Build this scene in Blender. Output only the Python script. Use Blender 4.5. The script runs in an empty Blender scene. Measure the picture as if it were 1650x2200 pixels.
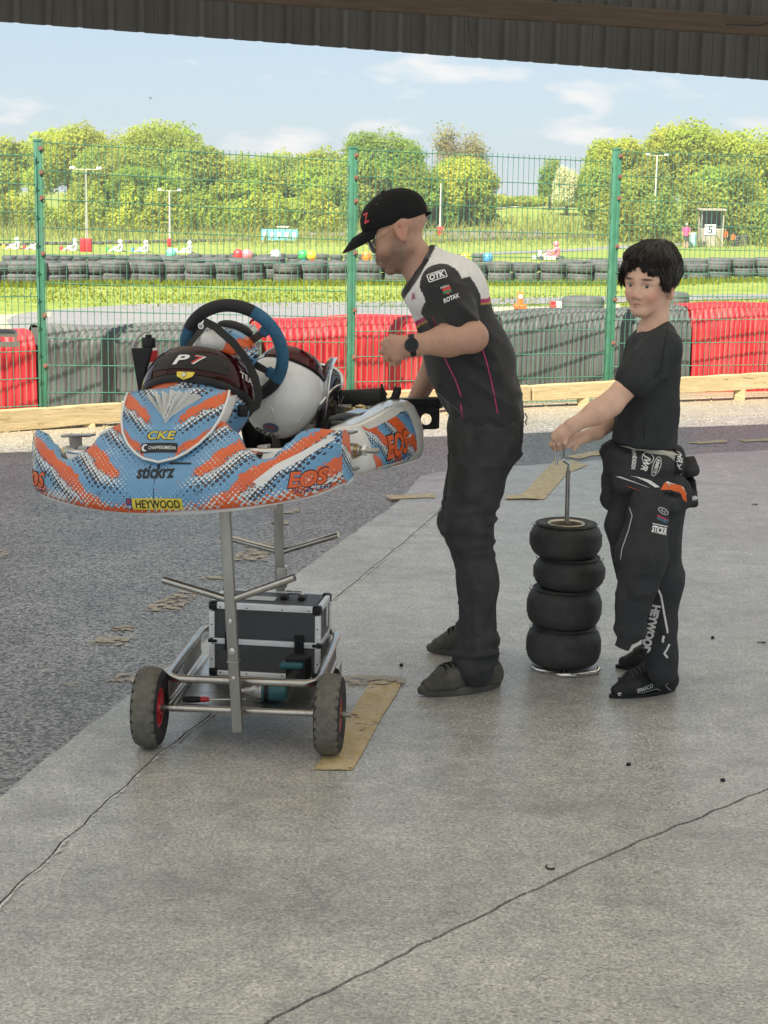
import bpy, bmesh, math, random
import numpy as np
from mathutils import Vector, Matrix, noise as mnoise
from mathutils.bvhtree import BVHTree
R = math.radians
SC = bpy.context.scene
COL = SC.collection
rnd = random.Random(7)

# ---------------------------------------------------------------- camera
CAM_H, PITCH, ROLL, FPX = 1.70, R(10.7), R(0.9), 3600.0
CAMP = Vector((0, 0, CAM_H))
_f = Vector((0, math.cos(PITCH), -math.sin(PITCH)))
_u = Vector((0, math.sin(PITCH), math.cos(PITCH)))
_r = Vector((1, 0, 0))
CR = _r * math.cos(ROLL) + _u * math.sin(ROLL)
CU = -_r * math.sin(ROLL) + _u * math.cos(ROLL)
CF = _f
cam = bpy.data.cameras.new('camera')
cam.sensor_fit = 'VERTICAL'
cam.sensor_height = 36.0
cam.lens = 36.0 * FPX / 2200.0
cam.clip_end = 2000
camo = bpy.data.objects.new('camera', cam)
COL.objects.link(camo)
camo.matrix_world = Matrix((
    (CR.x, CU.x, -CF.x, CAMP.x), (CR.y, CU.y, -CF.y, CAMP.y), (CR.z, CU.z, -CF.z, CAMP.z), (0, 0, 0, 1)))
SC.camera = camo

# ---------------------------------------------------------------- light
SUN_EL = R(50)
SUN_DIR = Vector((0.42, 0.91, 0)).normalized() * math.cos(SUN_EL) + Vector((0, 0, -math.sin(SUN_EL)))
world = bpy.data.worlds.new('World')
SC.world = world
world.use_nodes = True
SKY_STRENGTH = 0.07
SUN_STRENGTH = 5.0
SC.view_settings.view_transform = 'Standard'
SC.view_settings.look = 'None'
SC.view_settings.gamma = 1
SC.view_settings.use_curve_mapping = False
SC.view_settings.exposure = 1.3
SC.render.film_transparent = False

def build_world():
    nt = world.node_tree
    nt.nodes.clear()
    N = lambda t: nt.nodes.new(t)
    L = nt.links.new
    out = N('ShaderNodeOutputWorld')
    bg = N('ShaderNodeBackground')
    bg.inputs['Strength'].default_value = SKY_STRENGTH
    sky = N('ShaderNodeTexSky')
    sky.sky_type = 'NISHITA'
    sky.sun_disc = False
    sky.sun_elevation = SUN_EL
    sky.sun_rotation = math.atan2(-SUN_DIR.x, -SUN_DIR.y)
    sky.air_density = 0.8
    sky.dust_density = 1.0
    sky.ozone_density = 1.5
    tc = N('ShaderNodeTexCoord')
    mp = N('ShaderNodeMapping')
    mp.inputs['Scale'].default_value = (13.0, 13.0, 42.0)
    mp.inputs['Location'].default_value = (4.1, 1.4, 0.75)
    L(tc.outputs['Generated'], mp.inputs['Vector'])
    no = N('ShaderNodeTexNoise')
    no.inputs['Scale'].default_value = 1.0
    no.inputs['Detail'].default_value = 8
    no.inputs['Roughness'].default_value = 0.55
    no.inputs['Distortion'].default_value = 0.0
    L(mp.outputs['Vector'], no.inputs['Vector'])
    cr = N('ShaderNodeValToRGB')
    cr.color_ramp.elements[0].position = 0.55
    cr.color_ramp.elements[0].color = (0, 0, 0, 1)
    cr.color_ramp.elements[1].position = 0.66
    cr.color_ramp.elements[1].color = (1, 1, 1, 1)
    L(no.outputs['Fac'], cr.inputs['Fac'])
    mulc = N('ShaderNodeMath')
    mulc.operation = 'MULTIPLY'
    mulc.inputs[1].default_value = 0.85
    L(cr.outputs['Color'], mulc.inputs[0])
    # thin even veil of high cloud, then the puffs
    veil = N('ShaderNodeMixRGB')
    veil.inputs['Fac'].default_value = 0.72
    veil.inputs['Color2'].default_value = (3.35, 4.05, 4.65, 1)
    L(sky.outputs['Color'], veil.inputs['Color1'])
    mx = N('ShaderNodeMixRGB')
    mx.inputs['Color2'].default_value = (5.7, 5.6, 5.5, 1)
    L(mulc.outputs[0], mx.inputs['Fac'])
    L(veil.outputs['Color'], mx.inputs['Color1'])
    L(mx.outputs['Color'], bg.inputs['Color'])
    L(bg.outputs['Background'], out.inputs['Surface'])
build_world()
sun = bpy.data.lights.new('sun', 'SUN')
sun.energy = SUN_STRENGTH
sun.angle = R(0.55)
sun.color = (1.0, 0.93, 0.80)
suno = bpy.data.objects.new('sun', sun)
COL.objects.link(suno)
suno.rotation_euler = SUN_DIR.to_track_quat('-Z', 'Y').to_euler()
suno.location = (-6, -8, 20)

# ---------------------------------------------------------------- placing helpers (full-size photo pixels -> real points)
def ray(px, py):
    return CF * FPX + CR * (px - 825) - CU * (py - 1100)
def P(px, py, Y):
    d = ray(px, py)
    return CAMP + d * ((Y - CAMP.y) / d.y)
def G(px, py, z=0.0):
    d = ray(px, py)
    return CAMP + d * ((z - CAMP.z) / d.z)
def to_px(p):
    d = Vector(p) - CAMP
    z = d.dot(CF)
    return 825 + FPX * d.dot(CR) / z, 1100 - FPX * d.dot(CU) / z

# ---------------------------------------------------------------- objects
def tag(o, label, cat, group=None):
    o['label'] = label
    o['category'] = cat
    if group:
        o['group'] = group
    return o
def kind(o, k, label=None):
    o['kind'] = k
    if label:
        o['label'] = label
    return o
def thing(name, label, cat, loc, group=None):
    o = bpy.data.objects.new(name, None)
    o.empty_display_size = 0.1
    COL.objects.link(o)
    o.location = Vector(loc)
    return tag(o, label, cat, group)
def set_parent(o, parent):
    o.parent = parent
    if parent.type == 'EMPTY':
        o.matrix_parent_inverse = Matrix.Translation(-Vector(parent.location))
def copy_tree(o, delta, label=None, group=None, rot=None, remat=None):
    """copy of a thing with its parts and sub-parts, moved by delta (and turned about its base by rot)"""
    c = o.copy()
    COL.objects.link(c)
    c.location = Vector(o.location) + Vector(delta)
    if rot is not None:
        c.rotation_euler = (0, 0, rot)
    if label:
        c['label'] = label
    if group:
        c['group'] = group
    for ch in list(o.children):
        k = ch.copy()
        COL.objects.link(k)
        k.parent = c
        k.matrix_parent_inverse = ch.matrix_parent_inverse.copy()
        for g in list(ch.children):
            q = g.copy()
            COL.objects.link(q)
            q.parent = k
    return c

class MB:
    """collects simple shapes into one mesh"""
    def __init__(s):
        s.v, s.f, s.m, s.uv, s.mi = [], [], [], {}, 0
    def add(s, vs, fs):
        n = len(s.v)
        s.v.extend([Vector(q) for q in vs])
        for f in fs:
            s.f.append([i + n for i in f])
            s.m.append(s.mi)
        return n
    def box(s, c, size, M=None):
        c = Vector(c)
        hx, hy, hz = [q / 2 for q in size]
        vs = [Vector((x, y, z)) for x in (-hx, hx) for y in (-hy, hy) for z in (-hz, hz)]
        if M is not None:
            vs = [M @ q for q in vs]
        s.add([c + q for q in vs], [(0, 1, 3, 2), (4, 6, 7, 5), (0, 4, 5, 1), (2, 3, 7, 6), (0, 2, 6, 4), (1, 5, 7, 3)])
        return s
    def prism(s, pts, d):
        """closed outline pts (3D, in order), extruded by vector d"""
        pts = [Vector(p) for p in pts]
        d = Vector(d)
        n = len(pts)
        s.add(pts + [p + d for p in pts],
              [list(range(n))[::-1], [i + n for i in range(n)]] + [(i, (i + 1) % n, (i + 1) % n + n, i + n) for i in range(n)])
        return s
    def loft(s, rings, closed=True, cap=True):
        n = len(rings[0])
        base = len(s.v)
        vs = [Vector(p) for r in rings for p in r]
        fs = []
        for a in range(len(rings) - 1):
            for i in range(n if closed else n - 1):
                j = (i + 1) % n
                fs.append((a * n + i, a * n + j, (a + 1) * n + j, (a + 1) * n + i))
        if cap and closed:
            fs.append(list(range(n))[::-1])
            fs.append([(len(rings) - 1) * n + i for i in range(n)])
        s.add(vs, fs)
        return s
    def tube(s, pts, r, n=10, cap=True, closed=False, flat=None):
        pts = [Vector(p) for p in pts]
        rr = r if isinstance(r, (list, tuple)) else [r] * len(pts)
        rings = []
        up = None
        K = len(pts)
        for i, p in enumerate(pts):
            a = pts[i - 1] if (i > 0 or closed) else pts[0]
            b = pts[(i + 1) % K] if (i < K - 1 or closed) else pts[-1]
            t = (b - a).normalized()
            if up is None:
                up = Vector((0, 0, 1)) if abs(t.z) < 0.9 else Vector((1, 0, 0))
            sd = t.cross(up).normalized()
            up = sd.cross(t).normalized()
            fl = flat or 1.0
            rings.append([p + (sd * math.cos(2 * math.pi * k / n) + up * math.sin(2 * math.pi * k / n) * fl) * rr[i] for k in range(n)])
        if closed:
            rings.append(rings[0])
        return s.loft(rings, True, cap and not closed)
    def lathe(s, prof, c, ax, n=32, cap=False):
        """prof: list of (radius, height) along axis ax from centre c"""
        c, ax = Vector(c), Vector(ax).normalized()
        a = ax.orthogonal().normalized()
        b = ax.cross(a)
        rings = []
        for (r, h) in prof:
            rings.append([c + ax * h + (a * math.cos(2 * math.pi * k / n) + b * math.sin(2 * math.pi * k / n)) * r for k in range(n)])
        return s.loft(rings, True, cap)
    def ball(s, c, r, n=16, m=10, M=None):
        c = Vector(c)
        r3 = r if isinstance(r, (tuple, list)) else (r, r, r)
        rings = []
        for j in range(m + 1):
            th = math.pi * (j + 0.001) / (m + 0.002)
            ring = []
            for k in range(n):
                q = Vector((r3[0] * math.sin(th) * math.cos(2 * math.pi * k / n), r3[1] * math.sin(th) * math.sin(2 * math.pi * k / n), r3[2] * math.cos(th)))
                ring.append(c + (M @ q if M is not None else q))
            rings.append(ring)
        return s.loft(rings, True, True)
    def grid(s, fn, nu, nv):
        base = len(s.v)
        vs = []
        for j in range(nv + 1):
            for i in range(nu + 1):
                vs.append(fn(i / nu, j / nv))
        fs = []
        w = nu + 1
        for j in range(nv):
            for i in range(nu):
                fs.append((j * w + i, j * w + i + 1, (j + 1) * w + i + 1, (j + 1) * w + i))
        s.add(vs, fs)
        return s
    def build(s, name, mats, parent=None, smooth=35, bevel=0, bseg=2, fixn=True, uvfn=None):
        me = bpy.data.meshes.new(name)
        me.from_pydata([tuple(q) for q in s.v], [], s.f)
        mats = mats if isinstance(mats, (list, tuple)) else [mats]
        for m in mats:
            me.materials.append(m)
        if len(mats) > 1:
            me.polygons.foreach_set('material_index', s.m)
        if uvfn:
            ul = me.uv_layers.new(name='UV')
            vv = [uvfn(q) for q in s.v]
            for lp in me.loops:
                ul.data[lp.index].uv = vv[lp.vertex_index]
        if bevel or fixn:
            bm = bmesh.new()
            bm.from_mesh(me)
            if fixn:
                bmesh.ops.recalc_face_normals(bm, faces=bm.faces)
            if bevel:
                bm.normal_update()
                ed = [e for e in bm.edges if len(e.link_faces) == 2 and e.calc_face_angle(0) > R(30)]
                bmesh.ops.bevel(bm, geom=ed, offset=bevel, segments=bseg, profile=0.5, affect='EDGES', clamp_overlap=True)
            bm.to_mesh(me)
            bm.free()
        return link_mesh(name, me, parent, smooth)

def link_mesh(name, me, parent=None, smooth=35):
    if smooth:
        me.polygons.foreach_set('use_smooth', [True] * len(me.polygons))
        if smooth < 180:
            me.set_sharp_from_angle(angle=R(smooth))
    o = bpy.data.objects.new(name, me)
    COL.objects.link(o)
    if parent is not None:
        set_parent(o, parent)
    return o

# ---------------------------------------------------------------- materials
class NT:
    """small node-writing helper"""
    def __init__(s, mat):
        mat.use_nodes = True
        s.nt = mat.node_tree
        s.nt.nodes.clear()
        s.out = s.node('ShaderNodeOutputMaterial')
        s.bsdf = s.node('ShaderNodeBsdfPrincipled')
        s.link(s.bsdf.outputs['BSDF'], s.out.inputs['Surface'])
        s.tc = s.node('ShaderNodeTexCoord')
        s.geo = None
    def node(s, t, **kw):
        n = s.nt.nodes.new(t)
        for k, v in kw.items():
            setattr(n, k, v)
        return n
    def link(s, a, b):
        s.nt.links.new(a, b)
    def put(s, sock, v):
        if hasattr(v, 'is_output'):
            s.link(v, sock)
        elif isinstance(v, (tuple, list)) and len(v) == 3 and sock.type == 'RGBA':
            sock.default_value = (*v, 1)
        else:
            sock.default_value = v
    def math(s, op, a, b=None, c=None):
        n = s.node('ShaderNodeMath', operation=op)
        s.put(n.inputs[0], a)
        if b is not None:
            s.put(n.inputs[1], b)
        if c is not None:
            s.put(n.inputs[2], c)
        return n.outputs[0]
    def mix(s, f, a, b, mode='MIX'):
        n = s.node('ShaderNodeMixRGB', blend_type=mode)
        s.put(n.inputs[0], f)
        s.put(n.inputs[1], a)
        s.put(n.inputs[2], b)
        return n.outputs[0]
    def noise(s, vec, scale, detail=4, rough=0.5, dist=0.0):
        n = s.node('ShaderNodeTexNoise')
        s.link(vec, n.inputs['Vector'])
        n.inputs['Scale'].default_value = scale
        n.inputs['Detail'].default_value = detail
        n.inputs['Roughness'].default_value = rough
        n.inputs['Distortion'].default_value = dist
        return n.outputs['Fac']
    def voro(s, vec, scale, rand=1.0, feature='F1', out='Distance'):
        n = s.node('ShaderNodeTexVoronoi', feature=feature)
        s.link(vec, n.inputs['Vector'])
        n.inputs['Scale'].default_value = scale
        n.inputs['Randomness'].default_value = rand
        return n.outputs[out]
    def ramp(s, f, a, b, ca=(0, 0, 0), cb=(1, 1, 1)):
        n = s.node('ShaderNodeValToRGB')
        e = n.color_ramp.elements
        e[0].position, e[0].color = a, (*ca, 1)
        e[1].position, e[1].color = b, (*cb, 1)
        s.put(n.inputs[0], f)
        return n.outputs[0]
    def mapping(s, vec, scale=(1, 1, 1), rot=(0, 0, 0), loc=(0, 0, 0)):
        n = s.node('ShaderNodeMapping')
        s.link(vec, n.inputs['Vector'])
        n.inputs['Scale'].default_value = scale
        n.inputs['Rotation'].default_value = rot
        n.inputs['Location'].default_value = loc
        return n.outputs[0]
    def sep(s, vec):
        n = s.node('ShaderNodeSeparateXYZ')
        s.link(vec, n.inputs[0])
        return n.outputs
    def bump(s, h, strength=0.3, dist=0.002, nrm=None):
        n = s.node('ShaderNodeBump')
        n.inputs['Strength'].default_value = strength
        n.inputs['Distance'].default_value = dist
        s.link(h, n.inputs['Height'])
        if nrm is not None:
            s.link(nrm, n.inputs['Normal'])
        s.link(n.outputs[0], s.bsdf.inputs['Normal'])
        return n.outputs[0]
    def world(s):
        if s.geo is None:
            s.geo = s.node('ShaderNodeNewGeometry')
        return s.geo.outputs['Position']
    def set(s, **kw):
        nm = dict(color='Base Color', rough='Roughness', metal='Metallic', spec='Specular IOR Level', alpha='Alpha', coat='Coat Weight',
                  coatr='Coat Roughness', trans='Transmission Weight', sss='Subsurface Weight', sheen='Sheen Weight', ior='IOR')
        for k, v in kw.items():
            s.put(s.bsdf.inputs[nm[k]], v)
        return s

_mc = {}
def pm(name, col, rough=0.5, metal=0.0, var=0.12, scale=25.0, bump=0.0, bscale=150.0, spec=0.5, coat=0.0, dirt=None, dirt_amt=0.5, stretch=(1, 1, 1), wave=None):
    """general procedural material: tinted noise, optional grime, optional fine relief"""
    if name in _mc:
        return _mc[name]
    m = bpy.data.materials.new(name)
    n = NT(m)
    vec = n.mapping(n.tc.outputs['Object'], stretch)
    f = n.noise(vec, scale, 5, 0.6)
    lo = tuple(c * (1 - var) for c in col)
    hi = tuple(min(1, c * (1 + var)) for c in col)
    c = n.ramp(f, 0.3, 0.7, lo, hi)
    if dirt:
        d = n.ramp(n.noise(vec, scale * 0.35, 6, 0.65, 0.4), 0.5, 0.68)
        c = n.mix(n.math('MULTIPLY', d, dirt_amt), c, dirt)
    n.set(color=c, metal=metal, spec=spec, coat=coat, coatr=0.05)
    n.set(rough=n.math('ADD', rough - 0.06, n.math('MULTIPLY', n.noise(vec, scale * 1.7, 3), 0.12)))
    if bump:
        n.bump(n.noise(vec, bscale, 3), bump, 0.002)
    _mc[name] = m
    return m
def attr_mat(name, rough=0.85, bscale=900, bump=0.25, var=0.1, sheen=0.0, spec=0.3, sss=0.0, vscale=60):
    """material whose flat print colours come from the mesh's colour attribute"""
    if name in _mc:
        return _mc[name]
    m = bpy.data.materials.new(name)
    n = NT(m)
    a = n.node('ShaderNodeAttribute', attribute_name='Col')
    f = n.noise(n.tc.outputs['Object'], vscale, 4, 0.6)
    c = n.mix(1.0, a.outputs['Color'], n.ramp(f, 0.3, 0.7, (1 - var,) * 3, (1, 1, 1)), 'MULTIPLY')
    n.set(color=c, rough=rough, spec=spec, sheen=sheen)
    if sss:
        n.set(sss=sss)
        n.bsdf.inputs['Subsurface Radius'].default_value = (0.010, 0.004, 0.002)
        n.bsdf.inputs['Subsurface Scale'].default_value = 0.6
    n.bump(n.noise(n.tc.outputs['Object'], bscale, 2), bump, 0.001)
    _mc[name] = m
    return m
def set_col(me, cols):
    ca = me.color_attributes.new('Col', 'FLOAT_COLOR', 'POINT')
    a = np.ones((len(me.vertices), 4), dtype=np.float32)
    a[:, :3] = cols
    ca.data.foreach_set('color', a.ravel())

# ---------------------------------------------------------------- flat print on surfaces
def bvh_of(*objs):
    vs, fs = [], []
    for o in objs:
        k = len(vs)
        vs += [v.co.copy() for v in o.data.vertices]
        fs += [[i + k for i in p.vertices] for p in o.data.polygons]
    return BVHTree.FromPolygons(vs, fs)
def text_mesh(txt, shear=0.0, bold=0.0, space=1.0):
    cu = bpy.data.curves.new('lettering', 'FONT')
    cu.body = txt
    cu.align_x = 'CENTER'
    cu.align_y = 'CENTER'
    cu.shear = shear
    cu.offset = bold
    cu.space_character = space
    cu.resolution_u = 3
    o = bpy.data.objects.new('lettering', cu)
    COL.objects.link(o)
    bpy.context.view_layer.update()
    me = bpy.data.meshes.new_from_object(o.evaluated_get(bpy.context.evaluated_depsgraph_get()))
    bpy.data.objects.remove(o)
    bpy.data.curves.remove(cu)
    return me
def decal(bvh, c, right, up, me2d, mat, name, parent, w=None, h=None, off=0.0012, sub=0.012, depth=0.25):
    """wrap a flat 2D mesh (xy) on a surface: looked up along the print's own axis, laid proud by off"""
    right, up = Vector(right).normalized(), Vector(up)
    up = (up - right * up.dot(right)).normalized()
    nz = right.cross(up)
    c = Vector(c)
    bm = bmesh.new()
    bm.from_mesh(me2d)
    xs = [v.co.x for v in bm.verts]
    ys = [v.co.y for v in bm.verts]
    x0, x1, y0, y1 = min(xs), max(xs), min(ys), max(ys)
    sx = w / (x1 - x0) if w else (h / (y1 - y0) if h else 1.0)
    sy = h / (y1 - y0) if h else sx
    for v in bm.verts:
        v.co = Vector(((v.co.x - (x0 + x1) / 2) * sx, (v.co.y - (y0 + y1) / 2) * sy, 0))
    bmesh.ops.triangulate(bm, faces=bm.faces)
    for _ in range(3):
        ed = [e for e in bm.edges if e.calc_length() > sub]
        if not ed:
            break
        bmesh.ops.subdivide_edges(bm, edges=ed, cuts=1)
        bmesh.ops.triangulate(bm, faces=bm.faces)
    bad = []
    for v in bm.verts:
        o = c + right * v.co.x + up * v.co.y + nz * depth
        hit, nr, _, _ = bvh.ray_cast(o, -nz, depth * 2)
        if hit is None:
            bad.append(v)
            continue
        if nr.dot(nz) < 0:
            nr = -nr
        v.co = hit + nr * off
    if bad:
        bmesh.ops.delete(bm, geom=bad, context='VERTS')
    me = bpy.data.meshes.new(name)
    bm.to_mesh(me)
    bm.free()
    me.materials.append(mat)
    return link_mesh(name, me, parent, 0)
def print_text(bvh, c, right, up, txt, mat, parent, h=None, w=None, shear=0.0, bold=0.02, space=1.0, name='lettering', off=0.0012):
    me = text_mesh(txt, shear, bold, space)
    o = decal(bvh, c, right, up, me, mat, name, parent, w=w, h=h, off=off)
    bpy.data.meshes.remove(me)
    return o
def shape2d(pts, hole=None):
    me = bpy.data.meshes.new('patch')
    if hole is None:
        me.from_pydata([(x, y, 0) for x, y in pts], [], [list(range(len(pts)))])
    else:
        n = len(pts)
        me.from_pydata([(x, y, 0) for x, y in list(pts) + list(hole)], [], [(i, (i + 1) % n, (i + 1) % n + n, i + n) for i in range(n)])
    return me
def print_shape(bvh, c, right, up, pts, mat, parent, w=None, h=None, hole=None, name='sticker', off=0.0009):
    me = shape2d(pts, hole)
    o = decal(bvh, c, right, up, me, mat, name, parent, w=w, h=h, off=off)
    bpy.data.meshes.remove(me)
    return o
def rrect(w, h, r, n=4):
    pts = []
    for (cx, cy, a0) in ((w / 2 - r, h / 2 - r, 0), (-w / 2 + r, h / 2 - r, 90), (-w / 2 + r, -h / 2 + r, 180), (w / 2 - r, -h / 2 + r, 270)):
        for k in range(n + 1):
            a = R(a0 + 90 * k / n)
            pts.append((cx + r * math.cos(a), cy + r * math.sin(a)))
    return pts
def oval(w, h, n=24):
    return [(w / 2 * math.cos(2 * math.pi * k / n), h / 2 * math.sin(2 * math.pi * k / n)) for k in range(n)]

# ---------------------------------------------------------------- smooth solids from distance fields (people, cloth, helmets)
class SDF:
    def __init__(s, lo, hi, step, zs=None, xs=None, ys=None):
        s.x = np.arange(lo[0], hi[0], step) if xs is None else np.asarray(xs)
        s.y = np.arange(lo[1], hi[1], step) if ys is None else np.asarray(ys)
        s.z = np.arange(lo[2], hi[2], step) if zs is None else np.asarray(zs)
        s.D = np.full((len(s.x), len(s.y), len(s.z)), 1.0, dtype=np.float32)
    def _box(s, lo, hi, m):
        i = [max(0, np.searchsorted(a, l - m) - 1) for a, l in zip((s.x, s.y, s.z), lo)]
        j = [min(len(a), np.searchsorted(a, h + m) + 1) for a, h in zip((s.x, s.y, s.z), hi)]
        sl = tuple(slice(a, b) for a, b in zip(i, j))
        X = s.x[sl[0]][:, None, None].astype(np.float32)
        Y = s.y[sl[1]][None, :, None].astype(np.float32)
        Z = s.z[sl[2]][None, None, :].astype(np.float32)
        return sl, X, Y, Z
    def _apply(s, sl, d, k, sub):
        a = s.D[sl]
        if sub:
            d = -d
            if k > 0:
                h = np.maximum(k - np.abs(a - d), 0) / k
                s.D[sl] = np.maximum(a, d) + h * h * k * 0.25
            else:
                s.D[sl] = np.maximum(a, d)
        else:
            if k > 0:
                h = np.maximum(k - np.abs(a - d), 0) / k
                s.D[sl] = np.minimum(a, d) - h * h * k * 0.25
            else:
                s.D[sl] = np.minimum(a, d)
    def cap(s, a, b, r1, r2=None, k=0.02, sub=False, sq=None):
        """capsule from a to b; sq=(axis vector, factor) flattens or widens the section along that axis"""
        r2 = r1 if r2 is None else r2
        a, b = Vector(a), Vector(b)
        m = max(r1, r2)
        wide = m * (max(1, sq[1]) if sq else 1)
        lo = [min(a[i], b[i]) - wide for i in range(3)]
        hi = [max(a[i], b[i]) + wide for i in range(3)]
        sl, X, Y, Z = s._box(lo, hi, k + 0.03)
        ab = b - a
        L2 = max(ab.length_squared, 1e-9)
        px, py, pz = X - a.x, Y - a.y, Z - a.z
        t = np.clip((px * ab.x + py * ab.y + pz * ab.z) / L2, 0, 1)
        qx, qy, qz = px - t * ab.x, py - t * ab.y, pz - t * ab.z
        if sq:
            ax, f = Vector(sq[0]).normalized(), sq[1]
            w = (qx * ax.x + qy * ax.y + qz * ax.z) * (1 / f - 1)
            qx, qy, qz = qx + w * ax.x, qy + w * ax.y, qz + w * ax.z
        d = np.sqrt(qx * qx + qy * qy + qz * qz) - (r1 + (r2 - r1) * t)
        s._apply(sl, d, k, sub)
        return s
    def ell(s, c, r, M=None, k=0.02, sub=False):
        c = Vector(c)
        mr = max(r)
        sl, X, Y, Z = s._box([c[i] - mr for i in range(3)], [c[i] + mr for i in range(3)], k + 0.03)
        X, Y, Z = X - c.x, Y - c.y, Z - c.z
        if M is not None:
            ax = [M.col[i] for i in range(3)]
        else:
            ax = [Vector((1, 0, 0)), Vector((0, 1, 0)), Vector((0, 0, 1))]
        u = [(X * a.x + Y * a.y + Z * a.z) for a in ax]
        k0 = np.sqrt((u[0] / r[0]) ** 2 + (u[1] / r[1]) ** 2 + (u[2] / r[2]) ** 2)
        k1 = np.sqrt((u[0] / r[0] ** 2) ** 2 + (u[1] / r[1] ** 2) ** 2 + (u[2] / r[2] ** 2) ** 2)
        d = k0 * (k0 - 1.0) / np.maximum(k1, 1e-6)
        s._apply(sl, d, k, sub)
        return s
    def plane(s, p, n, k=0.0):
        """keep only what lies behind the plane (p, outward n)"""
        n = Vector(n).normalized()
        p = Vector(p)
        X = s.x[:, None, None].astype(np.float32)
        Y = s.y[None, :, None].astype(np.float32)
        Z = s.z[None, None, :].astype(np.float32)
        d = (X - p.x) * n.x + (Y - p.y) * n.y + (Z - p.z) * n.z
        if k > 0:
            h = np.maximum(k - np.abs(s.D - d), 0) / k
            s.D = np.maximum(s.D, d) + h * h * k * 0.25
        else:
            s.D = np.maximum(s.D, d)
        return s
    def mesh(s, smooth=1):
        D = s.D
        S = D < 0
        nx, ny, nz = D.shape
        c = np.zeros((nx - 1, ny - 1, nz - 1), dtype=np.int8)
        for dx in (0, 1):
            for dy in (0, 1):
                for dz in (0, 1):
                    c += S[dx:nx - 1 + dx, dy:ny - 1 + dy, dz:nz - 1 + dz]
        I, J, K = np.nonzero((c > 0) & (c < 8))
        n = len(I)
        vid = np.full(c.shape, -1, dtype=np.int64)
        vid[I, J, K] = np.arange(n)
        acc = np.zeros((n, 3))
        cnt = np.zeros(n)
        xs, ys, zs = s.x, s.y, s.z
        corners = [(dx, dy, dz) for dx in (0, 1) for dy in (0, 1) for dz in (0, 1)]
        val = {q: D[I + q[0], J + q[1], K + q[2]].astype(np.float64) for q in corners}
        pos = {q: np.stack([xs[I + q[0]], ys[J + q[1]], zs[K + q[2]]], 1) for q in corners}
        for q in corners:
            for a in range(3):
                if q[a] == 0:
                    w = list(q)
                    w[a] = 1
                    w = tuple(w)
                    va, vb = val[q], val[w]
                    cr = (va < 0) != (vb < 0)
                    t = np.where(cr, va / np.where(cr, va - vb, 1), 0)
                    p = pos[q] + (pos[w] - pos[q]) * t[:, None]
                    acc[cr] += p[cr]
                    cnt[cr] += 1
        V = acc / np.maximum(cnt, 1)[:, None]
        quads = []
        for a in range(3):
            sl0 = [slice(None)] * 3
            sl1 = [slice(None)] * 3
            sl0[a], sl1[a] = slice(0, -1), slice(1, None)
            s0, s1 = S[tuple(sl0)], S[tuple(sl1)]
            E = np.argwhere(s0 != s1)
            b, d = (a + 1) % 3, (a + 2) % 3
            ok = (E[:, b] > 0) & (E[:, d] > 0) & (E[:, b] < D.shape[b] - 1) & (E[:, d] < D.shape[d] - 1)
            E = E[ok]
            flip = s0[E[:, 0], E[:, 1], E[:, 2]]
            def cell(ob, od):
                q = E.copy()
                q[:, b] += ob
                q[:, d] += od
                return vid[q[:, 0], q[:, 1], q[:, 2]]
            q = np.stack([cell(-1, -1), cell(0, -1), cell(0, 0), cell(-1, 0)], 1)
            q[~flip] = q[~flip][:, ::-1]
            quads.append(q)
        F = np.concatenate(quads)
        F = F[(F >= 0).all(1)]
        for _ in range(smooth):
            sm = np.zeros_like(V)
            ct = np.zeros(n)
            for i in range(4):
                a, b = F[:, i], F[:, (i + 1) % 4]
                np.add.at(sm, a, V[b])
                np.add.at(ct, a, 1)
                np.add.at(sm, b, V[a])
                np.add.at(ct, b, 1)
            V = V * 0.5 + 0.5 * sm / np.maximum(ct, 1)[:, None]
        return V, F
def np_mesh(name, V, F, mat, parent, cols=None, smooth=180):
    me = bpy.data.meshes.new(name)
    me.vertices.add(len(V))
    me.vertices.foreach_set('co', np.asarray(V, dtype=np.float32).ravel())
    me.loops.add(len(F) * 4)
    me.loops.foreach_set('vertex_index', np.asarray(F, dtype=np.int32).ravel())
    me.polygons.add(len(F))
    me.polygons.foreach_set('loop_start', np.arange(0, len(F) * 4, 4, dtype=np.int32))
    me.polygons.foreach_set('loop_total', np.full(len(F), 4, dtype=np.int32))
    me.update(calc_edges=True)
    me.materials.append(mat)
    if cols is not None:
        set_col(me, cols)
    return link_mesh(name, me, parent, smooth)
def vnoise(V, scale, seed=0):
    """cheap smooth value noise in numpy, -1..1"""
    Pq = np.asarray(V) * scale + seed * 17.13
    i = np.floor(Pq).astype(np.int64)
    f = Pq - i
    f = f * f * (3 - 2 * f)
    def h(a, b, c):
        q = (a * 374761393 + b * 668265263 + c * 2147483647 + seed * 974711) & 0xffffffff
        q = ((q ^ (q >> 13)) * 1274126177) & 0xffffffff
        return ((q ^ (q >> 16)) & 0xffff) / 32767.5 - 1
    r = 0
    for dx in (0, 1):
        for dy in (0, 1):
            for dz in (0, 1):
                w = (f[:, 0] if dx else 1 - f[:, 0]) * (f[:, 1] if dy else 1 - f[:, 1]) * (f[:, 2] if dz else 1 - f[:, 2])
                r = r + w * h(i[:, 0] + dx, i[:, 1] + dy, i[:, 2] + dz)
    return r
def vnormals(V, F):
    n = np.cross(V[F[:, 2]] - V[F[:, 0]], V[F[:, 3]] - V[F[:, 1]])
    N = np.zeros_like(V)
    for i in range(4):
        np.add.at(N, F[:, i], n)
    return N / np.maximum(np.linalg.norm(N, axis=1), 1e-9)[:, None]
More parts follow.
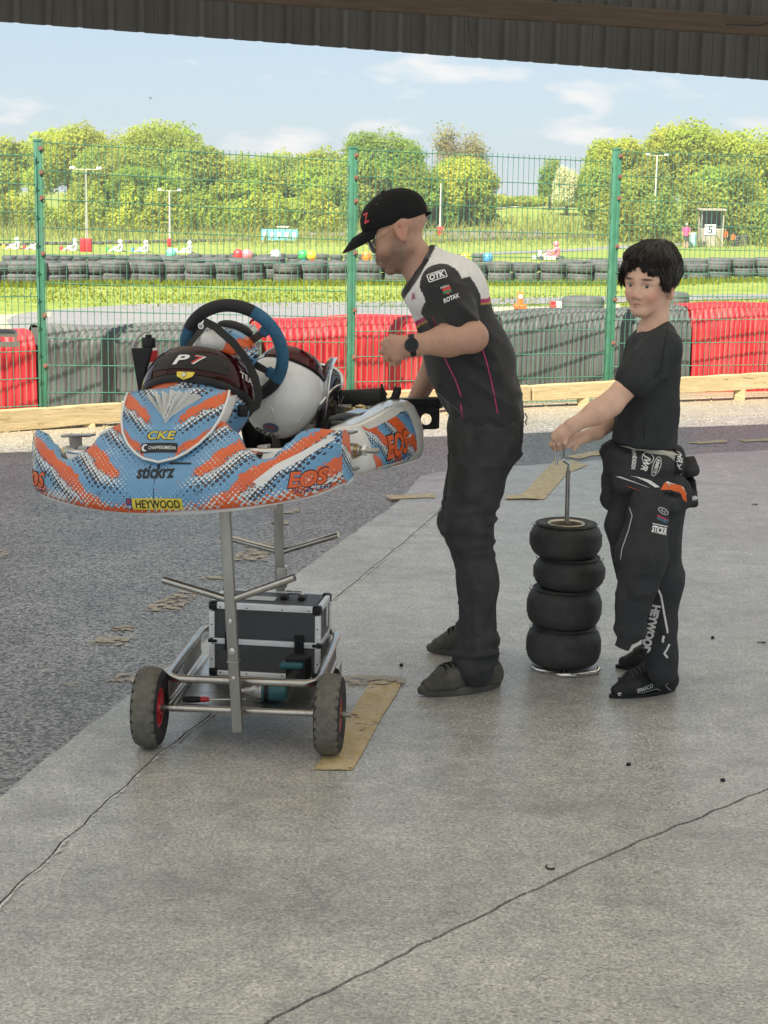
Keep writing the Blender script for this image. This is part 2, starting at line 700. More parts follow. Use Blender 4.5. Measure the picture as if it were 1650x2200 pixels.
# ================================================================ GROUND
def lerp(a, b, t):
    return a + (b - a) * t
def sstep(a, b, x):
    t = min(1, max(0, (x - a) / (b - a)))
    return t * t * (3 - 2 * t)
KNOT = [(0, -0.03), (24, -0.03), (37, -0.17), (42, -0.23), (46, -0.84), (52, -0.88), (75, -1.25), (100, -1.62), (118, -1.90), (127, -1.65), (146, -0.25), (165, 0.45), (235, 1.0), (2000, 1.2)]
def terrain(x, y):
    for (a, za), (b, zb) in zip(KNOT[:-1], KNOT[1:]):
        if y < b:
            z = lerp(za, zb, (y - a) / (b - a)) if y > a else za
            break
    z -= 0.5 * math.exp(-((y - 108) / 9) ** 2) * sstep(3, 12, -x)
    z += 0.7 * sstep(112, 150, y) * math.exp(-((x - 17) / 18) ** 2) + 0.10 * sstep(60, 110, y) * math.sin(x * 0.09 + y * 0.05)
    return z
def TG(px, py, dz=0.0):
    """point where a sight line meets the terrain"""
    d = ray(px, py).normalized()
    t, p = 2.0, CAMP.copy()
    while t < 600:
        p = CAMP + d * t
        if p.z < terrain(p.x, p.y) + dz:
            break
        t += 0.25 if t < 60 else 0.6
    return Vector((p.x, p.y, terrain(p.x, p.y) + dz))

def grass_material():
    m = bpy.data.materials.new('grass')
    n = NT(m)
    w = n.world()
    a = n.noise(n.mapping(w, (0.25, 0.6, 0.3)), 1.0, 6, 0.6)
    b = n.noise(n.mapping(w, (3.0, 3.0, 3.0)), 1.0, 5, 0.7)
    c = n.ramp(a, 0.34, 0.66, (0.225, 0.295, 0.062), (0.325, 0.355, 0.105))
    c = n.mix(n.ramp(b, 0.38, 0.62), n.mix(1, c, (0.60, 0.68, 0.5), 'MULTIPLY'), c)
    c = n.mix(n.ramp(n.noise(n.mapping(w, (0.6, 1.5, 1)), 1, 6, 0.7), 0.6, 0.72), c, (0.33, 0.27, 0.11))
    n.set(color=c, rough=0.95, spec=0.1)
    n.bump(n.noise(w, 22, 4, 0.7), 0.5, 0.05)
    return m
M_GRASS = grass_material()

def asphalt_material():
    m = bpy.data.materials.new('asphalt')
    n = NT(m)
    w = n.world()
    v = n.voro(w, 105, 1.0, out='Color')
    g = n.math('MULTIPLY', n.sep(v)[0], 1.0)
    big = n.noise(w, 1.3, 5, 0.6)
    c = n.ramp(g, 0.15, 0.95, (0.040, 0.041, 0.042), (0.40, 0.40, 0.395))
    c = n.mix(1, c, n.ramp(big, 0.35, 0.68, (0.75, 0.75, 0.76), (1.12, 1.1, 1.06)), 'MULTIPLY')
    # colour turns paler and sandier towards the timbers along the fence
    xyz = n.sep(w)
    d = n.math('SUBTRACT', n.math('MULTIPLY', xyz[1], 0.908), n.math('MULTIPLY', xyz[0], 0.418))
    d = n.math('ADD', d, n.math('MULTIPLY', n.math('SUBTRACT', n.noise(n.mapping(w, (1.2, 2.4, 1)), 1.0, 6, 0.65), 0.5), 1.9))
    pale_mix = n.ramp(n.math('DIVIDE', n.math('SUBTRACT', d, 10.5), 2.6), 0.0, 1.0)
    c = n.mix(n.math('MULTIPLY', pale_mix, 0.85), c, (0.40, 0.325, 0.185))
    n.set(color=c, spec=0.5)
    n.set(rough=n.math('ADD', 0.40, n.math('MULTIPLY', pale_mix, 0.5)))
    hb = n.math('ADD', n.math('MULTIPLY', n.voro(w, 105), -1.0), n.math('MULTIPLY', n.noise(w, 60, 3), 0.6))
    n.set(coat=0.10, coatr=0.35)
    n.bump(hb, 0.55, 0.004)
    return m
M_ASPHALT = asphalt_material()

def concrete_material(name, coarse):
    m = bpy.data.materials.new(name)
    n = NT(m)
    w = n.world()
    a = n.noise(n.mapping(w, (0.8, 2.2, 1)), 1.0, 7, 0.62)
    b = n.noise(w, 9, 6, 0.7)
    f = n.noise(n.mapping(w, (110, 135, 110)), 1.0, 4, 0.75)
    c = n.ramp(a, 0.32, 0.68, (0.40, 0.395, 0.372), (0.49, 0.482, 0.455))
    c = n.mix(0.75, c, n.ramp(b, 0.3, 0.7, (0.66, 0.67, 0.68), (1.2, 1.19, 1.16)), 'MULTIPLY')
    c = n.mix(0.9, c, n.ramp(f, 0.28, 0.72, (0.34, 0.34, 0.34), (1.58, 1.58, 1.56)), 'MULTIPLY')
    c = n.mix(0.8, c, n.ramp(n.noise(n.mapping(w, (1.6, 42, 1), (0, 0, R(-12))), 1.0, 4, 0.6), 0.3, 0.7, (0.94, 0.94, 0.945), (1.05, 1.05, 1.05)), 'MULTIPLY')
    c = n.mix(0.7, c, n.ramp(n.noise(w, 0.55, 4, 0.6), 0.35, 0.65, (0.80, 0.80, 0.80), (1.12, 1.12, 1.11)), 'MULTIPLY')
    sp = n.sep(n.voro(n.mapping(w, (150, 150, 150)), 1.0, 1.0, out='Color'))[0]
    c = n.mix(0.85, c, n.ramp(sp, 0.0, 1.0, (0.66, 0.66, 0.66), (1.30, 1.30, 1.29)), 'MULTIPLY')
    # exposed pebbles
    v = n.voro(n.mapping(w, (60, 95, 60) if not coarse else (34, 58, 34)), 1.0, 1.0)
    pit = n.ramp(v, 0.10, 0.30)
    sel = n.ramp(n.noise(w, 16, 2), 0.42 if coarse else 0.58, 0.60 if coarse else 0.66)
    c = n.mix(n.math('MULTIPLY', n.math('SUBTRACT', 1.0, pit), n.math('MULTIPLY', sel, 0.75)), c, (0.14, 0.115, 0.09))
    v2 = n.voro(n.mapping(w, (21, 33, 21), loc=(3.1, 7.7, 0)), 1.0, 1.0)
    c = n.mix(n.math('MULTIPLY', n.math('SUBTRACT', 1.0, n.ramp(v2, 0.05, 0.12)), 0.55), c, (0.58, 0.57, 0.54))
    # oil and tyre stains
    st = n.ramp(n.noise(n.mapping(w, (1.7, 3.0, 1), loc=(4, 1, 0)), 1.0, 5, 0.6, 0.5), 0.56, 0.72)
    c = n.mix(n.math('MULTIPLY', st, 0.45), c, (0.16, 0.155, 0.15))
    n.set(color=c, spec=0.5)
    n.set(rough=n.math('ADD', 0.20, n.math('MULTIPLY', n.noise(w, 4, 5, 0.7), 0.34)))
    n.set(coat=0.16, coatr=0.26)
    h = n.math('ADD', n.math('MULTIPLY', f, 0.5), n.math('MULTIPLY', pit, 0.5))
    n.bump(n.math('ADD', h, n.math('MULTIPLY', b, 0.6)), 0.42, 0.0035)
    return m
M_CONC = concrete_material('worn_concrete', False)
M_CONC2 = concrete_material('pebbly_concrete', True)

def terrain_sheet():
    mb = MB()
    ys = [14.5 + 3.0 * i for i in range(20)] + [74 + 5 * i for i in range(32)] + [240, 300, 400, 600, 900]
    xs = [-700, -400, -250, -160] + [-110 + 5 * i for i in range(45)] + [160, 250, 400, 700]
    w = len(xs)
    vs = [(x, y, terrain(x, y)) for y in ys for x in xs]
    fs = [(j * w + i, j * w + i + 1, (j + 1) * w + i + 1, (j + 1) * w + i) for j in range(len(ys) - 1) for i in range(w - 1)]
    mb.add(vs, fs)
    kind(mb.build('grass_field', M_GRASS, smooth=180), 'structure', 'sunlit rough grass field around the kart track')
terrain_sheet()

def flat(name, pts, z, m, parent=None, k='structure', label=None):
    mb = MB()
    mb.add([(p[0], p[1], z) for p in pts], [list(range(len(pts)))])
    o = mb.build(name, m, parent, smooth=0)
    for p in o.data.polygons:
        if p.normal.z < 0:
            o.data.flip_normals()
            break
    if parent is None:
        kind(o, k, label)
    return o
def drape(name, far, near, m, label, rows=3, dz=0.012):
    """track surface between a far and a near edge (lists of pixel pairs of equal length)"""
    mb = MB()
    cols = []
    for a, b in zip(far, near):
        A, B = TG(*a), TG(*b)
        cols.append([Vector((lerp(A.x, B.x, k / rows), lerp(A.y, B.y, k / rows), 0)) for k in range(rows + 1)])
    # subdivide along the length
    fine = []
    for i in range(len(cols) - 1):
        for s in range(6):
            fine.append([cols[i][k].lerp(cols[i + 1][k], s / 6) for k in range(rows + 1)])
    fine.append(cols[-1])
    for c in fine:
        for q in c:
            q.z = terrain(q.x, q.y) + dz
    n = rows + 1
    mb.add([q for c in fine for q in c], [(i * n + k, i * n + k + 1, (i + 1) * n + k + 1, (i + 1) * n + k) for i in range(len(fine) - 1) for k in range(rows)])
    o = mb.build(name, m, None, smooth=180)
    if o.data.polygons[0].normal.z < 0:
        o.data.flip_normals()
    return kind(o, 'structure', label)

# yard of asphalt from under the roof to the tyre barrier
flat('asphalt_yard', [(-14, -6), (18, -6), (18, 22.5), (-14, 15.2)], -0.012, M_ASPHALT, label='grey coarse asphalt yard with a paler sandy tone along the timber')
M_TRACK = pm('track_asphalt', (0.20, 0.195, 0.20), 0.85, var=0.18, scale=3, dirt=(0.30, 0.27, 0.22), stretch=(0.5, 2.5, 1))
M_SAND = pm('sandy_earth', (0.44, 0.37, 0.25), 0.95, var=0.25, scale=4)
flat('sandy_path', [G(-260, 760), G(-260, 672), G(12, 672), G(110, 668), G(60, 780)], -0.021, M_SAND, label='pale sandy run-off beside the bend')
drape('race_track', [(14, 690), (36, 678), (110, 668), (300, 656), (640, 651), (860, 649), (1065, 643), (1310, 638), (1700, 632)],
      [(14, 694), (40, 730), (120, 800), (300, 800), (640, 790), (860, 720), (1065, 656), (1310, 652), (1700, 642)], M_TRACK, 'grey race track bending past the tyre barrier')
flat('sandy_patch', [G(1050, 657), G(1330, 652), G(1350, 690), G(1050, 690)], -0.014, M_SAND, label='pale sandy verge inside the bend')
drape('far_track', [(-200, 566), (60, 566), (240, 571), (330, 570)], [(-200, 578), (60, 576), (240, 574), (330, 571)], M_TRACK, 'grey track beyond the left tyre row', 2)
drape('far_track_loop', [(560, 503), (700, 500), (950, 497), (1060, 496), (1150, 498), (1180, 502)], [(560, 509), (700, 509), (950, 513), (1060, 514), (1150, 512), (1180, 506)], M_TRACK, 'grey far loop of the track in the middle of the field', 3, 0.03)
drape('far_track_straight', [(1020, 545), (1180, 537), (1340, 529), (1500, 520), (1700, 507)], [(1020, 549), (1180, 542), (1340, 535), (1500, 526), (1700, 513)], M_TRACK, 'thin grey strip of track rising to the marshal hut', 2, 0.03)
drape('service_path', [(880, 470), (960, 461), (1080, 447), (1140, 441), (1220, 446)], [(880, 473), (960, 464), (1080, 449), (1140, 443), (1220, 448)], M_SAND, 'pale path climbing the grass bank', 1, 0.04)

# ---- concrete floor under the roof
EDGE_L = [(-60, 1765), (0, 1706), (130, 1605), (275, 1492), (430, 1380), (560, 1286), (700, 1185), (800, 1118), (860, 1072), (890, 1040)]
EDGE_T = [(905, 1022), (945, 1014), (1030, 1006), (1125, 1000), (1310, 987), (1420, 981), (1510, 975), (1660, 966)]
J1 = [(-70, 2000), (0, 1940), (115, 1830), (230, 1722), (340, 1622), (455, 1530), (580, 1412), (700, 1302), (820, 1204), (940, 1102)]
J2 = [(540, 2215), (700, 2132), (900, 2032), (1120, 1925), (1320, 1830), (1480, 1764), (1632, 1703)]
def rag(pts, amt, n=5, seed=1):
    """break a line into short uneven pieces"""
    r = random.Random(seed)
    out = []
    for a, b in zip(pts[:-1], pts[1:]):
        for k in range(n):
            p = a.lerp(b, k / n)
            out.append(Vector((p.x + r.uniform(-amt, amt), p.y + r.uniform(-amt, amt), 0)))
    out.append(pts[-1].copy())
    return out
def side(pts, off):
    """line moved sideways by off (left positive)"""
    out = []
    for i, p in enumerate(pts):
        a, b = pts[max(0, i - 1)], pts[min(len(pts) - 1, i + 1)]
        t = (b - a).normalized()
        out.append(p + Vector((-t.y, t.x, 0)) * off)
    return out
def slab(name, pts, m, parent):
    mb = MB()
    from mathutils.geometry import tessellate_polygon
    n = len(pts)
    top = [Vector((p.x, p.y, 0.0)) for p in pts]
    tri = [t for t in tessellate_polygon([top])]
    mb.add(top + [p + Vector((0, 0, -0.1)) for p in top], [tuple(t) for t in tri] + [(i, (i + 1) % n, (i + 1) % n + n, i + n) for i in range(n)])
    return mb.build(name, m, parent, smooth=0)
eL = rag([G(*p) for p in EDGE_L], 0.012, 5, 3)
eT = rag([G(*p) for p in EDGE_T], 0.008, 4, 4)
j1 = rag([G(*p) for p in J1], 0.006, 6, 5)
j2 = rag([G(*p) for p in J2], 0.005, 6, 6)
d1 = (j1[0] - j1[-1]).normalized()
d2 = (j2[0] - j2[-1]).normalized()
floor = kind(bpy.data.objects.new('concrete_floor', None), 'structure', 'worn grey concrete floor under the roof')
COL.objects.link(floor)
j1x = [j1[0] + d1 * 3.0] + j1
j1e = j1[-1]
top_at = min(range(len(eT)), key=lambda i: abs(eT[i].x - (j1e.x + 0.25)))
j1x = j1x + [Vector((eT[top_at].x - 0.012, eT[top_at].y, 0))]
j2x = [j2[0] + d2 * 0.6] + j2 + [j2[-1] - d2 * 4.0]
w1, w2 = 0.0032, 0.0048
slab('concrete_slab', [eL[0] + d1 * 3.0 + Vector((-1.2, 0, 0))] + eL + eT[:top_at] + side(j1x, w1)[::-1], M_CONC, floor)
far_r = [eT[-1] + Vector((5, 0.8, 0)), Vector((9, 9, 0))]
slab('concrete_slab', side(j1x, -w1) + eT[top_at:] + far_r + [Vector((9, j2x[-1].y + 2.2, 0))] + side(j2x, w2)[::-1] + [j2x[0] + Vector((-0.3, -3.0, 0)), j1x[0] + Vector((-0.2, -2.5, 0))], M_CONC, floor)
slab('concrete_slab', side(j2x, -w2) + [Vector((9, -4, 0)), j2x[0] + Vector((-0.27, -3.0, 0))], M_CONC2, floor)

# pale spalled lip along the joint, and scratches
M_SCUFF = pm('scuffed_concrete', (0.56, 0.56, 0.54), 0.9, var=0.2, scale=60)
def strip(name, pts, w, z, m, parent, seed=0, gap=0.0):
    r = random.Random(seed)
    mb = MB()
    K = len(pts)
    for i in range(K - 1):
        if r.random() < gap:
            continue
        a, b = pts[i], pts[i + 1]
        t = (b - a).normalized()
        s = Vector((-t.y, t.x, 0))
        wa, wb = w * r.uniform(0.2, 1.0), w * r.uniform(0.2, 1.0)
        mb.add([(a.x, a.y, z), (b.x, b.y, z), (b.x + s.x * wb, b.y + s.y * wb, z), (a.x + s.x * wa, a.y + s.y * wa, z)], [(0, 1, 2, 3)])
    if not mb.v:
        return None
    o = mb.build(name, m, parent, smooth=0)
    if o.data.polygons[0].normal.z < 0:
        o.data.flip_normals()
    return kind(o, 'stuff')
fine1 = []
for a, b in zip(j1[:-1], j1[1:]):
    fine1 += [a.lerp(b, k / 3) for k in range(3)]
strip('chipped_edge', side(fine1, -0.006), -0.013, 0.003, M_SCUFF, floor, 4, 0.45)
r = random.Random(11)
mb = MB()
for k in range(120):
    px, py = r.uniform(0, 1650), 1330 + 870 * (r.random() ** 0.8)
    if px < 700 and py < 1960 - 1.1 * px + 40:
        continue
    p = G(px, py)
    a = r.gauss(0.5, 0.6)
    L = r.uniform(0.012, 0.055) * (2.6 if r.random() < 0.07 else 1)
    w = r.uniform(0.0006, 0.0017)
    q = [p]
    for s in range(4):
        a += r.uniform(-0.22, 0.22)
        q.append(q[-1] + Vector((math.cos(a), math.sin(a), 0)) * L / 4)
    for i in range(4):
        t = (q[i + 1] - q[i]).normalized()
        n_ = Vector((-t.y, t.x, 0)) * w
        wa, wb = (0.3 if i == 0 else 1), (0.3 if i == 3 else 1)
        mb.add([(q[i] - n_ * wa) + Vector((0, 0, .0035)), (q[i + 1] - n_ * wb) + Vector((0, 0, .0035)), (q[i + 1] + n_ * wb) + Vector((0, 0, .0035)), (q[i] + n_ * wa) + Vector((0, 0, .0035))], [(0, 1, 2, 3)])
o = mb.build('scratch_marks', M_SCUFF, floor, smooth=0, fixn=False)
kind(o, 'stuff')

# ---- worn yellow lines
def paint_material(nm='worn_yellow_paint', c0=(0.50, 0.36, 0.145), c1=(0.60, 0.48, 0.285), worn=0.62, worn_scale=30):
    m = bpy.data.materials.new(nm)
    n = NT(m)
    w = n.world()
    f = n.noise(w, 14, 6, 0.7)
    c = n.ramp(f, 0.35, 0.62, c0, c1)
    g = n.noise(w, 40, 5, 0.75)
    c = n.mix(n.ramp(g, 0.56, 0.64), c, (0.34, 0.32, 0.29))
    n.set(color=c, rough=0.6)
    n.bump(n.noise(w, 80, 3), 0.4, 0.003)
    # worn through to the ground in flakes
    fl = n.ramp(n.noise(w, worn_scale, 6, 0.72), worn - 0.02, worn + 0.02)
    tr = n.node('ShaderNodeBsdfTransparent')
    mx = n.node('ShaderNodeMixShader')
    n.link(fl, mx.inputs[0])
    n.link(n.bsdf.outputs[0], mx.inputs[1])
    n.link(tr.outputs[0], mx.inputs[2])
    n.link(mx.outputs[0], n.out.inputs['Surface'])
    return m
M_PAINT = paint_material()
M_PAINT2 = paint_material('faded_cream_paint', (0.34, 0.29, 0.21), (0.46, 0.40, 0.31), 0.51, 22)
def paint(name, px, z, m, parent, seed=0, amt=0.012, n=5):
    pts = [G(*p) for p in px]
    pts = rag(pts + [pts[0]], amt, n, seed)[:-1]
    o = flat(name, pts, z, m, parent)
    return o
pl = kind(bpy.data.objects.new('yellow_lines', None), 'structure', 'worn yellow floor markings')
COL.objects.link(pl)
paint('painted_line', [(676, 1656), (756, 1656), (868, 1462), (800, 1462)], 0.004, M_PAINT, pl, 1, 0.003)
paint('painted_line', [(735, 1474), (868, 1474), (873, 1456), (735, 1454)], 0.008, M_PAINT2, pl, 2, 0.006)
paint('painted_line', [(1110, 1072), (1165, 1074), (1222, 1016), (1262, 1000), (1230, 990), (1190, 990)], 0.004, M_PAINT, pl, 3, 0.012)
paint('painted_line', [(1085, 1074), (1158, 1074), (1150, 1066), (1085, 1067)], 0.009, M_PAINT, pl, 4, 0.008)
paint('painted_line', [(1215, 978), (1310, 962), (1330, 968), (1240, 984)], -0.007, M_PAINT, pl, 5, 0.02)
paint('painted_line', [(1470, 948), (1560, 943), (1562, 948), (1500, 951)], -0.007, M_PAINT, pl, 6, 0.015)
paint('painted_line', [(1590, 942), (1700, 938), (1700, 943), (1600, 947)], -0.007, M_PAINT, pl, 7, 0.015)
paint('painted_line', [(830, 1066), (935, 1062), (935, 1070), (840, 1074)], 0.004, M_PAINT, pl, 8, 0.010)
for i, (x, y, w, h) in enumerate([(540, 1188, 80, 26), (620, 1095, 40, 10), (600, 1118, 30, 8), (395, 1272, 70, 22), (350, 1296, 90, 26), (265, 1345, 60, 10), (232, 1372, 70, 16), (268, 1452, 70, 18), (150, 1468, 40, 8), (560, 1165, 60, 12), (455, 1236, 50, 8), (5, 1186, 24, 18)]):
    paint('painted_line', [(x - w * .6, y + h * .5), (x + w * .4, y + h * .5), (x + w * .6, y - h * .5), (x - w * .1, y - h * .5)], -0.0075, M_PAINT2, pl, 20 + i, 0.02, 4)

# ================================================================ CANOPY ROOF
M_CLAD = pm('dusty_brown_cladding', (0.105, 0.103, 0.096), 0.8, var=0.14, scale=6, stretch=(1, 1, 0.25), dirt=(0.08, 0.075, 0.07), spec=0.2)
M_TIMB = pm('rough_roof_timber', (0.085, 0.062, 0.045), 0.9, var=0.25, scale=9, stretch=(0.4, 0.4, 6))
def roof_material():
    # roof sheeting made translucent to add even overhead fill light to the shade
    m = bpy.data.materials.new('fill_light_roof_sheet')
    n = NT(m)
    n.set(color=(0.45, 0.44, 0.41), rough=0.8)
    tr = n.node('ShaderNodeBsdfTranslucent')
    tr.inputs['Color'].default_value = (0.62, 0.595, 0.545, 1)
    mx = n.node('ShaderNodeMixShader')
    mx.inputs[0].default_value = 0.42
    n.link(n.bsdf.outputs[0], mx.inputs[1])
    n.link(tr.outputs[0], mx.inputs[2])
    n.link(mx.outputs[0], n.out.inputs['Surface'])
    return m
M_ROOF = roof_material()
eA, eB = P(-40, 44, 9.1), P(1690, 176, 10.9)
ed = (eB - eA)
edn = Vector((ed.x, ed.y, 0)).normalized()
ein = Vector((edn.y, -edn.x, 0))           # towards the camera side
roof = thing('canopy_roof', 'dark canopy roof with ribbed brown fascia along the top of the photo', 'roof', (eA.x, eA.y, 0))
LEN = Vector((ed.x, ed.y, 0)).length
def edge_at(s, dz=0.0, off=0.0):
    t = s / LEN
    return Vector((eA.x, eA.y, 0)) + edn * s + ein * off + Vector((0, 0, lerp(eA.z, eB.z, t) + dz))
RIB = 0.167
def clad(s0, s1):
    mb = MB()
    prof = []
    n = int(round((s1 - s0) / RIB))
    for i in range(n):
        b = s0 + i * RIB
        prof += [(b, 0.030), (b + 0.026, 0.030), (b + 0.036, 0.0), (b + 0.088, 0.0), (b + 0.090, 0.004), (b + 0.100, 0.004), (b + 0.102, 0.0), (b + RIB - 0.010, 0.0)]
    prof.append((s0 + n * RIB, 0.030))
    rows = []
    for dz in (0.0, 0.55):
        rows.append([edge_at(s, dz, o) for s, o in prof])
    w = len(prof)
    mb.add(rows[0] + rows[1], [(i, i + 1, i + 1 + w, i + w) for i in range(w - 1)])
    o = mb.build('cladding_sheet', M_CLAD, roof, smooth=0, fixn=False)
    md = o.modifiers.new('thick', 'SOLIDIFY')
    md.thickness = 0.003
    return o
s = -6 * RIB * 6
while s < LEN + 3:
    clad(s, s + 6 * RIB + (0.0))
    s += 6 * RIB
mb = MB()
a, b = P(800, 2, 9.55), P(1690, 62, 10.5)
dd = (b - a).normalized()
a = a - dd * 3.5
b = b + dd * 2.5
upv = Vector((0, 0, 1))
mb.prism([a + upv * 0.055, a - upv * 0.055, a - upv * 0.055 + ein * 0.05, a + upv * 0.055 + ein * 0.05], b - a)
mb.build('timber_rail', M_TIMB, roof, smooth=0, bevel=0.004)
# roof sheet over the yard side and beams underneath
mb = MB()
q0, q1 = edge_at(-6.0, 0.52, -0.05), edge_at(LEN + 2.0, 0.52, -0.05)
back = ein * 10.0 + Vector((0, 0, 0.35))
mb.add([q0, q1, q1 + back, q0 + back], [(0, 1, 2, 3)])
mb.build('roof_sheet', M_ROOF, roof, smooth=0)
for k in range(4):
    off = 1.2 + 2.4 * k
    a, b = edge_at(-5.8, 0.44 + 0.03 * k, off), edge_at(LEN + 1.8, 0.44 + 0.03 * k, off)
    mb = MB()
    mb.prism([a, a + ein * 0.07, a + ein * 0.07 + upv * 0.14, a + upv * 0.14], b - a)
    mb.build('purlin', M_TIMB, roof, smooth=0, bevel=0.004)
# a length of cable hanging from the rail
mb = MB()
p0 = P(1006, 42, 9.7)
mb.tube([p0, p0 + Vector((0.01, 0, -0.09)), p0 + Vector((0.03, 0, -0.16))], 0.004, 6)
mb.build('loose_cable', pm('black_cable', (0.02, 0.02, 0.02), 0.6), roof)
p0 = P(1700, 34, 10.2)
p1 = P(1560, 52, 10.2)
MBc = MB().tube([p0, p0.lerp(p1, 0.5) + Vector((0, 0, -0.03)), p1], 0.006, 6)
MBc.build('loose_cable', pm('black_cable', (0.02, 0.02, 0.02), 0.6), roof)

# ================================================================ FENCE
M_GREEN = pm('green_fence_coating', (0.055, 0.185, 0.115), 0.42, var=0.18, scale=14, dirt=(0.10, 0.17, 0.13), dirt_amt=0.5)
M_RUST = pm('rusty_clamp', (0.22, 0.10, 0.07), 0.8, var=0.35, scale=60)
FY = {0: (-320, 11.65), 1: (82, 12.4), 2: (752, 13.36), 3: (1316, 14.45), 4: (1990, 15.6)}
POST_X = {0: -330, 1: 81, 2: 756, 3: 1322, 4: 2010}
fence = thing('mesh_fence', 'green welded wire mesh fence with square posts behind the timber kickboard', 'fence', (0, 13.6, 0))
def foot(px, Y, top):
    p = P(px, top, Y)
    return Vector((p.x, p.y, -0.012)), p.z
FB = {}
for i, (px, top) in {0: (-330, 300), 1: (80, 300), 2: (757, 316), 3: (1324, 319), 4: (2010, 330)}.items():
    b, ht = foot(px, FY[i][1], top)
    FB[i] = b
    mb = MB()
    t = 0.050
    ang = math.atan2(2.05, 4.6)
    M = Matrix.Rotation(ang, 3, 'Z')
    mb.box(b + Vector((0, 0, (ht + 0.012) / 2)), (t, t, ht + 0.012), M)
    po = mb.build('post', M_GREEN, fence, bevel=0.006)
    cp = MB().box(b + Vector((0, 0, ht + 0.006)), (t + 0.006, t + 0.006, 0.02), M)
    cp.build('post_cap', M_GREEN, po, bevel=0.004)
    # flat cover bar that clamps the mesh
    fr = Vector((math.sin(ang), -math.cos(ang), 0))
    cb = MB().box(b + fr * 0.048 + Vector((math.cos(ang), math.sin(ang), 0)) * 0.012 + Vector((0, 0, ht * 0.5)), (0.022, 0.006, ht - 0.02), M)
    cb.build('clamp_bar', M_GREEN, po, bevel=0.002)
    for cz in (ht - 0.05, ht - 0.22, ht - 0.40, ht - 0.80, ht - 1.25, ht - 1.62, ht - 1.95):
        mbc = MB().box(b + fr * 0.058 + Vector((math.cos(ang), math.sin(ang), 0)) * 0.014 + Vector((0, 0, cz)), (0.034, 0.010, 0.030), M)
        mbc.lathe([(0.0, 0.0), (0.010, 0.0), (0.010, 0.012), (0.0, 0.012)], b + fr * 0.064 + Vector((math.cos(ang), math.sin(ang), 0)) * 0.014 + Vector((0, 0, cz)), fr, 6)
        mbc.build('clamp', M_RUST, po, smooth=30)
def fence_panel(i, ya, yb, xa, xb):
    """mesh panel between posts i and i+1; ya, yb the photo heights of its top wire at both ends"""
    Ya, Yb = FY[i][1] - 0.05, FY[i + 1][1] - 0.05
    A, B = P(xa, ya, Ya), P(xb, yb, Yb)
    H = 2.03
    L = Vector((B.x - A.x, B.y - A.y, 0)).length
    t = Vector((B.x - A.x, B.y - A.y, 0)) / L
    nrm = Vector((t.y, -t.x, 0))
    rr = random.Random(50 + i)
    mb = MB()
    nv = int(L / 0.05)
    slope = (B.z - A.z) / L
    def pt(s, h):
        return Vector((A.x, A.y, A.z + slope * s - h)) + t * s
    for k in range(nv + 1):
        s = 0.01 + k * (L - 0.02) / nv
        a, b = pt(s, -0.03), pt(s, H)
        c = (a + b) / 2
        wob = rr.uniform(-0.0015, 0.0015)
        mb.tube([a, b + t * wob], 0.0027, 5, False)
    for k in range(11):
        h = k * (H / 10.1)
        for sg in (-1, 1):
            mb.tube([pt(0, h) + nrm * 0.005 * sg, pt(L, h) + nrm * 0.005 * sg], 0.0034, 5, False)
    mb.build('mesh_panel', M_GREEN, fence, smooth=60, fixn=False)
fence_panel(0, 322, 335, -330, 76)
fence_panel(1, 306, 347, 90, 748)
fence_panel(2, 322, 348, 768, 1314)
fence_panel(3, 326, 352, 1334, 2000)

# timber kickboards laid along the foot of the fence
def timber_mat():
    m = bpy.data.materials.new('pale_weathered_timber')
    n = NT(m)
    v = n.mapping(n.tc.outputs['Object'], (1.2, 1.2, 14))
    a = n.noise(v, 2.2, 6, 0.6, 1.2)
    c = n.ramp(a, 0.3, 0.7, (0.33, 0.25, 0.13), (0.47, 0.38, 0.225))
    k = n.voro(n.mapping(n.tc.outputs['Object'], (2.2, 2.2, 5)), 1.0, 1.0)
    c = n.mix(n.math('SUBTRACT', 1.0, n.ramp(k, 0.05, 0.16)), c, (0.21, 0.12, 0.05))
    cr = n.ramp(n.noise(n.mapping(n.tc.outputs['Object'], (5, 5, 40)), 1, 5, 0.7, 2.0), 0.58, 0.64)
    c = n.mix(n.math('MULTIPLY', cr, 0.7), c, (0.16, 0.11, 0.05))
    n.set(color=c, rough=0.9, spec=0.2)
    n.bump(n.noise(v, 6, 5, 0.7), 0.5, 0.006)
    return m
M_PLANK = timber_mat()
def plank(xa, ya0, ya1, Ya, xb, yb0, yb1, Yb, label):
    a0, a1 = P(xa, ya0, Ya), P(xa, ya1, Ya)
    b0, b1 = P(xb, yb0, Yb), P(xb, yb1, Yb)
    mb = MB()
    t = Vector((b0.x - a0.x, b0.y - a0.y, 0)).normalized()
    back = Vector((-t.y, t.x, 0)) * 0.07
    N = 24
    rr = random.Random(int(xa) + 5)
    rings = []
    for k in range(N + 1):
        q = k / N
        lo, hi = a1.lerp(b1, q), a0.lerp(b0, q)
        j = lambda: Vector((0, 0, rr.uniform(-0.004, 0.004)))
        rings.append([lo + j(), lo + back + j(), hi + back + j(), hi + j()])
    mb.loft(rings)
    o = mb.build('timber_kickboard', M_PLANK, None, smooth=0, bevel=0.006)
    tag(o, label, 'timber beam', 'timber kickboards along the fence')
    rr2 = random.Random(int(xb))
    for q in (0.12, 0.5, 0.88):
        c = a1.lerp(b1, q) + back * 0.5
        MB().box((c.x, c.y, (c.z - 0.012) / 2 + 0.002), (0.09, 0.06, max(0.02, c.z + 0.012) + 0.01)).build('support_block', M_PLANK, o, smooth=0)
    return o
plank(-330, 905, 955, 11.35, 262, 866, 907, 12.35, 'left timber kickboard in front of the kart, reaching the left frame edge')
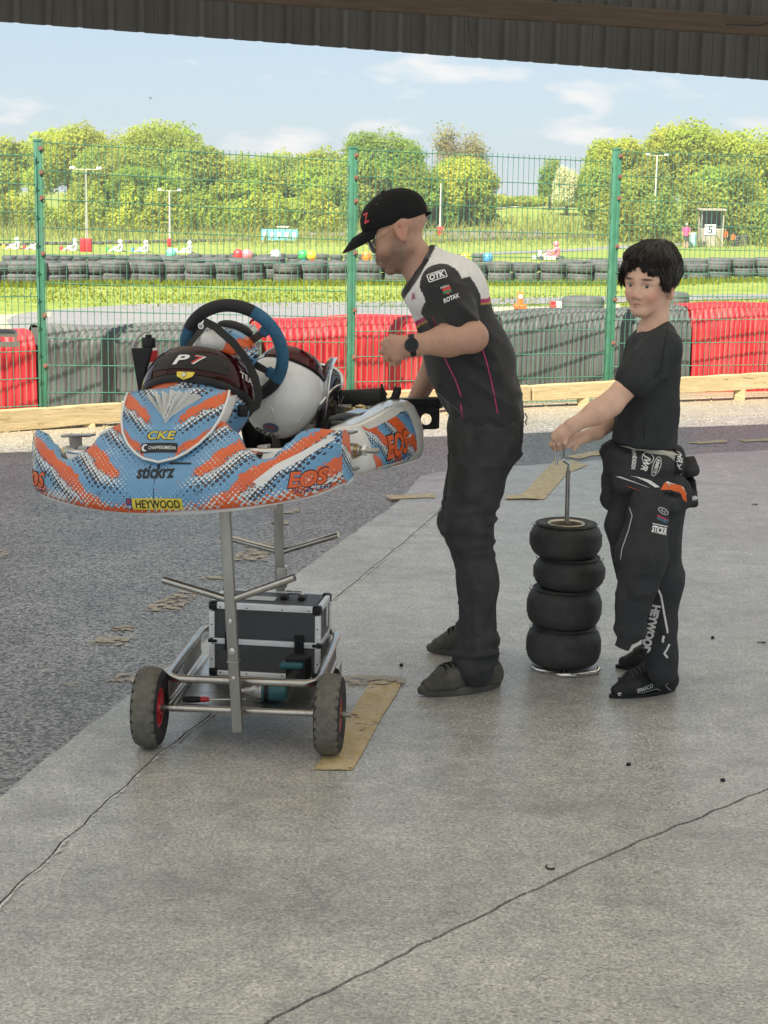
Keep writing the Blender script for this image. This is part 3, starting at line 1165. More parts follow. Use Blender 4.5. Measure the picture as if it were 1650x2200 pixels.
plank(266, 864, 903, 12.36, 905, 838, 874, 13.32, 'middle timber kickboard half hidden behind the kart and the man')
plank(909, 840, 876, 13.33, 1141, 829, 862, 13.8, 'short timber kickboard between the man and the boy')
plank(1145, 829, 862, 13.81, 2000, 782, 817, 15.3, 'right timber kickboard behind the boy, reaching the right frame edge')

# grit and soil under the timbers
mb = MB()
rr = random.Random(3)
for k in range(700):
    q = rr.random()
    base = P(-300, 925, 11.5).lerp(P(1950, 830, 15.3), q)
    p = Vector((base.x, base.y + rr.gauss(0.02, 0.16), -0.012))
    s_ = rr.uniform(0.004, 0.015)
    mb.box(p + Vector((0, 0, s_ * 0.3)), (s_, s_ * rr.uniform(0.6, 1.3), s_ * 0.7), Matrix.Rotation(rr.uniform(0, 3), 3, 'Z'))
kind(mb.build('grit', pm('pale_grit', (0.30, 0.24, 0.14), 0.95, var=0.4, scale=40), None, smooth=0, fixn=False), 'stuff', 'loose grit scattered along the timber kickboards')

# ================================================================ BELT-WRAPPED TYRE BARRIER
M_RED = pm('red_painted_rubber', (0.52, 0.022, 0.03), 0.55, var=0.22, scale=9, stretch=(1, 1, 0.4), dirt=(0.50, 0.10, 0.09), dirt_amt=0.5, bump=0.3, bscale=60)
M_GREYB = pm('grey_weathered_rubber', (0.095, 0.095, 0.092), 0.75, var=0.22, scale=7, stretch=(1, 1, 0.4), dirt=(0.19, 0.185, 0.165), dirt_amt=0.5, bump=0.3, bscale=60)
def belt_barrier(xa, ta, xb, tb, m, label, cat_g, seed, smooth_front):
    Ya = lerp(12.95, 15.35, (xa - 90) / 1560.0)
    Yb = lerp(12.95, 15.35, (xb - 90) / 1560.0)
    A, B = P(xa, ta, Ya), P(xb, tb, Yb)
    L = Vector((B.x - A.x, B.y - A.y, 0)).length
    t = Vector((B.x - A.x, B.y - A.y, 0)) / L
    nb = Vector((-t.y, t.x, 0))
    root = thing('belt_barrier', label, 'crash barrier', ((A.x + B.x) / 2, (A.y + B.y) / 2, 0), 'belt wrapped tyre barriers behind the fence')
    rr = random.Random(seed)
    prd = 0.062
    nu = int(L / prd) * 6
    prof = [(0.0, -0.03), (0.0, 0.20), (0.005, 0.42), (0.0, 0.52), (0.02, 0.60), (0.07, 0.67), (0.15, 0.70), (0.28, 0.705), (0.45, 0.69), (0.55, 0.62), (0.60, 0.45), (0.62, -0.03)]
    ph = [rr.uniform(-0.5, 0.5) for _ in range(400)]
    ztop = lambda s: lerp(A.z, B.z, s / L)
    mb = MB()
    def fn(u, v):
        s = u * L
        k = v * (len(prof) - 1)
        i = min(int(k), len(prof) - 2)
        o, h = [lerp(prof[i][q], prof[i + 1][q], k - i) for q in (0, 1)]
        zt = ztop(s) + 0.010 * math.sin(s * 5.3 + seed)
        c = s / prd
        w = abs(math.sin(math.pi * c + ph[int(c)] * 0.4))
        amp = (0.016 if h > 0.55 else (0.004 if smooth_front else 0.012))
        bul = 0.012 * math.sin(s * 3.1 + seed * 2) + 0.010 * math.sin(h * 9 + seed)
        d = amp * w + bul
        zz = h / 0.705 * zt if h > 0 else h
        if 0.05 < o < 0.5:
            zz += amp * w * 1.2
            return Vector((A.x, A.y, 0)) + t * s + nb * o + Vector((0, 0, zz))
        return Vector((A.x, A.y, 0)) + t * s + nb * (o - (d if o < 0.05 else -d)) + Vector((0, 0, zz))
    mb.grid(fn, nu, 44)
    mb.build('rubber_belt', m, root, smooth=60, fixn=False)
    for sg, s in ((-1, 0.0), (1, L)):          # closing end tyre seen edge on
        c = Vector((A.x, A.y, 0)) + t * (s - sg * 0.03) + nb * 0.31
        e = MB()
        pts = [c + nb * (o - 0.31) * 0.97 + Vector((0, 0, max(0, h) / 0.705 * ztop(s) * 0.985)) for o, h in prof]
        e.prism(pts, t * (sg * 0.02))
        e.build('end_tyre', m, root, smooth=0)
    return root
belt_barrier(-330, 735, 76, 719, M_RED, 'red belt barrier at the left frame edge, left of the first fence post', 0, 1, False)
belt_barrier(92, 707, 560, 703, M_GREYB, 'black belt barrier behind the steering wheel, right of the first fence post', 0, 2, True)
belt_barrier(574, 692, 925, 684, M_RED, 'red belt barrier behind the exhaust and the second fence post', 0, 3, False)
belt_barrier(935, 686, 1075, 684, M_RED, 'short red belt barrier hidden behind the man\'s back', 0, 4, False)
belt_barrier(1085, 676, 1486, 664, M_GREYB, 'black belt barrier behind the boy and the third fence post', 0, 5, True)
belt_barrier(1493, 660, 1990, 648, M_RED, 'red belt barrier at the right frame edge, right of the boy', 0, 6, False)

# ================================================================ TREES AND HEDGES
def leaf_mat():
    m = bpy.data.materials.new('spring_leaves')
    n = NT(m)
    a = n.node('ShaderNodeAttribute', attribute_name='Col')
    n.set(color=a.outputs['Color'], rough=0.6, spec=0.25)
    tr = n.node('ShaderNodeBsdfTranslucent')
    n.link(n.mix(1, a.outputs['Color'], (1.1, 1.15, 0.5), 'MULTIPLY'), tr.inputs['Color'])
    mx = n.node('ShaderNodeMixShader')
    mx.inputs[0].default_value = 0.55
    n.link(n.bsdf.outputs[0], mx.inputs[1])
    n.link(tr.outputs[0], mx.inputs[2])
    n.link(mx.outputs[0], n.out.inputs['Surface'])
    return m
M_LEAF = leaf_mat()
M_BARK = pm('grey_bark', (0.13, 0.115, 0.09), 0.9, var=0.3, scale=2, stretch=(1, 1, .3))
LIME, GREEN, OLIVE, BARE, BLOSSOM = (0.41, 0.47, 0.065), (0.28, 0.38, 0.055), (0.35, 0.42, 0.075), (0.34, 0.31, 0.15), (0.72, 0.66, 0.50)
def leaves(name, lobes, n, size, col, var, parent, seed, hollow=0.55):
    """crown of leaf-sprays spread through several lobes: (centre, radii)"""
    r = np.random.RandomState(seed)
    vol = np.array([a[1][0] * a[1][1] * a[1][2] for a in lobes]) ** (2 / 3)
    w = r.choice(len(lobes), n, p=vol / vol.sum())
    C = np.array([list(a[0]) for a in lobes])[w]
    Rr = np.array([list(a[1]) for a in lobes])[w]
    d = r.normal(size=(n, 3))
    d /= np.linalg.norm(d, axis=1)[:, None]
    rad = (hollow + (1 - hollow) * r.rand(n)) ** 0.8
    # bays and knuckles in the outline
    bmp = 1 + 0.22 * vnoise(d * 1.0 + w[:, None] * 7.7, 2.6, seed) + 0.12 * vnoise(d + w[:, None] * 3.1, 6.0, seed + 1)
    p = C + d * Rr * (rad * bmp)[:, None]
    keep = vnoise(p, 0.9 / max(size * 2.4, .2), seed + 3) > -0.55
    p, d, w = p[keep], d[keep], w[keep]
    n = len(p)
    nr = d + r.normal(size=(n, 3)) * 0.65 + np.array([-.1, -.35, .45])
    nr /= np.linalg.norm(nr, axis=1)[:, None]
    t = np.cross(nr, r.normal(size=(n, 3)))
    t /= np.linalg.norm(t, axis=1)[:, None]
    b = np.cross(nr, t)
    sz = size * (0.55 + 0.9 * r.rand(n))[:, None]
    V = np.stack([p - t * sz, p - b * sz * .55 + nr * sz * .12, p + t * sz, p + b * sz * .55 + nr * sz * .1], 1).reshape(-1, 3)
    F = np.arange(n * 4).reshape(-1, 4)
    base = np.array(col)
    tone = 0.92 + 0.22 * vnoise(p, 0.55, seed + 9) + r.normal(size=n) * 0.09
    cc = base[None, :] * np.clip(tone, .4, 1.6)[:, None]
    cc[:, 0] *= 1 + 0.18 * vnoise(p, 0.4, seed + 5)
    o = np_mesh(name, V, F, M_LEAF, parent, np.repeat(np.clip(cc, 0, 1), 4, 0), 0)
    return o
def tree(px, top, wpx, Y, col, label, seed, group=None, basepx=None, n=5200, leaf=0.27, shape='round', bare=False, hol=0.5, low=0.12):
    r = random.Random(seed)
    Y = Y * 1.28
    leaf = leaf * 0.50
    n = int(n * 3.6)
    x = P(px, 420, Y).x
    z0 = terrain(x, Y)
    zt = P(px, top, Y).z
    H = zt - z0
    W = wpx * Y / FPX
    root = thing('tree', label, 'tree', (x, Y, z0), group)
    base = Vector((x, Y, z0))
    lobes = []
    nl = 16
    lobes.append((base + Vector((0, 0, H * 0.60)), (W * 0.36, W * 0.36, H * 0.36)))
    for k in range(nl):
        a = 2 * math.pi * k / nl + r.uniform(-.4, .4)
        hh = r.uniform(low + 0.16, 0.80)
        rr_ = (1 - abs(hh - 0.45) * 0.9) * 0.30
        rad = r.uniform(0.13, 0.22)
        lobes.append((base + Vector((math.cos(a) * W * rr_, math.sin(a) * W * rr_, H * hh)), (W * rad, W * rad, min(H * rad * 1.0, H * (1 - hh) * 0.98 + .1))))
    leaves('crown', lobes, n, leaf, col, 0.3, root, seed, hol)
    mb = MB()
    top_p = base + Vector((r.uniform(-.2, .2), 0, H * 0.62))
    mb.tube([base + Vector((0, 0, -.2)), base + Vector((0.05, 0, H * 0.25)), top_p], [W * 0.035 + .06, W * 0.026 + .04, 0.05], 7)
    for k in range(9 if not bare else 20):
        a = r.uniform(0, 6.28)
        s0 = base.lerp(top_p, r.uniform(0.3, 0.95))
        e = s0 + Vector((math.cos(a) * W * r.uniform(.2, .42), math.sin(a) * W * .3, H * r.uniform(.12, .34)))
        mid = s0.lerp(e, .5) + Vector((0, 0, H * .03))
        mb.tube([s0, mid, e], [0.09, 0.06, 0.02], 5)
    mb.build('trunk', M_BARK, root, smooth=180)
    return root
tree(20, 292, 130, 118, LIME, 'pale lime tree at the far left edge of the tree line', 1, n=3800)
tree(150, 262, 240, 116, LIME, 'tall lime green tree left of the first light mast', 2, n=6500)
tree(345, 254, 260, 120, LIME, 'tallest broad lime tree of the left tree line', 3, n=7500)
tree(232, 300, 190, 112, OLIVE, 'olive tinted tree behind the first light mast', 4, n=5000, bare=True, hol=.4)
tree(300, 352, 200, 106, GREEN, 'rich green low tree between the two left light masts', 5, n=5600, leaf=.24, low=0.0)
tree(425, 300, 170, 112, OLIVE, 'olive green tree behind the second light mast', 6, n=4600)
tree(520, 322, 190, 112, LIME, 'lime tree just right of the second light mast', 7, n=5600, low=0.0)
tree(610, 318, 190, 117, OLIVE, 'low olive tree left of the second fence post', 8, n=4800)
tree(700, 312, 170, 114, LIME, 'rounded lime tree behind the second fence post', 9, n=4800)
tree(818, 274, 215, 114, GREEN, 'large dark green tree above the man in the cap', 10, n=7600)
tree(760, 330, 150, 108, OLIVE, 'olive tree just right of the second fence post', 11, n=4000)
tree(985, 260, 155, 116, BARE, 'sparse pale tree with bare twigs right of the man', 12, n=2600, leaf=.2, bare=True, hol=.15)
tree(1000, 326, 165, 106, LIME, 'bright yellow green tree behind the third light mast', 13, n=6500, leaf=.24, low=0.0)
tree(900, 350, 150, 105, GREEN, 'mid green tree behind the man\'s cap', 14, n=4400, low=0.0)
tree(1182, 330, 62, 118, GREEN, 'small dark tree beside the white blossom bush', 15, n=1400, leaf=.2)
tree(1217, 352, 78, 112, BLOSSOM, 'white blossom bush in the gap of the tree line', 16, n=2000, leaf=.17, low=0.0)
tree(1318, 284, 170, 110, LIME, 'rounded lime tree left of the right light mast', 17, n=5600)
tree(1290, 345, 120, 104, OLIVE, 'low olive tree beside the short white post', 18, n=3200, low=0.0)
tree(1480, 244, 250, 108, LIME, 'tallest lime tree above the marshal hut', 19, n=8200)
tree(1390, 340, 150, 103, OLIVE, 'low olive tree behind the right light mast', 20, n=4200, low=0.0)
tree(1610, 266, 230, 106, LIME, 'large lime tree at the right frame edge', 21, n=7600)
tree(1560, 345, 200, 100, OLIVE, 'low olive thicket right of the marshal hut', 22, n=4600, low=0.0, bare=True)
def bush_row(name, label, cat, xa, xb, top_a, top_b, Y, col, n, seed, depth=2.0, leaf=.25, wild=5):
    r = random.Random(seed)
    Y = Y * 1.28
    leaf = leaf * 0.55
    n = int(n * 2.4)
    lobes = []
    K = max(4, int((xb - xa) / 26))
    for k in range(K):
        q = (k + .5) / K
        px = lerp(xa, xb, q)
        p = P(px, lerp(top_a, top_b, q) + r.uniform(-wild, wild * .5), Y)
        z0 = terrain(p.x, Y)
        h = max(.5, p.z - z0)
        lobes.append((Vector((p.x, Y + r.uniform(-.5, .5) * depth, z0 + h * .45)), (26 * Y / FPX * .95, depth * .6, h * .58)))
    o = leaves(name, lobes, n, leaf, col, .3, None, seed, .6)
    return tag(o, label, cat)
bush_row('hedge', 'clipped low hedge closing the gap in the tree line', 'hedge', 1060, 1270, 423, 428, 124, LIME, 2600, 31)
bush_row('hedge', 'dark foot of the wood behind the left light masts', 'hedge', -20, 720, 432, 432, 104, LIME, 9000, 32, wild=42)
bush_row('hedge', 'shaggy thicket foot behind the marshal hut', 'hedge', 1290, 1690, 415, 420, 98, OLIVE, 5000, 33, wild=30)
bush_row('hedge', 'thicket foot behind the third light mast', 'hedge', 740, 1060, 428, 428, 106, GREEN, 4200, 34, wild=30)

def tuft_field(name, label, spots, n, h, spread, seed, col=(0.24, 0.27, 0.03)):
    """grass blades standing in clumps"""
    r = np.random.RandomState(seed)
    c = np.array([list(spots[i]) for i in r.randint(0, len(spots), n)])
    p = c + np.stack([r.normal(size=n) * spread[0], r.normal(size=n) * spread[1], np.zeros(n)], 1)
    p[:, 2] = [terrain(a, b) for a, b in p[:, :2]]
    a = r.rand(n) * 6.28
    hh = h * (0.35 + 1.0 * r.rand(n) ** 1.5)
    w = 0.012 + 0.014 * r.rand(n)
    t = np.stack([np.cos(a), np.sin(a), np.zeros(n)], 1) * w[:, None]
    lean = np.stack([r.normal(size=n), r.normal(size=n), np.zeros(n)], 1) * (hh * .3)[:, None]
    up = np.array([0, 0, 1.0])
    V = np.stack([p - t, p + t, p + t * .6 + lean * .4 + up * (hh * .6)[:, None], p + lean + up * hh[:, None]], 1).reshape(-1, 3)
    F = np.arange(n * 4).reshape(-1, 4)
    cc = np.array(col)[None] * (0.7 + 0.6 * r.rand(n))[:, None]
    o = np_mesh(name, V, F, M_LEAF, None, np.repeat(cc, 4, 0), 0)
    return kind(o, 'stuff', label)

# ================================================================ TYRE ROWS ON THE FIELD
M_OLDT = pm('weathered_black_tyre', (0.088, 0.088, 0.089), 0.8, var=0.3, scale=6, dirt=(0.19, 0.18, 0.16), dirt_amt=0.6, bump=0.3, bscale=40)
def car_tyre_mesh(rad, hgt):
    mb = MB()
    prof = [(rad * .58, hgt * .12), (rad * .70, 0.0), (rad * .90, 0.01), (rad * .985, hgt * .16), (rad, hgt * .34), (rad * .985, hgt * .36), (rad, hgt * .39), (rad, hgt * .62), (rad * .985, hgt * .65), (rad, hgt * .68), (rad * .985, hgt * .84), (rad * .90, hgt - .01), (rad * .70, hgt), (rad * .58, hgt * .88), (rad * .58, hgt * .12)]
    mb.lathe(prof, (0, 0, 0), (0, 0, 1), 22)
    return mb
def tyre_proto(rad, hgt, levels, label, group):
    root = thing('tyre_stack', label, 'tyre stack', (0, 0, 0), group)
    me = None
    for k in range(levels):
        mb = car_tyre_mesh(rad, hgt)
        o = mb.build('tyre', M_OLDT, root, smooth=50)
        o.location = Vector((0.02 * (k % 2), -0.015 * k, hgt * k))
        o.rotation_euler = (0, 0, 0.7 * k)
    return root
ORD = ['first', 'second', 'third', 'fourth', 'fifth', 'sixth', 'seventh', 'eighth', 'ninth', 'tenth', 'eleventh', 'twelfth', 'thirteenth', 'fourteenth', 'fifteenth', 'sixteenth', 'seventeenth', 'eighteenth', 'nineteenth', 'twentieth'] + ['twenty-' + q for q in ('first', 'second', 'third', 'fourth', 'fifth', 'sixth', 'seventh', 'eighth', 'ninth')] + ['thirtieth', 'thirty-first']
def row_names(row, what):
    """say where each stack of a row stands, counted from the fence post it is seen beside"""
    posts = [('the left frame edge', -1e9), ('the first fence post', 81), ('the second fence post', 756), ('the third fence post', 1322)]
    out, cnt = [], {}
    for x in row:
        nm = [q[0] for q in posts if x >= q[1]][-1]
        cnt[nm] = cnt.get(nm, 0) + 1
        out.append('%s, %s one right of %s' % (what, ORD[min(30, cnt[nm] - 1)], nm))
    return out
def place_row(proto, pts, seed, names=None):
    r = random.Random(seed)
    for i, p in enumerate(pts):
        if i == 0:
            proto.location = p
            o = proto
        else:
            o = copy_tree(proto, p - Vector(proto.location), rot=r.uniform(0, 6))
        if names:
            o['label'] = names[i]
        s = r.uniform(0.94, 1.05)
        o.scale = (s, s, r.uniform(0.92, 1.06))
grpA = 'car tyres stacked two high along the near track'
pa = tyre_proto(0.335, 0.225, 2, 'weathered black car tyres stacked two high in the near row across the field', grpA)
rowA = [-40, -2, 38, 66, 110, 157, 199, 240, 279, 318, 371, 426, 481, 535, 615, 672, 722, 789, 850, 906, 962, 1014, 1070, 1128, 1184, 1242, 1296, 1350, 1400, 1446, 1492, 1540, 1600, 1656]
place_row(pa, [TG(x, 613 - 3 * sstep(0, 300, x) - 3 * sstep(300, 1200, x) - 6 * sstep(1300, 1650, x)) for x in rowA], 1, row_names(rowA, 'near-row stack of two black car tyres'))
rowA2 = (300, 350, 398, 452, 508, 575, 1236, 1290, 1345, 1395, 1448, 1500, 1552, 1606, 1655)
grpA2 = 'car tyres of the second row seen over the near row'
pa2 = tyre_proto(0.335, 0.225, 2, 'weathered black car tyres of the second row, just showing over the near row', grpA2)
place_row(pa2, [TG(x, 612 - 3 * sstep(300, 1200, x) - 6 * sstep(1300, 1650, x)) + Vector((0, .66, .07)) for x in rowA2], 2, row_names(rowA2, 'tyre stack peeping over the near tyre row'))
grpB = 'tyre wall behind the racing karts'
pb = tyre_proto(0.29, 0.20, 2, 'dark tyre stack in the long wall behind the racing karts', grpB)
place_row(pb, [TG(20 + 30.5 * k, 573 - 0.38 * k + (3 if k > 20 else 0)) for k in range(34)], 3, row_names([20 + 30.5 * k for k in range(34)], 'far-wall tyre stack behind the karts'))
grpC = 'single tyres along the far bend'
pc = tyre_proto(0.30, 0.22, 1, 'single black tyre in the dotted row along the far left bend', grpC)
place_row(pc, [TG(-5 + 20 * k, 529 - 0.38 * k) for k in range(28)], 4, row_names([-5 + 20 * k for k in range(28)], 'single black tyre of the dotted far-bend row'))
grpD = 'single tyres edging the far right bend'
pd = tyre_proto(0.30, 0.25, 1, 'single black tyre in the low edging left of the marshal hut', grpD)
place_row(pd, [TG(930 + 19 * k, 521 - 0.44 * k) for k in range(21)], 5, row_names([930 + 19 * k for k in range(21)], 'single black tyre of the low far edging'))
spA = [TG(x, 614 - 3 * sstep(0, 300, x) - 9 * sstep(1300, 1650, x)) for x in rowA]
tuft_field('grass_tufts', 'rough grass growing along the near tyre row', [Vector((p.x, p.y - .5, p.z)) for p in spA], 9000, 0.11, (0.45, 0.22), 5)
tuft_field('grass_tufts', 'grass along the near side of the field', [Vector((-14 + i * .5, 27 + (i * 7 % 11) * .45, 0)) for i in range(80)], 12000, 0.05, (.9, .9), 6, (0.27, 0.28, 0.035))
tuft_field('grass_tufts', 'tall pale grass on the bank below the trees', [Vector((-40 + i * .9, 122 + (i * 5 % 7) * 2.6, 0)) for i in range(100)], 14000, 0.8, (2.4, 2.0), 7, (0.34, 0.34, 0.10))

# ================================================================ MASTS, HUT, SMALL TRACKSIDE THINGS
M_MAST = pm('pale_galvanised_mast', (0.55, 0.53, 0.47), 0.6, var=0.1)
M_BLOCK = pm('red_plastic_block', (0.58, 0.02, 0.03), 0.5, var=0.1)
M_WHITE = pm('white_paint', (0.78, 0.77, 0.73), 0.6, var=0.06)
def mast(px, top, base, wblk, topblk, label, blabel, arms):
    p = TG(px, base)
    q = P(px + 2, top, p.y)
    root = thing('light_mast', label, 'light mast', p, 'light masts on the field')
    MB().tube([p, Vector((p.x, p.y, q.z))], [0.075, 0.05], 10).build('pole', M_MAST, root)
    if arms:
        a = MB()
        a.tube([Vector((p.x - .75, p.y, q.z)), Vector((p.x + .75, p.y, q.z))], 0.022, 6)
        a.build('cross_arm', M_MAST, root)
        for sg in (-1, 1):
            MB().box(Vector((p.x + sg * .70, p.y, q.z + 0.06)), (0.26, 0.2, 0.10), Matrix.Rotation(0.5, 3, 'X')).build('floodlight', M_WHITE, root, bevel=.02)
    if topblk:
        w = wblk * p.y / FPX
        hz = P(px, topblk, p.y - .35).z
        b = thing('padding_block', blabel, 'crash pad', (p.x, p.y - .3, p.z))
        n = 2 if wblk > 20 else 1
        for k in range(n):
            xx = p.x + (k - (n - 1) / 2) * w / n
            MB().box(Vector((xx, p.y - .35, (p.z + hz) / 2)), (w / n * .96, .35, hz - p.z)).build('foam_block', M_BLOCK, b, bevel=.04)
    return root
mast(187, 364, 541, 26, 512, 'tall pale light mast left of the tree line with a wide red pad', 'wide red crash pad at the foot of the leftmost light mast', True)
mast(365, 410, 529, 8, 512, 'pale light mast between the first and second fence post', 'narrow red crash pad at the foot of the second light mast', True)
mast(945, 394, 506, 14, 487, 'pale light mast right of the man in the cap', 'small red crash pad on the light mast right of the man', False)
mast(1404, 334, 511, 25, 484, 'tall pale light mast right of the third fence post', 'wide red crash pad at the foot of the right light mast', True)
p = TG(1273, 446)
post = thing('marker_post', 'short white post on the bank beside the third fence post', 'post', p)
MB().tube([p, p + Vector((0, 0, 1.0))], 0.10, 8).build('post_shaft', M_WHITE, post)
MB().box(p + Vector((0, 0, 1.05)), (.3, .2, .16)).build('post_head', M_WHITE, post)

def marshal_hut():
    p = TG(1528, 530)
    Yh = p.y
    s = Yh / FPX
    root = thing('marshal_hut', 'small grey timber marshal hut with a white number 5 sign', 'hut', p)
    wd, hg, dp = 46 * s, 76 * s, 1.0
    M_HW = pm('greyed_hut_board', (0.34, 0.31, 0.25), 0.9, var=0.2, scale=2)
    M_DK = pm('dark_hut_inside', (0.10, 0.10, 0.095), 0.9)
    x0, x1 = p.x - wd / 2, p.x + wd / 2
    for k in range(9):
        z = p.z + k * hg * .5 / 9
        MB().box(((x0 + x1) / 2, Yh, z + hg * .5 / 18), (wd * .94, .03 + .006 * (k % 2), hg * .5 / 9 - .01)).build('board', M_HW, root, smooth=0)
    for xx in (x0, x1):
        MB().box((xx, Yh, p.z + hg / 2), (.09, .10, hg)).build('corner_post', M_HW, root, smooth=0)
        MB().box((xx, Yh + dp, p.z + hg / 2), (.09, .10, hg)).build('corner_post', M_HW, root, smooth=0)
    MB().box((p.x, Yh + dp + .03, p.z + hg / 2), (wd, .04, hg)).build('back_wall', M_DK, root, smooth=0)
    MB().box((x1 + .05, Yh + dp / 2, p.z + hg * .42), (.03, dp * .8, hg * .8)).build('side_wall', M_HW, root, smooth=0)
    MB().box((x0 - .05, Yh + dp / 2, p.z + hg * .25), (.03, dp * .8, hg * .5)).build('side_wall', M_HW, root, smooth=0)
    MB().box((p.x, Yh + dp / 2 - .1, p.z + hg + .04), (wd * 1.25, dp * 1.4, .08), Matrix.Rotation(.05, 3, 'X')).build('roof', M_HW, root, smooth=0)
    sg = MB().box((p.x - 4 * s, Yh - .05, p.z + hg * .46), (24 * s, .03, 22 * s)).build('number_sign', M_WHITE, root, smooth=0)
    b = bvh_of(sg)
    print_text(b, (p.x - 4 * s, Yh - .06, p.z + hg * .46), (1, 0, 0), (0, 0, 1), '5', pm('black_print', (0.015, 0.015, 0.016), .6), sg, h=16 * s, bold=.01, off=.012)
    return p, s
HP, HS = marshal_hut()
M_TEAL = pm('pale_teal_plastic', (0.35, 0.60, 0.60), 0.5)
q = TG(1488, 532)
b = thing('water_barrel', 'pale teal plastic barrel left of the marshal hut', 'barrel', q)
MB().lathe([(0, 0), (.24, 0), (.27, .05), (.27, .45), (.255, .5), (.27, .55), (.27, .95), (.2, 1.0), (0, 1.0)], q, (0, 0, 1), 16).build('barrel_body', M_TEAL, b)
MB().lathe([(0, 0), (.05, 0), (.05, .05), (0, .05)], q + Vector((.1, 0, .99)), (0, 0, 1), 8).build('cap', M_WHITE, b)
for px, by, lv, lab in ((1508, 531, 2, 'two tyres stacked at the left front corner of the marshal hut'), (1580, 530, 4, 'four tyres stacked right of the marshal hut beside the orange marshal'), (1598, 528, 4, 'rightmost tall tyre stack beside the marshal hut')):
    t = tyre_proto(0.27, 0.19, lv, lab, None)
    t.location = TG(px, by)

# small far people, each one body with clothes
M_SKINF = pm('far_skin', (0.45, 0.28, 0.21), 0.7)
def far_person(p, h, top, legs, label, bend=0.0, skinlegs=True, hat=None):
    root = thing('person', label, 'person', p)
    s = h / 1.75
    mb = MB()
    B = Vector(p)
    V3 = lambda x, y, z: B + Vector((x, y, z)) * s
    for sg in (-1, 1):
        mb.tube([V3(.10 * sg, 0, .04), V3(.10 * sg, 0, .45), V3(.09 * sg, 0, .88)], [.055 * s, .065 * s, .09 * s], 8)
        mb.tube([V3(.10 * sg, -.12, .03), V3(.10 * sg, .06, .04)], .05 * s, 6)
        mb.tube([V3(.2 * sg, 0, 1.40), V3(.27 * sg, -.02, 1.12), V3(.24 * sg, -.12, .88)], [.055 * s, .045 * s, .035 * s], 8)
    mb.tube([V3(0, 0, .85), V3(0, 0, 1.1), V3(0, 0, 1.42), V3(0, 0, 1.50)], [.15 * s, .14 * s, .17 * s, .06 * s], 10)
    mb.ball(V3(0, -.01, 1.62), (.085 * s, .10 * s, .12 * s), 12, 8)
    mb.build('body', M_SKINF, root)
    c = MB()
    c.tube([V3(0, 0, .84), V3(0, 0, 1.1), V3(0, 0, 1.44), V3(0, 0, 1.48)], [.165 * s, .16 * s, .19 * s, .08 * s], 12)
    for sg in (-1, 1):
        c.tube([V3(.17 * sg, 0, 1.42), V3(.26 * sg, -.01, 1.16)], [.08 * s, .065 * s], 8)
    c.build('shirt', top, root)
    c = MB()
    for sg in (-1, 1):
        c.tube([V3(.10 * sg, 0, .48 if skinlegs else .08), V3(.09 * sg, 0, .90)], [.085 * s, .115 * s], 8)
    c.tube([V3(-.10, 0, .90), V3(.10, 0, .90)], .12 * s, 8)
    c.build('shorts' if skinlegs else 'trousers', legs, root)
    c = MB().ball(V3(0, .01, 1.67), (.092 * s, .105 * s, .09 * s), 12, 6)
    c.build('cap' if hat else 'hair', hat or pm('dark_hair', (.05, .035, .025), .7), root)
    return root
M_PINK = pm('pink_cloth', (0.62, 0.10, 0.28), .8)
M_DKC = pm('dark_cloth', (0.05, 0.055, 0.06), .85)
M_ORG = pm('orange_hi_vis', (0.85, 0.16, 0.02), .7)
far_person(TG(1473, 533), 1.75, M_PINK, M_DKC, 'person in a pink shirt and dark shorts standing left of the marshal hut', hat=pm('white_cap', (.7, .7, .68), .7))
far_person(HP + Vector((0.15, .45, 0)), 1.5, M_ORG, M_DKC, 'person seen through the window of the marshal hut', skinlegs=False)
pmh = TG(1556, 530)
far_person(pmh, 1.3, M_ORG, M_DKC, 'marshal in orange crouching against the right side of the hut', skinlegs=False)
far_person(TG(1571, 530) + Vector((0.1, 0, 0)), 1.0, M_ORG, M_DKC, 'marshal in orange sitting by the tyre stacks right of the hut', skinlegs=False)
# second hut far off with its teal banner
p = TG(608, 508)
s_ = p.y / FPX
h2 = thing('timing_booth', 'small white booth far off between the second mast and the man', 'booth', p)
M_WH2 = pm('chalky_white', (0.6, 0.6, 0.56), .8)
MB().box(p + Vector((0, 0, 9 * s_)), (20 * s_, 1.0, 18 * s_)).build('booth_body', M_WH2, h2, smooth=0)
MB().box(p + Vector((0, 0, 20 * s_)), (25 * s_, 1.3, 2.4 * s_)).build('booth_roof', M_WH2, h2, smooth=0)
MB().box(p + Vector((2 * s_, -.52, 12 * s_)), (9 * s_, .05, 7 * s_)).build('window', pm('dark_hut_inside', (0.1, .1, .095), .9), h2, smooth=0)
q = TG(600, 522)
bn = thing('banner_board', 'pale teal advertising board below the far white booth', 'banner', q)
L_ = 74 * s_
bb = MB().box(q + Vector((0, 0, .55)), (L_, .05, .8)).build('board_face', pm('teal_banner', (0.16, 0.45, 0.50), .6), bn, smooth=0)
for k in range(5):
    MB().box(q + Vector((-L_ * .4 + L_ * .2 * k, -.04, .55)), (L_ * .09, .02, .4)).build('white_panel', M_WHITE, bn, smooth=0)
for sg in (-1, 1):
    MB().box(q + Vector((sg * L_ * .45, .05, .3)), (.08, .08, .7)).build('leg', M_MAST, bn, smooth=0)

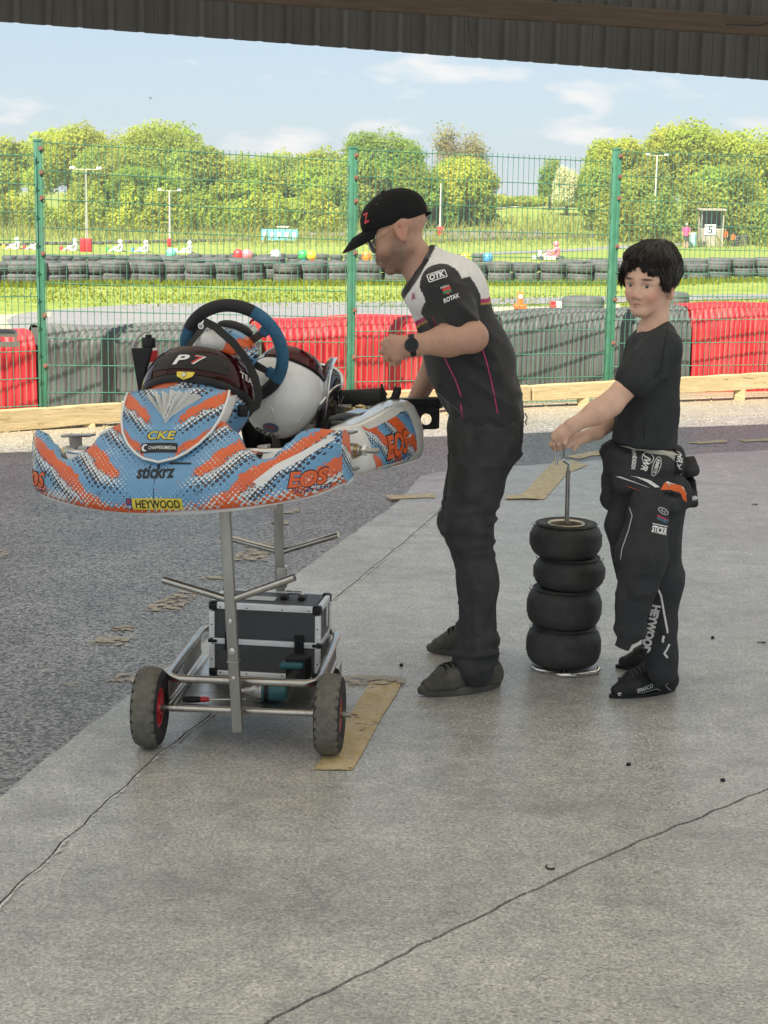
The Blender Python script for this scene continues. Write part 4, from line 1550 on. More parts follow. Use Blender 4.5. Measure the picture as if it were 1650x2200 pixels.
# orange delineator, red-white kerb block, spare tyre and boulder just behind the barrier
p = G(1117, 662)
dl = thing('lane_marker', 'orange plastic lane marker standing on the sandy verge', 'marker', p)
s_ = p.y / FPX
MB().box(p + Vector((0, 0, .03)), (26 * s_, .3, .06)).build('base', M_ORG, dl, bevel=.01)
MB().box(p + Vector((0, 0, 17 * s_)), (12 * s_, .09, 34 * s_)).build('panel', M_ORG, dl, bevel=.02)
MB().box(p + Vector((0, -.05, 25 * s_)), (8 * s_, .012, 8 * s_)).build('reflector', M_WHITE, dl, smooth=0)
p = G(1200, 662)
kb = thing('kerb_block', 'small red and white kerb block on the sandy verge', 'kerb block', p)
for k in range(3):
    MB().box(p + Vector(((k - 1) * 12 * p.y / FPX, 0, .05)), (12 * p.y / FPX, .25, .10)).build('block', (M_BLOCK, M_WHITE)[k % 2], kb, smooth=0)
for px, py, sc, lab in ((1258, 676, .32, 'grey worn tyre lying on the verge left of the boy\'s head'), (1440, 664, .36, 'pale grey worn tyre behind the boy\'s neck')):
    t = tyre_proto(sc, 0.26, 1, lab, None)
    t.location = G(px, py) + Vector((0, .4, -.01))

# cream and grey corner of another kart at the left edge
pc_ = P(14, 728, 9.6)
kc = thing('kart_bumper_corner', 'cream plastic kart bumper corner with a grey top at the left frame edge', 'kart bumper', pc_)
M_CREAM = pm('cream_plastic', (0.62, 0.56, 0.42), .45)
mb = MB()
sc = 9.6 / FPX
def pc2(x, y, d=0):
    v = P(x, y, 9.6)
    return v + Vector((0, d, 0))
for (xa, ya, xb, yb) in ((-60, 716, 34, 720), (-60, 741, 36, 741), (29, 716, 33, 744), (-6, 718, -2, 742)):
    mb.prism([pc2(xa, ya - 5), pc2(xb, yb - 5), pc2(xb, yb + 5), pc2(xa, ya + 5)], (0, .06, 0))
mb.build('bumper_frame', M_CREAM, kc, smooth=0, bevel=.004)
MB().prism([pc2(-60, 706, -.01), pc2(26, 709, -.01), pc2(34, 716, -.01), pc2(-60, 716, -.01)], (0, .08, 0)).build('bumper_top', pm('grey_plastic_top', (.16, .16, .155), .5), kc, smooth=0, bevel=.004)
st_ = MB()
base_z = -0.012
for xx in (-70, -40):
    v = pc2(xx, 735)
    st_.tube([v + Vector((0, .03, 0)), Vector((v.x, v.y + .03, base_z))], .012, 8)
st_.build('stand_leg', M_MAST, kc)

# karts racing on the field
def far_kart(p, heading, cb, ch, cs, label, dlabel, proto={}):
    M = Matrix.Rotation(heading, 3, 'Z')
    root = thing('racing_kart', label, 'go-kart', p)
    T = lambda x, y, z: Vector(p) + M @ Vector((x, y, z))
    mk = lambda n, c: pm(n, c, .4)
    MB().box(T(0, 0, .07), (.5, 1.2, .05), M).build('chassis', M_DKC, root, smooth=0)
    fr = MB()
    fr.prism([T(-.45, .72, .06), T(.45, .72, .06), T(.40, .95, .06), T(-.40, .95, .06)], (0, 0, .16))
    fr.build('front_bumper', cb, root, bevel=.03)
    MB().prism([T(-.16, .45, .12), T(.16, .45, .12), T(.14, .62, .10), T(-.14, .62, .10)], (0, 0, .38)).build('front_panel', cb, root, bevel=.03)
    for sg in (-1, 1):
        MB().box(T(.48 * sg, .05, .14), (.16, .62, .18), M).build('side_pod', cb, root, bevel=.03)
        for yy in (.52, -.48):
            MB().lathe([(0, -.07), (.125, -.07), (.13, -.05), (.13, .05), (.125, .07), (0, .07)], T(.55 * sg, yy, .13), M @ Vector((1, 0, 0)), 12).build('wheel', M_OLDT, root)
    MB().box(T(0, -.68, .16), (1.0, .08, .12), M).build('rear_bumper', M_DKC, root, bevel=.02)
    d = thing('person', dlabel, 'kart driver', T(0, -.25, .15))
    bd = MB()
    bd.tube([T(0, -.30, .15), T(0, -.36, .4), T(0, -.34, .62), T(0, -.33, .72)], [.15, .15, .17, .07], 10)
    for sg in (-1, 1):
        bd.tube([T(.09 * sg, -.25, .2), T(.14 * sg, .12, .36), T(.12 * sg, .5, .16)], [.085, .07, .05], 8)
        bd.tube([T(.18 * sg, -.33, .62), T(.26 * sg, -.12, .46), T(.13 * sg, .14, .48)], [.06, .05, .045], 8)
    bd.ball(T(0, -.32, .82), .09, 10, 8)
    bd.build('body', cs, d)
    MB().ball(T(0, -.31, .84), (.135, .155, .15), 16, 10, M).build('helmet', ch, d)
    MB().ball(T(0, -.285, .845), (.128, .14, .06), 14, 8, M).build('visor', M_DKC, d)
def cm(nm, c):
    return pm('gloss_' + nm, c, .35)
HEL = dict(white=(.75, .75, .73), red=(.62, .05, .06), pink=(.8, .25, .3), green=(.06, .42, .12), yellow=(.75, .6, .05), teal=(.18, .5, .42), blue=(.08, .3, .62), orange=(.8, .25, .04))
KARTS = [  # helmet px, helmet py, heading, body, helmet, suit
    (512, 552, 1.5, 'red', 'red', 'white', 'red kart nearest the kart wheel, driver in a red helmet'),
    (531, 553, 1.5, 'white', 'pink', 'red', 'white kart following the red one, driver in a red and pink helmet'),
    (592, 552, 1.5, 'blue', 'white', 'white', 'blue kart in the middle of the pack, driver in a white helmet'),
    (651, 553, 1.5, 'green', 'green', 'blue', 'green kart with a driver in a green helmet'),
    (669, 554, 1.5, 'yellow', 'yellow', 'red', 'yellow kart with a driver in a yellow helmet'),
    (787, 561, 1.5, 'orange', 'orange', 'white', 'orange kart just left of the man\'s face'),
    (368, 551, 1.5, 'white', 'teal', 'teal', 'white kart behind the left tyre row, driver in a teal helmet'),
    (1048, 545, 1.4, 'white', 'blue', 'blue', 'white and blue kart right of the man\'s back'),
    (1000, 549, 1.4, 'green', 'yellow', 'green', 'green kart hidden by the man\'s shoulder'),
]
for px, py, hd, b_, h_, s_c, lab in KARTS:
    q = P(px, py, 48.0)
    far_kart(Vector((q.x - math.sin(hd) * .31, q.y + math.cos(hd) * .31, terrain(q.x, q.y) + .01)), hd, cm(b_, HEL[b_]), cm(h_, HEL[h_]), cm(s_c, HEL[s_c]), lab, 'driver in the %s' % lab.split(',')[0].split(' with')[0])
for px, py, b_, h_ in ((26, 528, 'yellow', 'white'), (70, 524, 'red', 'orange'), (150, 528, 'red', 'white'), (248, 526, 'green', 'white'), (303, 528, 'blue', 'white'), (397, 524, 'white', 'white')):
    g = P(px, py, 108)
    g.z = terrain(g.x, g.y) + .01
    far_kart(g, 1.57, cm(b_, HEL[b_]), cm(h_, HEL[h_]), cm('white', HEL['white']), '%s kart far away on the left bend, %s' % (b_, {26: 'at the left frame edge', 70: 'beside the first fence post', 150: 'left of the wide red pad', 248: 'just right of the wide red pad', 303: 'between the two left light masts', 397: 'right of the second light mast'}[px]),
             'tiny driver in the %s kart %s' % (b_, {26: 'at the left frame edge', 70: 'beside the first fence post', 150: 'left of the wide red pad', 248: 'just right of the wide red pad', 303: 'between the two left light masts', 397: 'right of the second light mast'}[px]))
g = P(1183, 509, 88)
g.z = terrain(g.x, g.y) + .01
far_kart(g, 1.57, cm('white', HEL['white']), cm('pink', HEL['pink']), cm('pink', HEL['pink']), 'small kart far away beside the low edging left of the third post', 'tiny driver in pink left of the third fence post')

# one bird in the sky
p = P(323, 211, 60)
bd = thing('bird', 'small dark bird high in the sky on the left', 'bird', p)
MB().ball(p, (.025, .07, .022), 10, 6).build('body', M_DKC, bd)
for sg in (-1, 1):
    MB().prism([p + Vector((0, -.02, 0)), p + Vector((.05 * sg, -.015, .035)), p + Vector((.08 * sg, .01, .06)), p + Vector((.04 * sg, .03, .02)), p + Vector((0, .025, 0))], (0, 0, .008)).build('wing', M_DKC, bd, smooth=0)
# ================================================================ KART ON ITS STAND
KA, KR = R(20), R(4.2)                              # the stand leans, and the kart with it
KU = Vector((math.cos(KA) * math.cos(KR), -math.sin(KA) * math.cos(KR), math.sin(KR)))      # across the kart, to its left (photo right)
KV = Vector((math.sin(KA), math.cos(KA), 0))       # towards its rear
KW = KU.cross(KV)
KO = P(334, 1104, 4.85)
def K(u, v, w):
    return KO + KU * u + KV * v + KW * w
def KM(rows=None):
    return Matrix((KU, KV, KW)).transposed()

def livery(name, src='uv', freq=8.0, slope=0.62, shift=0.0, scale=88.0, gloss=0.28, scuff=0.3, center=None, low=None):
    """printed sticker sheet: blue ground, orange and white sweeps broken up into dots"""
    m = bpy.data.materials.new(name)
    n = NT(m)
    if src == 'uv':
        uv = n.node('ShaderNodeUVMap', uv_map='UV').outputs[0]
        s = n.sep(uv)
        x, y = s[0], s[1]
    else:
        d1 = n.node('ShaderNodeVectorMath', operation='DOT_PRODUCT')
        n.link(n.tc.outputs['Object'], d1.inputs[0])
        d1.inputs[1].default_value = tuple(src)
        x = d1.outputs['Value']
        y = n.sep(n.tc.outputs['Object'])[2]
        cb = n.node('ShaderNodeCombineXYZ')
        n.link(x, cb.inputs[0])
        n.link(y, cb.inputs[1])
        uv = cb.outputs[0]
    ax = n.math('ABSOLUTE', x) if src == 'uv' else x
    cbm = n.node('ShaderNodeCombineXYZ')
    n.link(ax, cbm.inputs[0])
    n.link(y, cbm.inputs[1])
    sym = cbm.outputs[0]
    no = n.math('SUBTRACT', n.noise(sym, 5.0, 3, 0.6), 0.5)
    wob = n.math('MULTIPLY', n.math('SUBTRACT', n.noise(n.mapping(sym, (1, 1, 1), loc=(5, 2, 0)), 6.5, 2), 0.5), 1.5)
    if center:
        cw = n.node('ShaderNodeMapRange', interpolation_type='SMOOTHSTEP')
        n.link(ax, cw.inputs['Value'])
        cw.inputs['From Min'].default_value, cw.inputs['From Max'].default_value = center
        wob = n.math('SUBTRACT', wob, n.math('MULTIPLY', n.math('SUBTRACT', 1.0, cw.outputs[0]), 1.25))
    fine = n.math('SUBTRACT', n.noise(sym, 38.0, 4, 0.65), 0.5)
    ph = n.math('ADD', n.math('SUBTRACT', y, n.math('MULTIPLY', ax, slope)), n.math('MULTIPLY', no, 0.11))
    def band(off, k=1.0):
        return n.math('SINE', n.math('MULTIPLY', n.math('ADD', n.math('MULTIPLY', ph, freq * k), off + shift), 6.2832))
    hexv = n.mapping(uv, (1, 1, 1), (0, 0, R(45)))
    dot = n.voro(hexv, scale, 0.0)
    dotf = n.math('SUBTRACT', 0.36, dot)
    big = n.voro(hexv, scale * 0.72, 0.0)
    bigf = n.math('SUBTRACT', 0.38, big)
    def ink(b, thr, df, amt, fz=0.0):
        b = n.math('ADD', b, wob)
        v = n.math('ADD', b, n.math('MULTIPLY', df, amt))
        if fz:
            v = n.math('ADD', v, n.math('MULTIPLY', fine, fz))
        return n.math('GREATER_THAN', v, thr)
    c = n.ramp(n.noise(uv, 9, 3), 0.3, 0.7, (0.105, 0.275, 0.47), (0.13, 0.32, 0.53))
    c = n.mix(ink(band(0.36), 0.62, bigf, 3.6), c, (0.012, 0.014, 0.035))
    c = n.mix(ink(band(0.17), 0.52, dotf, 3.0, 0.5), c, (0.68, 0.69, 0.68))
    om = ink(band(0.0), 0.42, dotf, 1.1, 1.5)
    c = n.mix(ink(band(0.012), 0.33, dotf, 1.1, 1.5), c, (0.03, 0.025, 0.03))
    c = n.mix(om, c, (0.66, 0.105, 0.018))
    if low:
        # lower band of broken orange and white dots along the bottom edge
        lb = n.node('ShaderNodeMapRange', interpolation_type='SMOOTHSTEP')
        n.link(y, lb.inputs['Value'])
        lb.inputs['From Min'].default_value, lb.inputs['From Max'].default_value = low[1], low[0]
        nz = n.noise(n.mapping(uv, (9, 14, 1)), 1.0, 3, .6)
        lv = n.math('ADD', n.math('SUBTRACT', lb.outputs[0], 0.55), n.math('MULTIPLY', n.math('SUBTRACT', nz, .5), 2.2))
        c = n.mix(n.math('GREATER_THAN', n.math('ADD', lv, n.math('MULTIPLY', dotf, 2.2)), 0.10), c, (0.68, 0.69, 0.68))
        lo = n.math('ADD', n.math('SUBTRACT', lb.outputs[0], 0.80), n.math('MULTIPLY', n.math('SUBTRACT', n.noise(n.mapping(uv, (7, 10, 1), loc=(4, 4, 0)), 1.0, 3, .6), .5), 2.6))
        c = n.mix(n.math('GREATER_THAN', n.math('ADD', lo, n.math('MULTIPLY', bigf, 1.5)), 0.06), c, (0.66, 0.105, 0.018))
    # rubbed-off patches and rubber marks
    sc = n.noise(n.mapping(uv, (9, 26, 1)), 1.0, 6, 0.7, 0.6)
    c = n.mix(n.math('MULTIPLY', n.ramp(sc, 0.62, 0.66), scuff), c, (0.03, 0.03, 0.03))
    sc2 = n.noise(n.mapping(uv, (14, 30, 1), loc=(3, 1, 0)), 1.0, 6, 0.7, 0.8)
    c = n.mix(n.math('MULTIPLY', n.ramp(sc2, 0.66, 0.69), scuff * 1.6), c, (0.62, 0.62, 0.60))
    n.set(color=c, spec=0.5, coat=0.4, coatr=0.12)
    n.set(rough=n.math('ADD', gloss, n.math('MULTIPLY', sc, 0.2)))
    n.bump(n.noise(uv, 22, 3), 0.12, 0.01)
    return m
M_LIV = livery('bumper_livery', freq=7.5, slope=0.55, shift=0.35, center=(.05, .20), low=(.07, .135), scuff=.6)
M_LIV2 = livery('panel_livery', freq=8.6, slope=0.75, shift=0.42, scuff=0.12, center=(.0, .09))
M_LIVP = livery('pod_livery', src=tuple(KV), freq=6.5, slope=-0.8, shift=0.3, gloss=0.2)
M_LIVE = livery('end_livery', src=tuple(KV), freq=6.5, slope=-0.8, shift=0.1)
M_WPL = pm('glossy_white_plastic', (0.62, 0.62, 0.60), 0.16, var=0.06, scale=8, coat=0.5, dirt=(0.32, 0.30, 0.27), dirt_amt=0.5)
M_WHITEG = pm('white_gloss', (0.72, 0.72, 0.71), 0.2, var=0.03, coat=0.4)
M_BLK = pm('black_plastic', (0.011, 0.011, 0.012), 0.42, var=0.2, spec=0.3)
M_BLKG = pm('gloss_black', (0.012, 0.012, 0.014), 0.12, var=0.1, coat=0.6)
M_STEEL = pm('worn_steel', (0.40, 0.385, 0.36), 0.34, 1.0, var=0.18, scale=22, dirt=(0.20, 0.18, 0.16), dirt_amt=0.5, stretch=(1, 1, .5))
M_CHROME = pm('chrome', (0.66, 0.65, 0.63), 0.14, 1.0, var=0.06, dirt=(0.35, 0.33, 0.30), dirt_amt=0.4)
M_ALU = pm('cast_aluminium', (0.50, 0.49, 0.46), 0.42, 0.9, var=0.2, scale=40, dirt=(0.12, 0.11, 0.10), dirt_amt=0.6)
M_BRASS = pm('brass', (0.55, 0.42, 0.20), 0.35, 1.0, dirt=(0.2, 0.13, 0.06))
M_PBLK = pm('black_print', (0.015, 0.015, 0.016), .6)
M_PWHT = pm('white_print', (0.74, 0.74, 0.73), .5, var=.03)
M_PORG = pm('orange_print', (0.66, 0.105, 0.018), .35, var=.06)
M_PYEL = pm('yellow_print', (0.68, 0.55, 0.06), .4, var=.06)
M_PNAVY = pm('navy_print', (0.03, 0.05, 0.16), .4)
M_PRED = pm('red_print', (0.55, 0.03, 0.04), .4)

kart = thing('kart', 'blue, orange and white racing kart without wheels, raised on a trolley stand', 'go-kart', K(0, 0.5, 0))
def interp(tab, x):
    for (a, fa), (b, fb) in zip(tab[:-1], tab[1:]):
        if x <= b:
            t = (x - a) / (b - a)
            t = t * t * (3 - 2 * t)
            return lerp(fa, fb, t)
    return tab[-1][1]
WT = [(0, .275), (.10, .270), (.17, .252), (.215, .225), (.26, .178), (.31, .150), (.345, .153), (.385, .196), (.42, .226), (.455, .234), (.50, .228)]
DV = [(0, .75), (.2, .72), (.28, .70), (.36, .55), (.42, .36), (.5, .26)]
def bumper_section(u):
    a = min(abs(u) * .975, .5)
    e = max(0, (a - .43) / .08)
    v0 = .125 * (a / .5) ** 2.6 + .065 * e ** 3          # rounding at the outer ends
    wb = .050 * (a / .5) ** 2 + .012 * e * e
    wt = interp(WT, a) - .016 * e * e
    wc = wb + .083
    dv = (wt - wc) * interp(DV, a)
    r = e * e * .035
    sec = [(.075, .012), (.02, .0), (.004, .004), (-.004, .022), (-.005, .05), (.0, wc - wb)]
    out = [(v0 + dv_ + r, wb + dw) for dv_, dw in sec]
    for t in (.15, .35, .55, .75, .9):
        bulge = .010 * math.sin(math.pi * t)
        out.append((v0 + dv * t + r - bulge * .3, lerp(wc, wt, t) + bulge * .6))
    out += [(v0 + dv + r + .004, wt + .002), (v0 + dv + r + .020, wt - .002), (v0 + dv + r + .040, wt - .022), (v0 + dv + r + .045, max(wb + .03, wt - .075))]
    return out
us = [-.525 + 1.05 * k / 84 for k in range(85)]
mb = MB()
uvs = []
rings = []
for u in us:
    sec = bumper_section(u)
    ring, s = [], 0.0
    for i, (v, w) in enumerate(sec):
        if i:
            s += math.hypot(v - sec[i - 1][0], w - sec[i - 1][1])
        dent = .004 * math.sin(u * 23 + w * 30) * math.exp(-((u - .12) / .12) ** 2)
        ring.append(K(u, v + dent, w + .003 * math.sin(u * 11)))
        uvs.append((u, s))
    rings.append(ring)
mb.loft(rings, closed=False)
bumper = mb.build('front_bumper', M_LIV, kart, smooth=180, fixn=False)
ul = bumper.data.uv_layers.new(name='UV')
for lp in bumper.data.loops:
    ul.data[lp.index].uv = uvs[lp.vertex_index]
if bumper.data.polygons[42 * 14 + 3].normal.dot(-KV) < 0:
    bumper.data.flip_normals()
md = bumper.modifiers.new('thick', 'SOLIDIFY')
md.thickness = 0.004
md.offset = -1
for sg in (-1, 1):                                    # closed outer ends
    sec = bumper_section(.525)
    MB().prism([K(sg * .524, v, w) for v, w in sec], KU * (sg * .003)).build('end_wall', M_LIVE, bumper, smooth=0)
mb = MB()
mb.loft([[K(u, bumper_section(u)[1][0] + .004, bumper_section(u)[1][1] - .007), K(u, bumper_section(u)[1][0] + .004, bumper_section(u)[1][1] + .003),
          K(u, bumper_section(u)[0][0], bumper_section(u)[0][1]), K(u, bumper_section(u)[0][0], bumper_section(u)[0][1] - .012)] for u in us])
mb.build('lower_lip', M_WPL, bumper, smooth=50)

# front number panel
HW = [(0, 0.0), (.012, .052), (.03, .083), (.06, .118), (.10, .148), (.15, .167), (.21, .174), (.27, .168), (.33, .158), (.40, .14)]
def panel_pt(u, s):
    a = R(72) - s * 0.9
    v = .026 + s * math.cos(a) + 1.25 * u * u
    w = .150 + s * math.sin(a) - .5 * u * u
    return K(u + .008, v, w)
def hw(s):
    for (a, fa), (b, fb) in zip(HW[:-1], HW[1:]):
        if s <= b:
            return lerp(fa, fb, (s - a) / (b - a))
    return HW[-1][1]
mb = MB()
SS = [0, .004, .008, .012, .02, .03, .045, .06, .08, .10] + [.10 + .02 * k for k in range(1, 8)]
NU = 24
uvp = []
for s in SS:
    h_ = max(hw(s), .004)
    for k in range(NU + 1):
        u = h_ * (-1 + 2 * k / NU)
        mb.v.append(panel_pt(u, s))
        uvp.append((u, s))
for j in range(len(SS) - 1):
    for k in range(NU):
        mb.f.append([j * (NU + 1) + k, j * (NU + 1) + k + 1, (j + 1) * (NU + 1) + k + 1, (j + 1) * (NU + 1) + k])
        mb.m.append(0)
panel = mb.build('front_panel', M_LIV2, kart, smooth=180, fixn=False)
ul = panel.data.uv_layers.new(name='UV')
for lp in panel.data.loops:
    ul.data[lp.index].uv = uvp[lp.vertex_index]
if panel.data.polygons[100].normal.dot(-KV) < 0:
    panel.data.flip_normals()
md = panel.modifiers.new('thick', 'SOLIDIFY')
md.thickness = 0.004
edge = [panel_pt(-hw(s), s) for s in SS[::-1]] + [panel_pt(hw(s), s) for s in SS[1:]]
MB().tube(edge, .0042, 8).build('edge_trim', M_WHITEG, panel, smooth=180)
# turned-back wings of the panel, glossy white
for sg in (-1, 1):
    rings = []
    for s in SS[8:16]:
        p = panel_pt(sg * hw(s), s)
        rings.append([p, p + KV * .035 - KU * sg * -.012, p + KV * .06 + Vector((0, 0, -.01))])
    MB().loft(rings, closed=False).build('panel_wing', M_WPL, panel, smooth=180)
bp = bvh_of(panel)
bb = bvh_of(bumper)
pn = (panel_pt(0, .12) - panel_pt(0, .10)).normalized()
print_text(bp, panel_pt(0.0, .082), KU, pn, 'CKE', M_PBLK, panel, h=.030, w=.098, shear=.15, bold=.045)
print_text(bp, panel_pt(0.001, .082), KU, pn, 'CKE', M_PYEL, panel, h=.026, w=.092, shear=.15, bold=.02, off=.002)
print_shape(bp, panel_pt(-.004, .044), KU, pn, rrect(.122, .030, .006), M_PBLK, panel, off=.0010)
print_text(bp, panel_pt(.008, .044), KU, pn, 'CHAPPERSMEDIA', M_PWHT, panel, w=.090, h=.010, off=.0022, bold=.01)
print_shape(bp, panel_pt(-.052, .044), KU, pn, [(math.cos(a) * .011, math.sin(a) * .011) for a in [R(50 + 15 * k) for k in range(18)]], M_PWHT, panel,
            hole=[(math.cos(a) * .006 + .003, math.sin(a) * .007) for a in [R(50 + 15 * k) for k in range(18)]], off=.0022)
def bump_pt(u, t):
    sec = bumper_section(u)
    k = t * (len(sec) - 1)
    i = min(int(k), len(sec) - 2)
    return K(u, lerp(sec[i][0], sec[i + 1][0], k - i), lerp(sec[i][1], sec[i + 1][1], k - i))
print_text(bb, K(0.0, 0.03, .118), KU, Vector((0, 0, 1)) + KV * .7, 'stickrz', M_PBLK, bumper, w=.125, h=.045, shear=.0, bold=.03, off=.0015)
print_shape(bb, K(.075, .045, .139), KU, Vector((0, 0, 1)) + KV * .7, rrect(.07, .006, .001), M_PBLK, bumper, off=.0014)
print_shape(bb, K(.010, 0, .030), KU, (0, 0, 1), rrect(.165, .034, .003), M_PYEL, bumper, off=.0010)
print_shape(bb, K(-.083, 0, .030), KU, (0, 0, 1), rrect(.020, .034, .003), M_PNAVY, bumper, off=.0012)
print_text(bb, K(-.083, 0, .038), KU, (0, 0, 1), 'X', M_PRED, bumper, w=.015, h=.014, off=.002, bold=.03)
print_text(bb, K(-.083, 0, .021), KU, (0, 0, 1), 'GB', M_PWHT, bumper, w=.014, h=.008, off=.002)
print_text(bb, K(.012, 0, .030), KU, (0, 0, 1), 'HEYWOOD', M_PBLK, bumper, w=.145, h=.024, off=.0022, bold=.02)
for sg, cu in ((1, .452), (-1, -.455)):
    up_ = Vector((0, 0, 1)) + KU * sg * .22
    rt = KU * 1.0 + KV * (.45 * sg)
    print_text(bb, K(cu, .10, .092), rt, up_, 'EOS', M_PBLK, bumper, w=.126, h=.052, shear=.25, bold=.06, off=.0012)
    print_text(bb, K(cu, .10, .092), rt, up_, 'EOS', M_PORG, bumper, w=.119, h=.045, shear=.25, bold=.035, off=.0022)
    print_text(bb, K(cu + .012, .10, .058), rt, up_, 'RACING KARTS', M_PNAVY, bumper, w=.115, h=.011, shear=.25, bold=.01, off=.0016)
    # white sweep along the end tower
    sw = [(-.115, -.02), (-.05, .028), (.02, .060), (.085, .098), (.092, .085), (.03, .042), (-.04, .008), (-.09, -.035)]
    print_shape(bb, K(cu - .045 * sg, .085, .140), KU * sg, Vector((0, 0, 1)), [(x * (1 if sg > 0 else 1), y) for x, y in sw], M_PWHT, bumper, w=.20, off=.0008)
# centre seam
MB().tube([bump_pt(0, t) - KV * .0006 for t in [.08 + .06 * k for k in range(15)]], .0011, 5).build('centre_seam', M_PNAVY, bumper)

# side pods
def pod(sg):
    rings = []
    L0, L1 = .455, 1.035
    N = 22
    for k in range(N + 1):
        t = k / N
        v = lerp(L0, L1, t)
        e = (1 - min(1, t / .10)) ** 2 * .5 + (1 - min(1, (1 - t) / .08)) ** 2 * .5
        ui, uo = .345 + e * .04, .503 - .012 * (2 * t - 1) ** 2 - e * .05
        wb, wt = lerp(.040, .004, t) + e * .03, lerp(.190, .225, min(1, t * 1.2)) - e * .04
        ring = []
        for j in range(28):
            a = 2 * math.pi * j / 28
            ca, sa = math.cos(a), math.sin(a)
            q = 4.2
            x = (abs(ca) ** (2 / q)) * (1 if ca >= 0 else -1)
            y = (abs(sa) ** (2 / q)) * (1 if sa >= 0 else -1)
            u = (ui + uo) / 2 + x * (uo - ui) / 2 - (.03 * max(0, y) if x > 0 else 0)
            ring.append(K(sg * u, v + .03 * t * x, (wb + wt) / 2 + y * (wt - wb) / 2))
        rings.append(ring)
    o = MB().loft(rings).build('side_pod', M_WPL, kart, smooth=60)
    bo = bvh_of(o)
    out = KU * sg
    rt = KV * sg
    pts = [(-.20, .045), (-.17, .072), (.12, .090), (.19, .085), (.20, -.06), (.10, -.088), (-.16, -.082), (-.205, -.03)]
    print_shape(bo, K(sg * .50, .725, .122), rt, (0, 0, 1), pts, M_LIVP, o, off=.0010)
    print_text(bo, K(sg * .50, .735, .104), rt, Vector((0, 0, 1)), 'EOS', M_PBLK, o, w=.215, h=.082, shear=.3, bold=.06, off=.0018)
    print_text(bo, K(sg * .50, .735, .104), rt, Vector((0, 0, 1)), 'EOS', M_PORG, o, w=.205, h=.073, shear=.3, bold=.035, off=.0028)
    print_text(bo, K(sg * .50, .745, .056), rt, Vector((0, 0, 1)), 'RACING KARTS', M_PNAVY, o, w=.14, h=.012, shear=.2, bold=.01, off=.002)
    return o
pod(1)
pod(-1)

# chassis, floor tray, hoops, stub axles
mb = MB()
for sg in (-1, 1):
    mb.tube([K(sg * .20, .10, .075), K(sg * .24, .25, .06), K(sg * .27, .45, .05), K(sg * .27, .8, .05), K(sg * .30, 1.12, .06)], .0145, 12)
    mb.tube([K(sg * .27, .40, .05), K(sg * .40, .42, .06), K(sg * .41, .50, .06), K(sg * .41, .85, .06), K(sg * .27, .88, .05)], .010, 10)
mb.tube([K(-.30, 1.12, .06), K(.30, 1.12, .06)], .0145, 12)
mb.tube([K(-.40, .30, .105), K(.40, .30, .105)], .0135, 12)
mb.build('chassis', M_CHROME, kart, smooth=60)
mb = MB()
mb.prism([K(-.20, .12, .040), K(.20, .12, .040), K(.27, .45, .034), K(.27, .70, .034), K(-.27, .70, .034), K(-.27, .45, .034)], (0, 0, .003))
mb.build('floor_tray', M_ALU, kart, smooth=0)
for sg in (-1, 1):
    hub = MB()
    c = K(sg * .490, .360, .135)
    hub.prism([K(sg * .450, .345, .085), K(sg * .480, .345, .085), K(sg * .480, .345, .19), K(sg * .450, .345, .19)], KV * .03)
    hub.lathe([(0, -.03), (.024, -.03), (.024, .012), (.016, .014), (.016, .03), (0, .03)], c, KU * sg, 16)
    so = hub.build('stub_axle', M_ALU, kart, smooth=40)
    MB().lathe([(0, .0), (.0085, .0), (.0085, .075), (.006, .078), (0, .078)], c + KU * sg * .01, KU * sg, 12).build('spindle', M_STEEL, so, smooth=40)
    MB().lathe([(0, .03), (.017, .03), (.017, .042), (0, .042)], c + KU * sg * .008, KU * sg, 6).build('axle_nut', M_CHROME, so, smooth=20)
    MB().lathe([(0, .0), (.021, .0), (.021, .014), (0, .014)], c + KU * sg * .006, KU * sg, 16).build('bearing', M_BRASS, so, smooth=40)
    for zz in (.080, .192):
        MB().prism([K(sg * .40, .335, zz - .004), K(sg * .505, .335, zz - .004), K(sg * .505, .380, zz - .004), K(sg * .40, .380, zz - .004)], (0, 0, .007)).build('king_pin_plate', M_STEEL, so, smooth=0, bevel=.001)
    # hoop that carries the bumper and the white clips on it
    hp = MB()
    hp.tube([K(sg * .16, .17, .21), K(sg * .20, .15, .17), K(sg * .24, .125, .168), K(sg * .35, .125, .166), K(sg * .375, .15, .166), K(sg * .38, .30, .12)], .0095, 10)
    hp.build('bumper_hoop', M_CHROME, kart, smooth=60)
    for uu, wd, ln in ((.245, .05, .062), (.325, .035, .052)):
        MB().prism([K(sg * (uu - .02), .118, .160), K(sg * (uu + wd), .118, .170), K(sg * (uu + wd * .75), .108, .160), K(sg * (uu - .01), .082, .165 - ln), K(sg * (uu - .028), .080, .165 - ln)], KV * .006).build('bumper_clip', M_WPL, kart, smooth=0, bevel=.002)
    MB().prism([K(sg * .285, .122, .172), K(sg * .318, .122, .174), K(sg * .318, .150, .174), K(sg * .285, .150, .172)], (0, 0, .012)).build('clamp', M_STEEL, kart, smooth=0, bevel=.002)

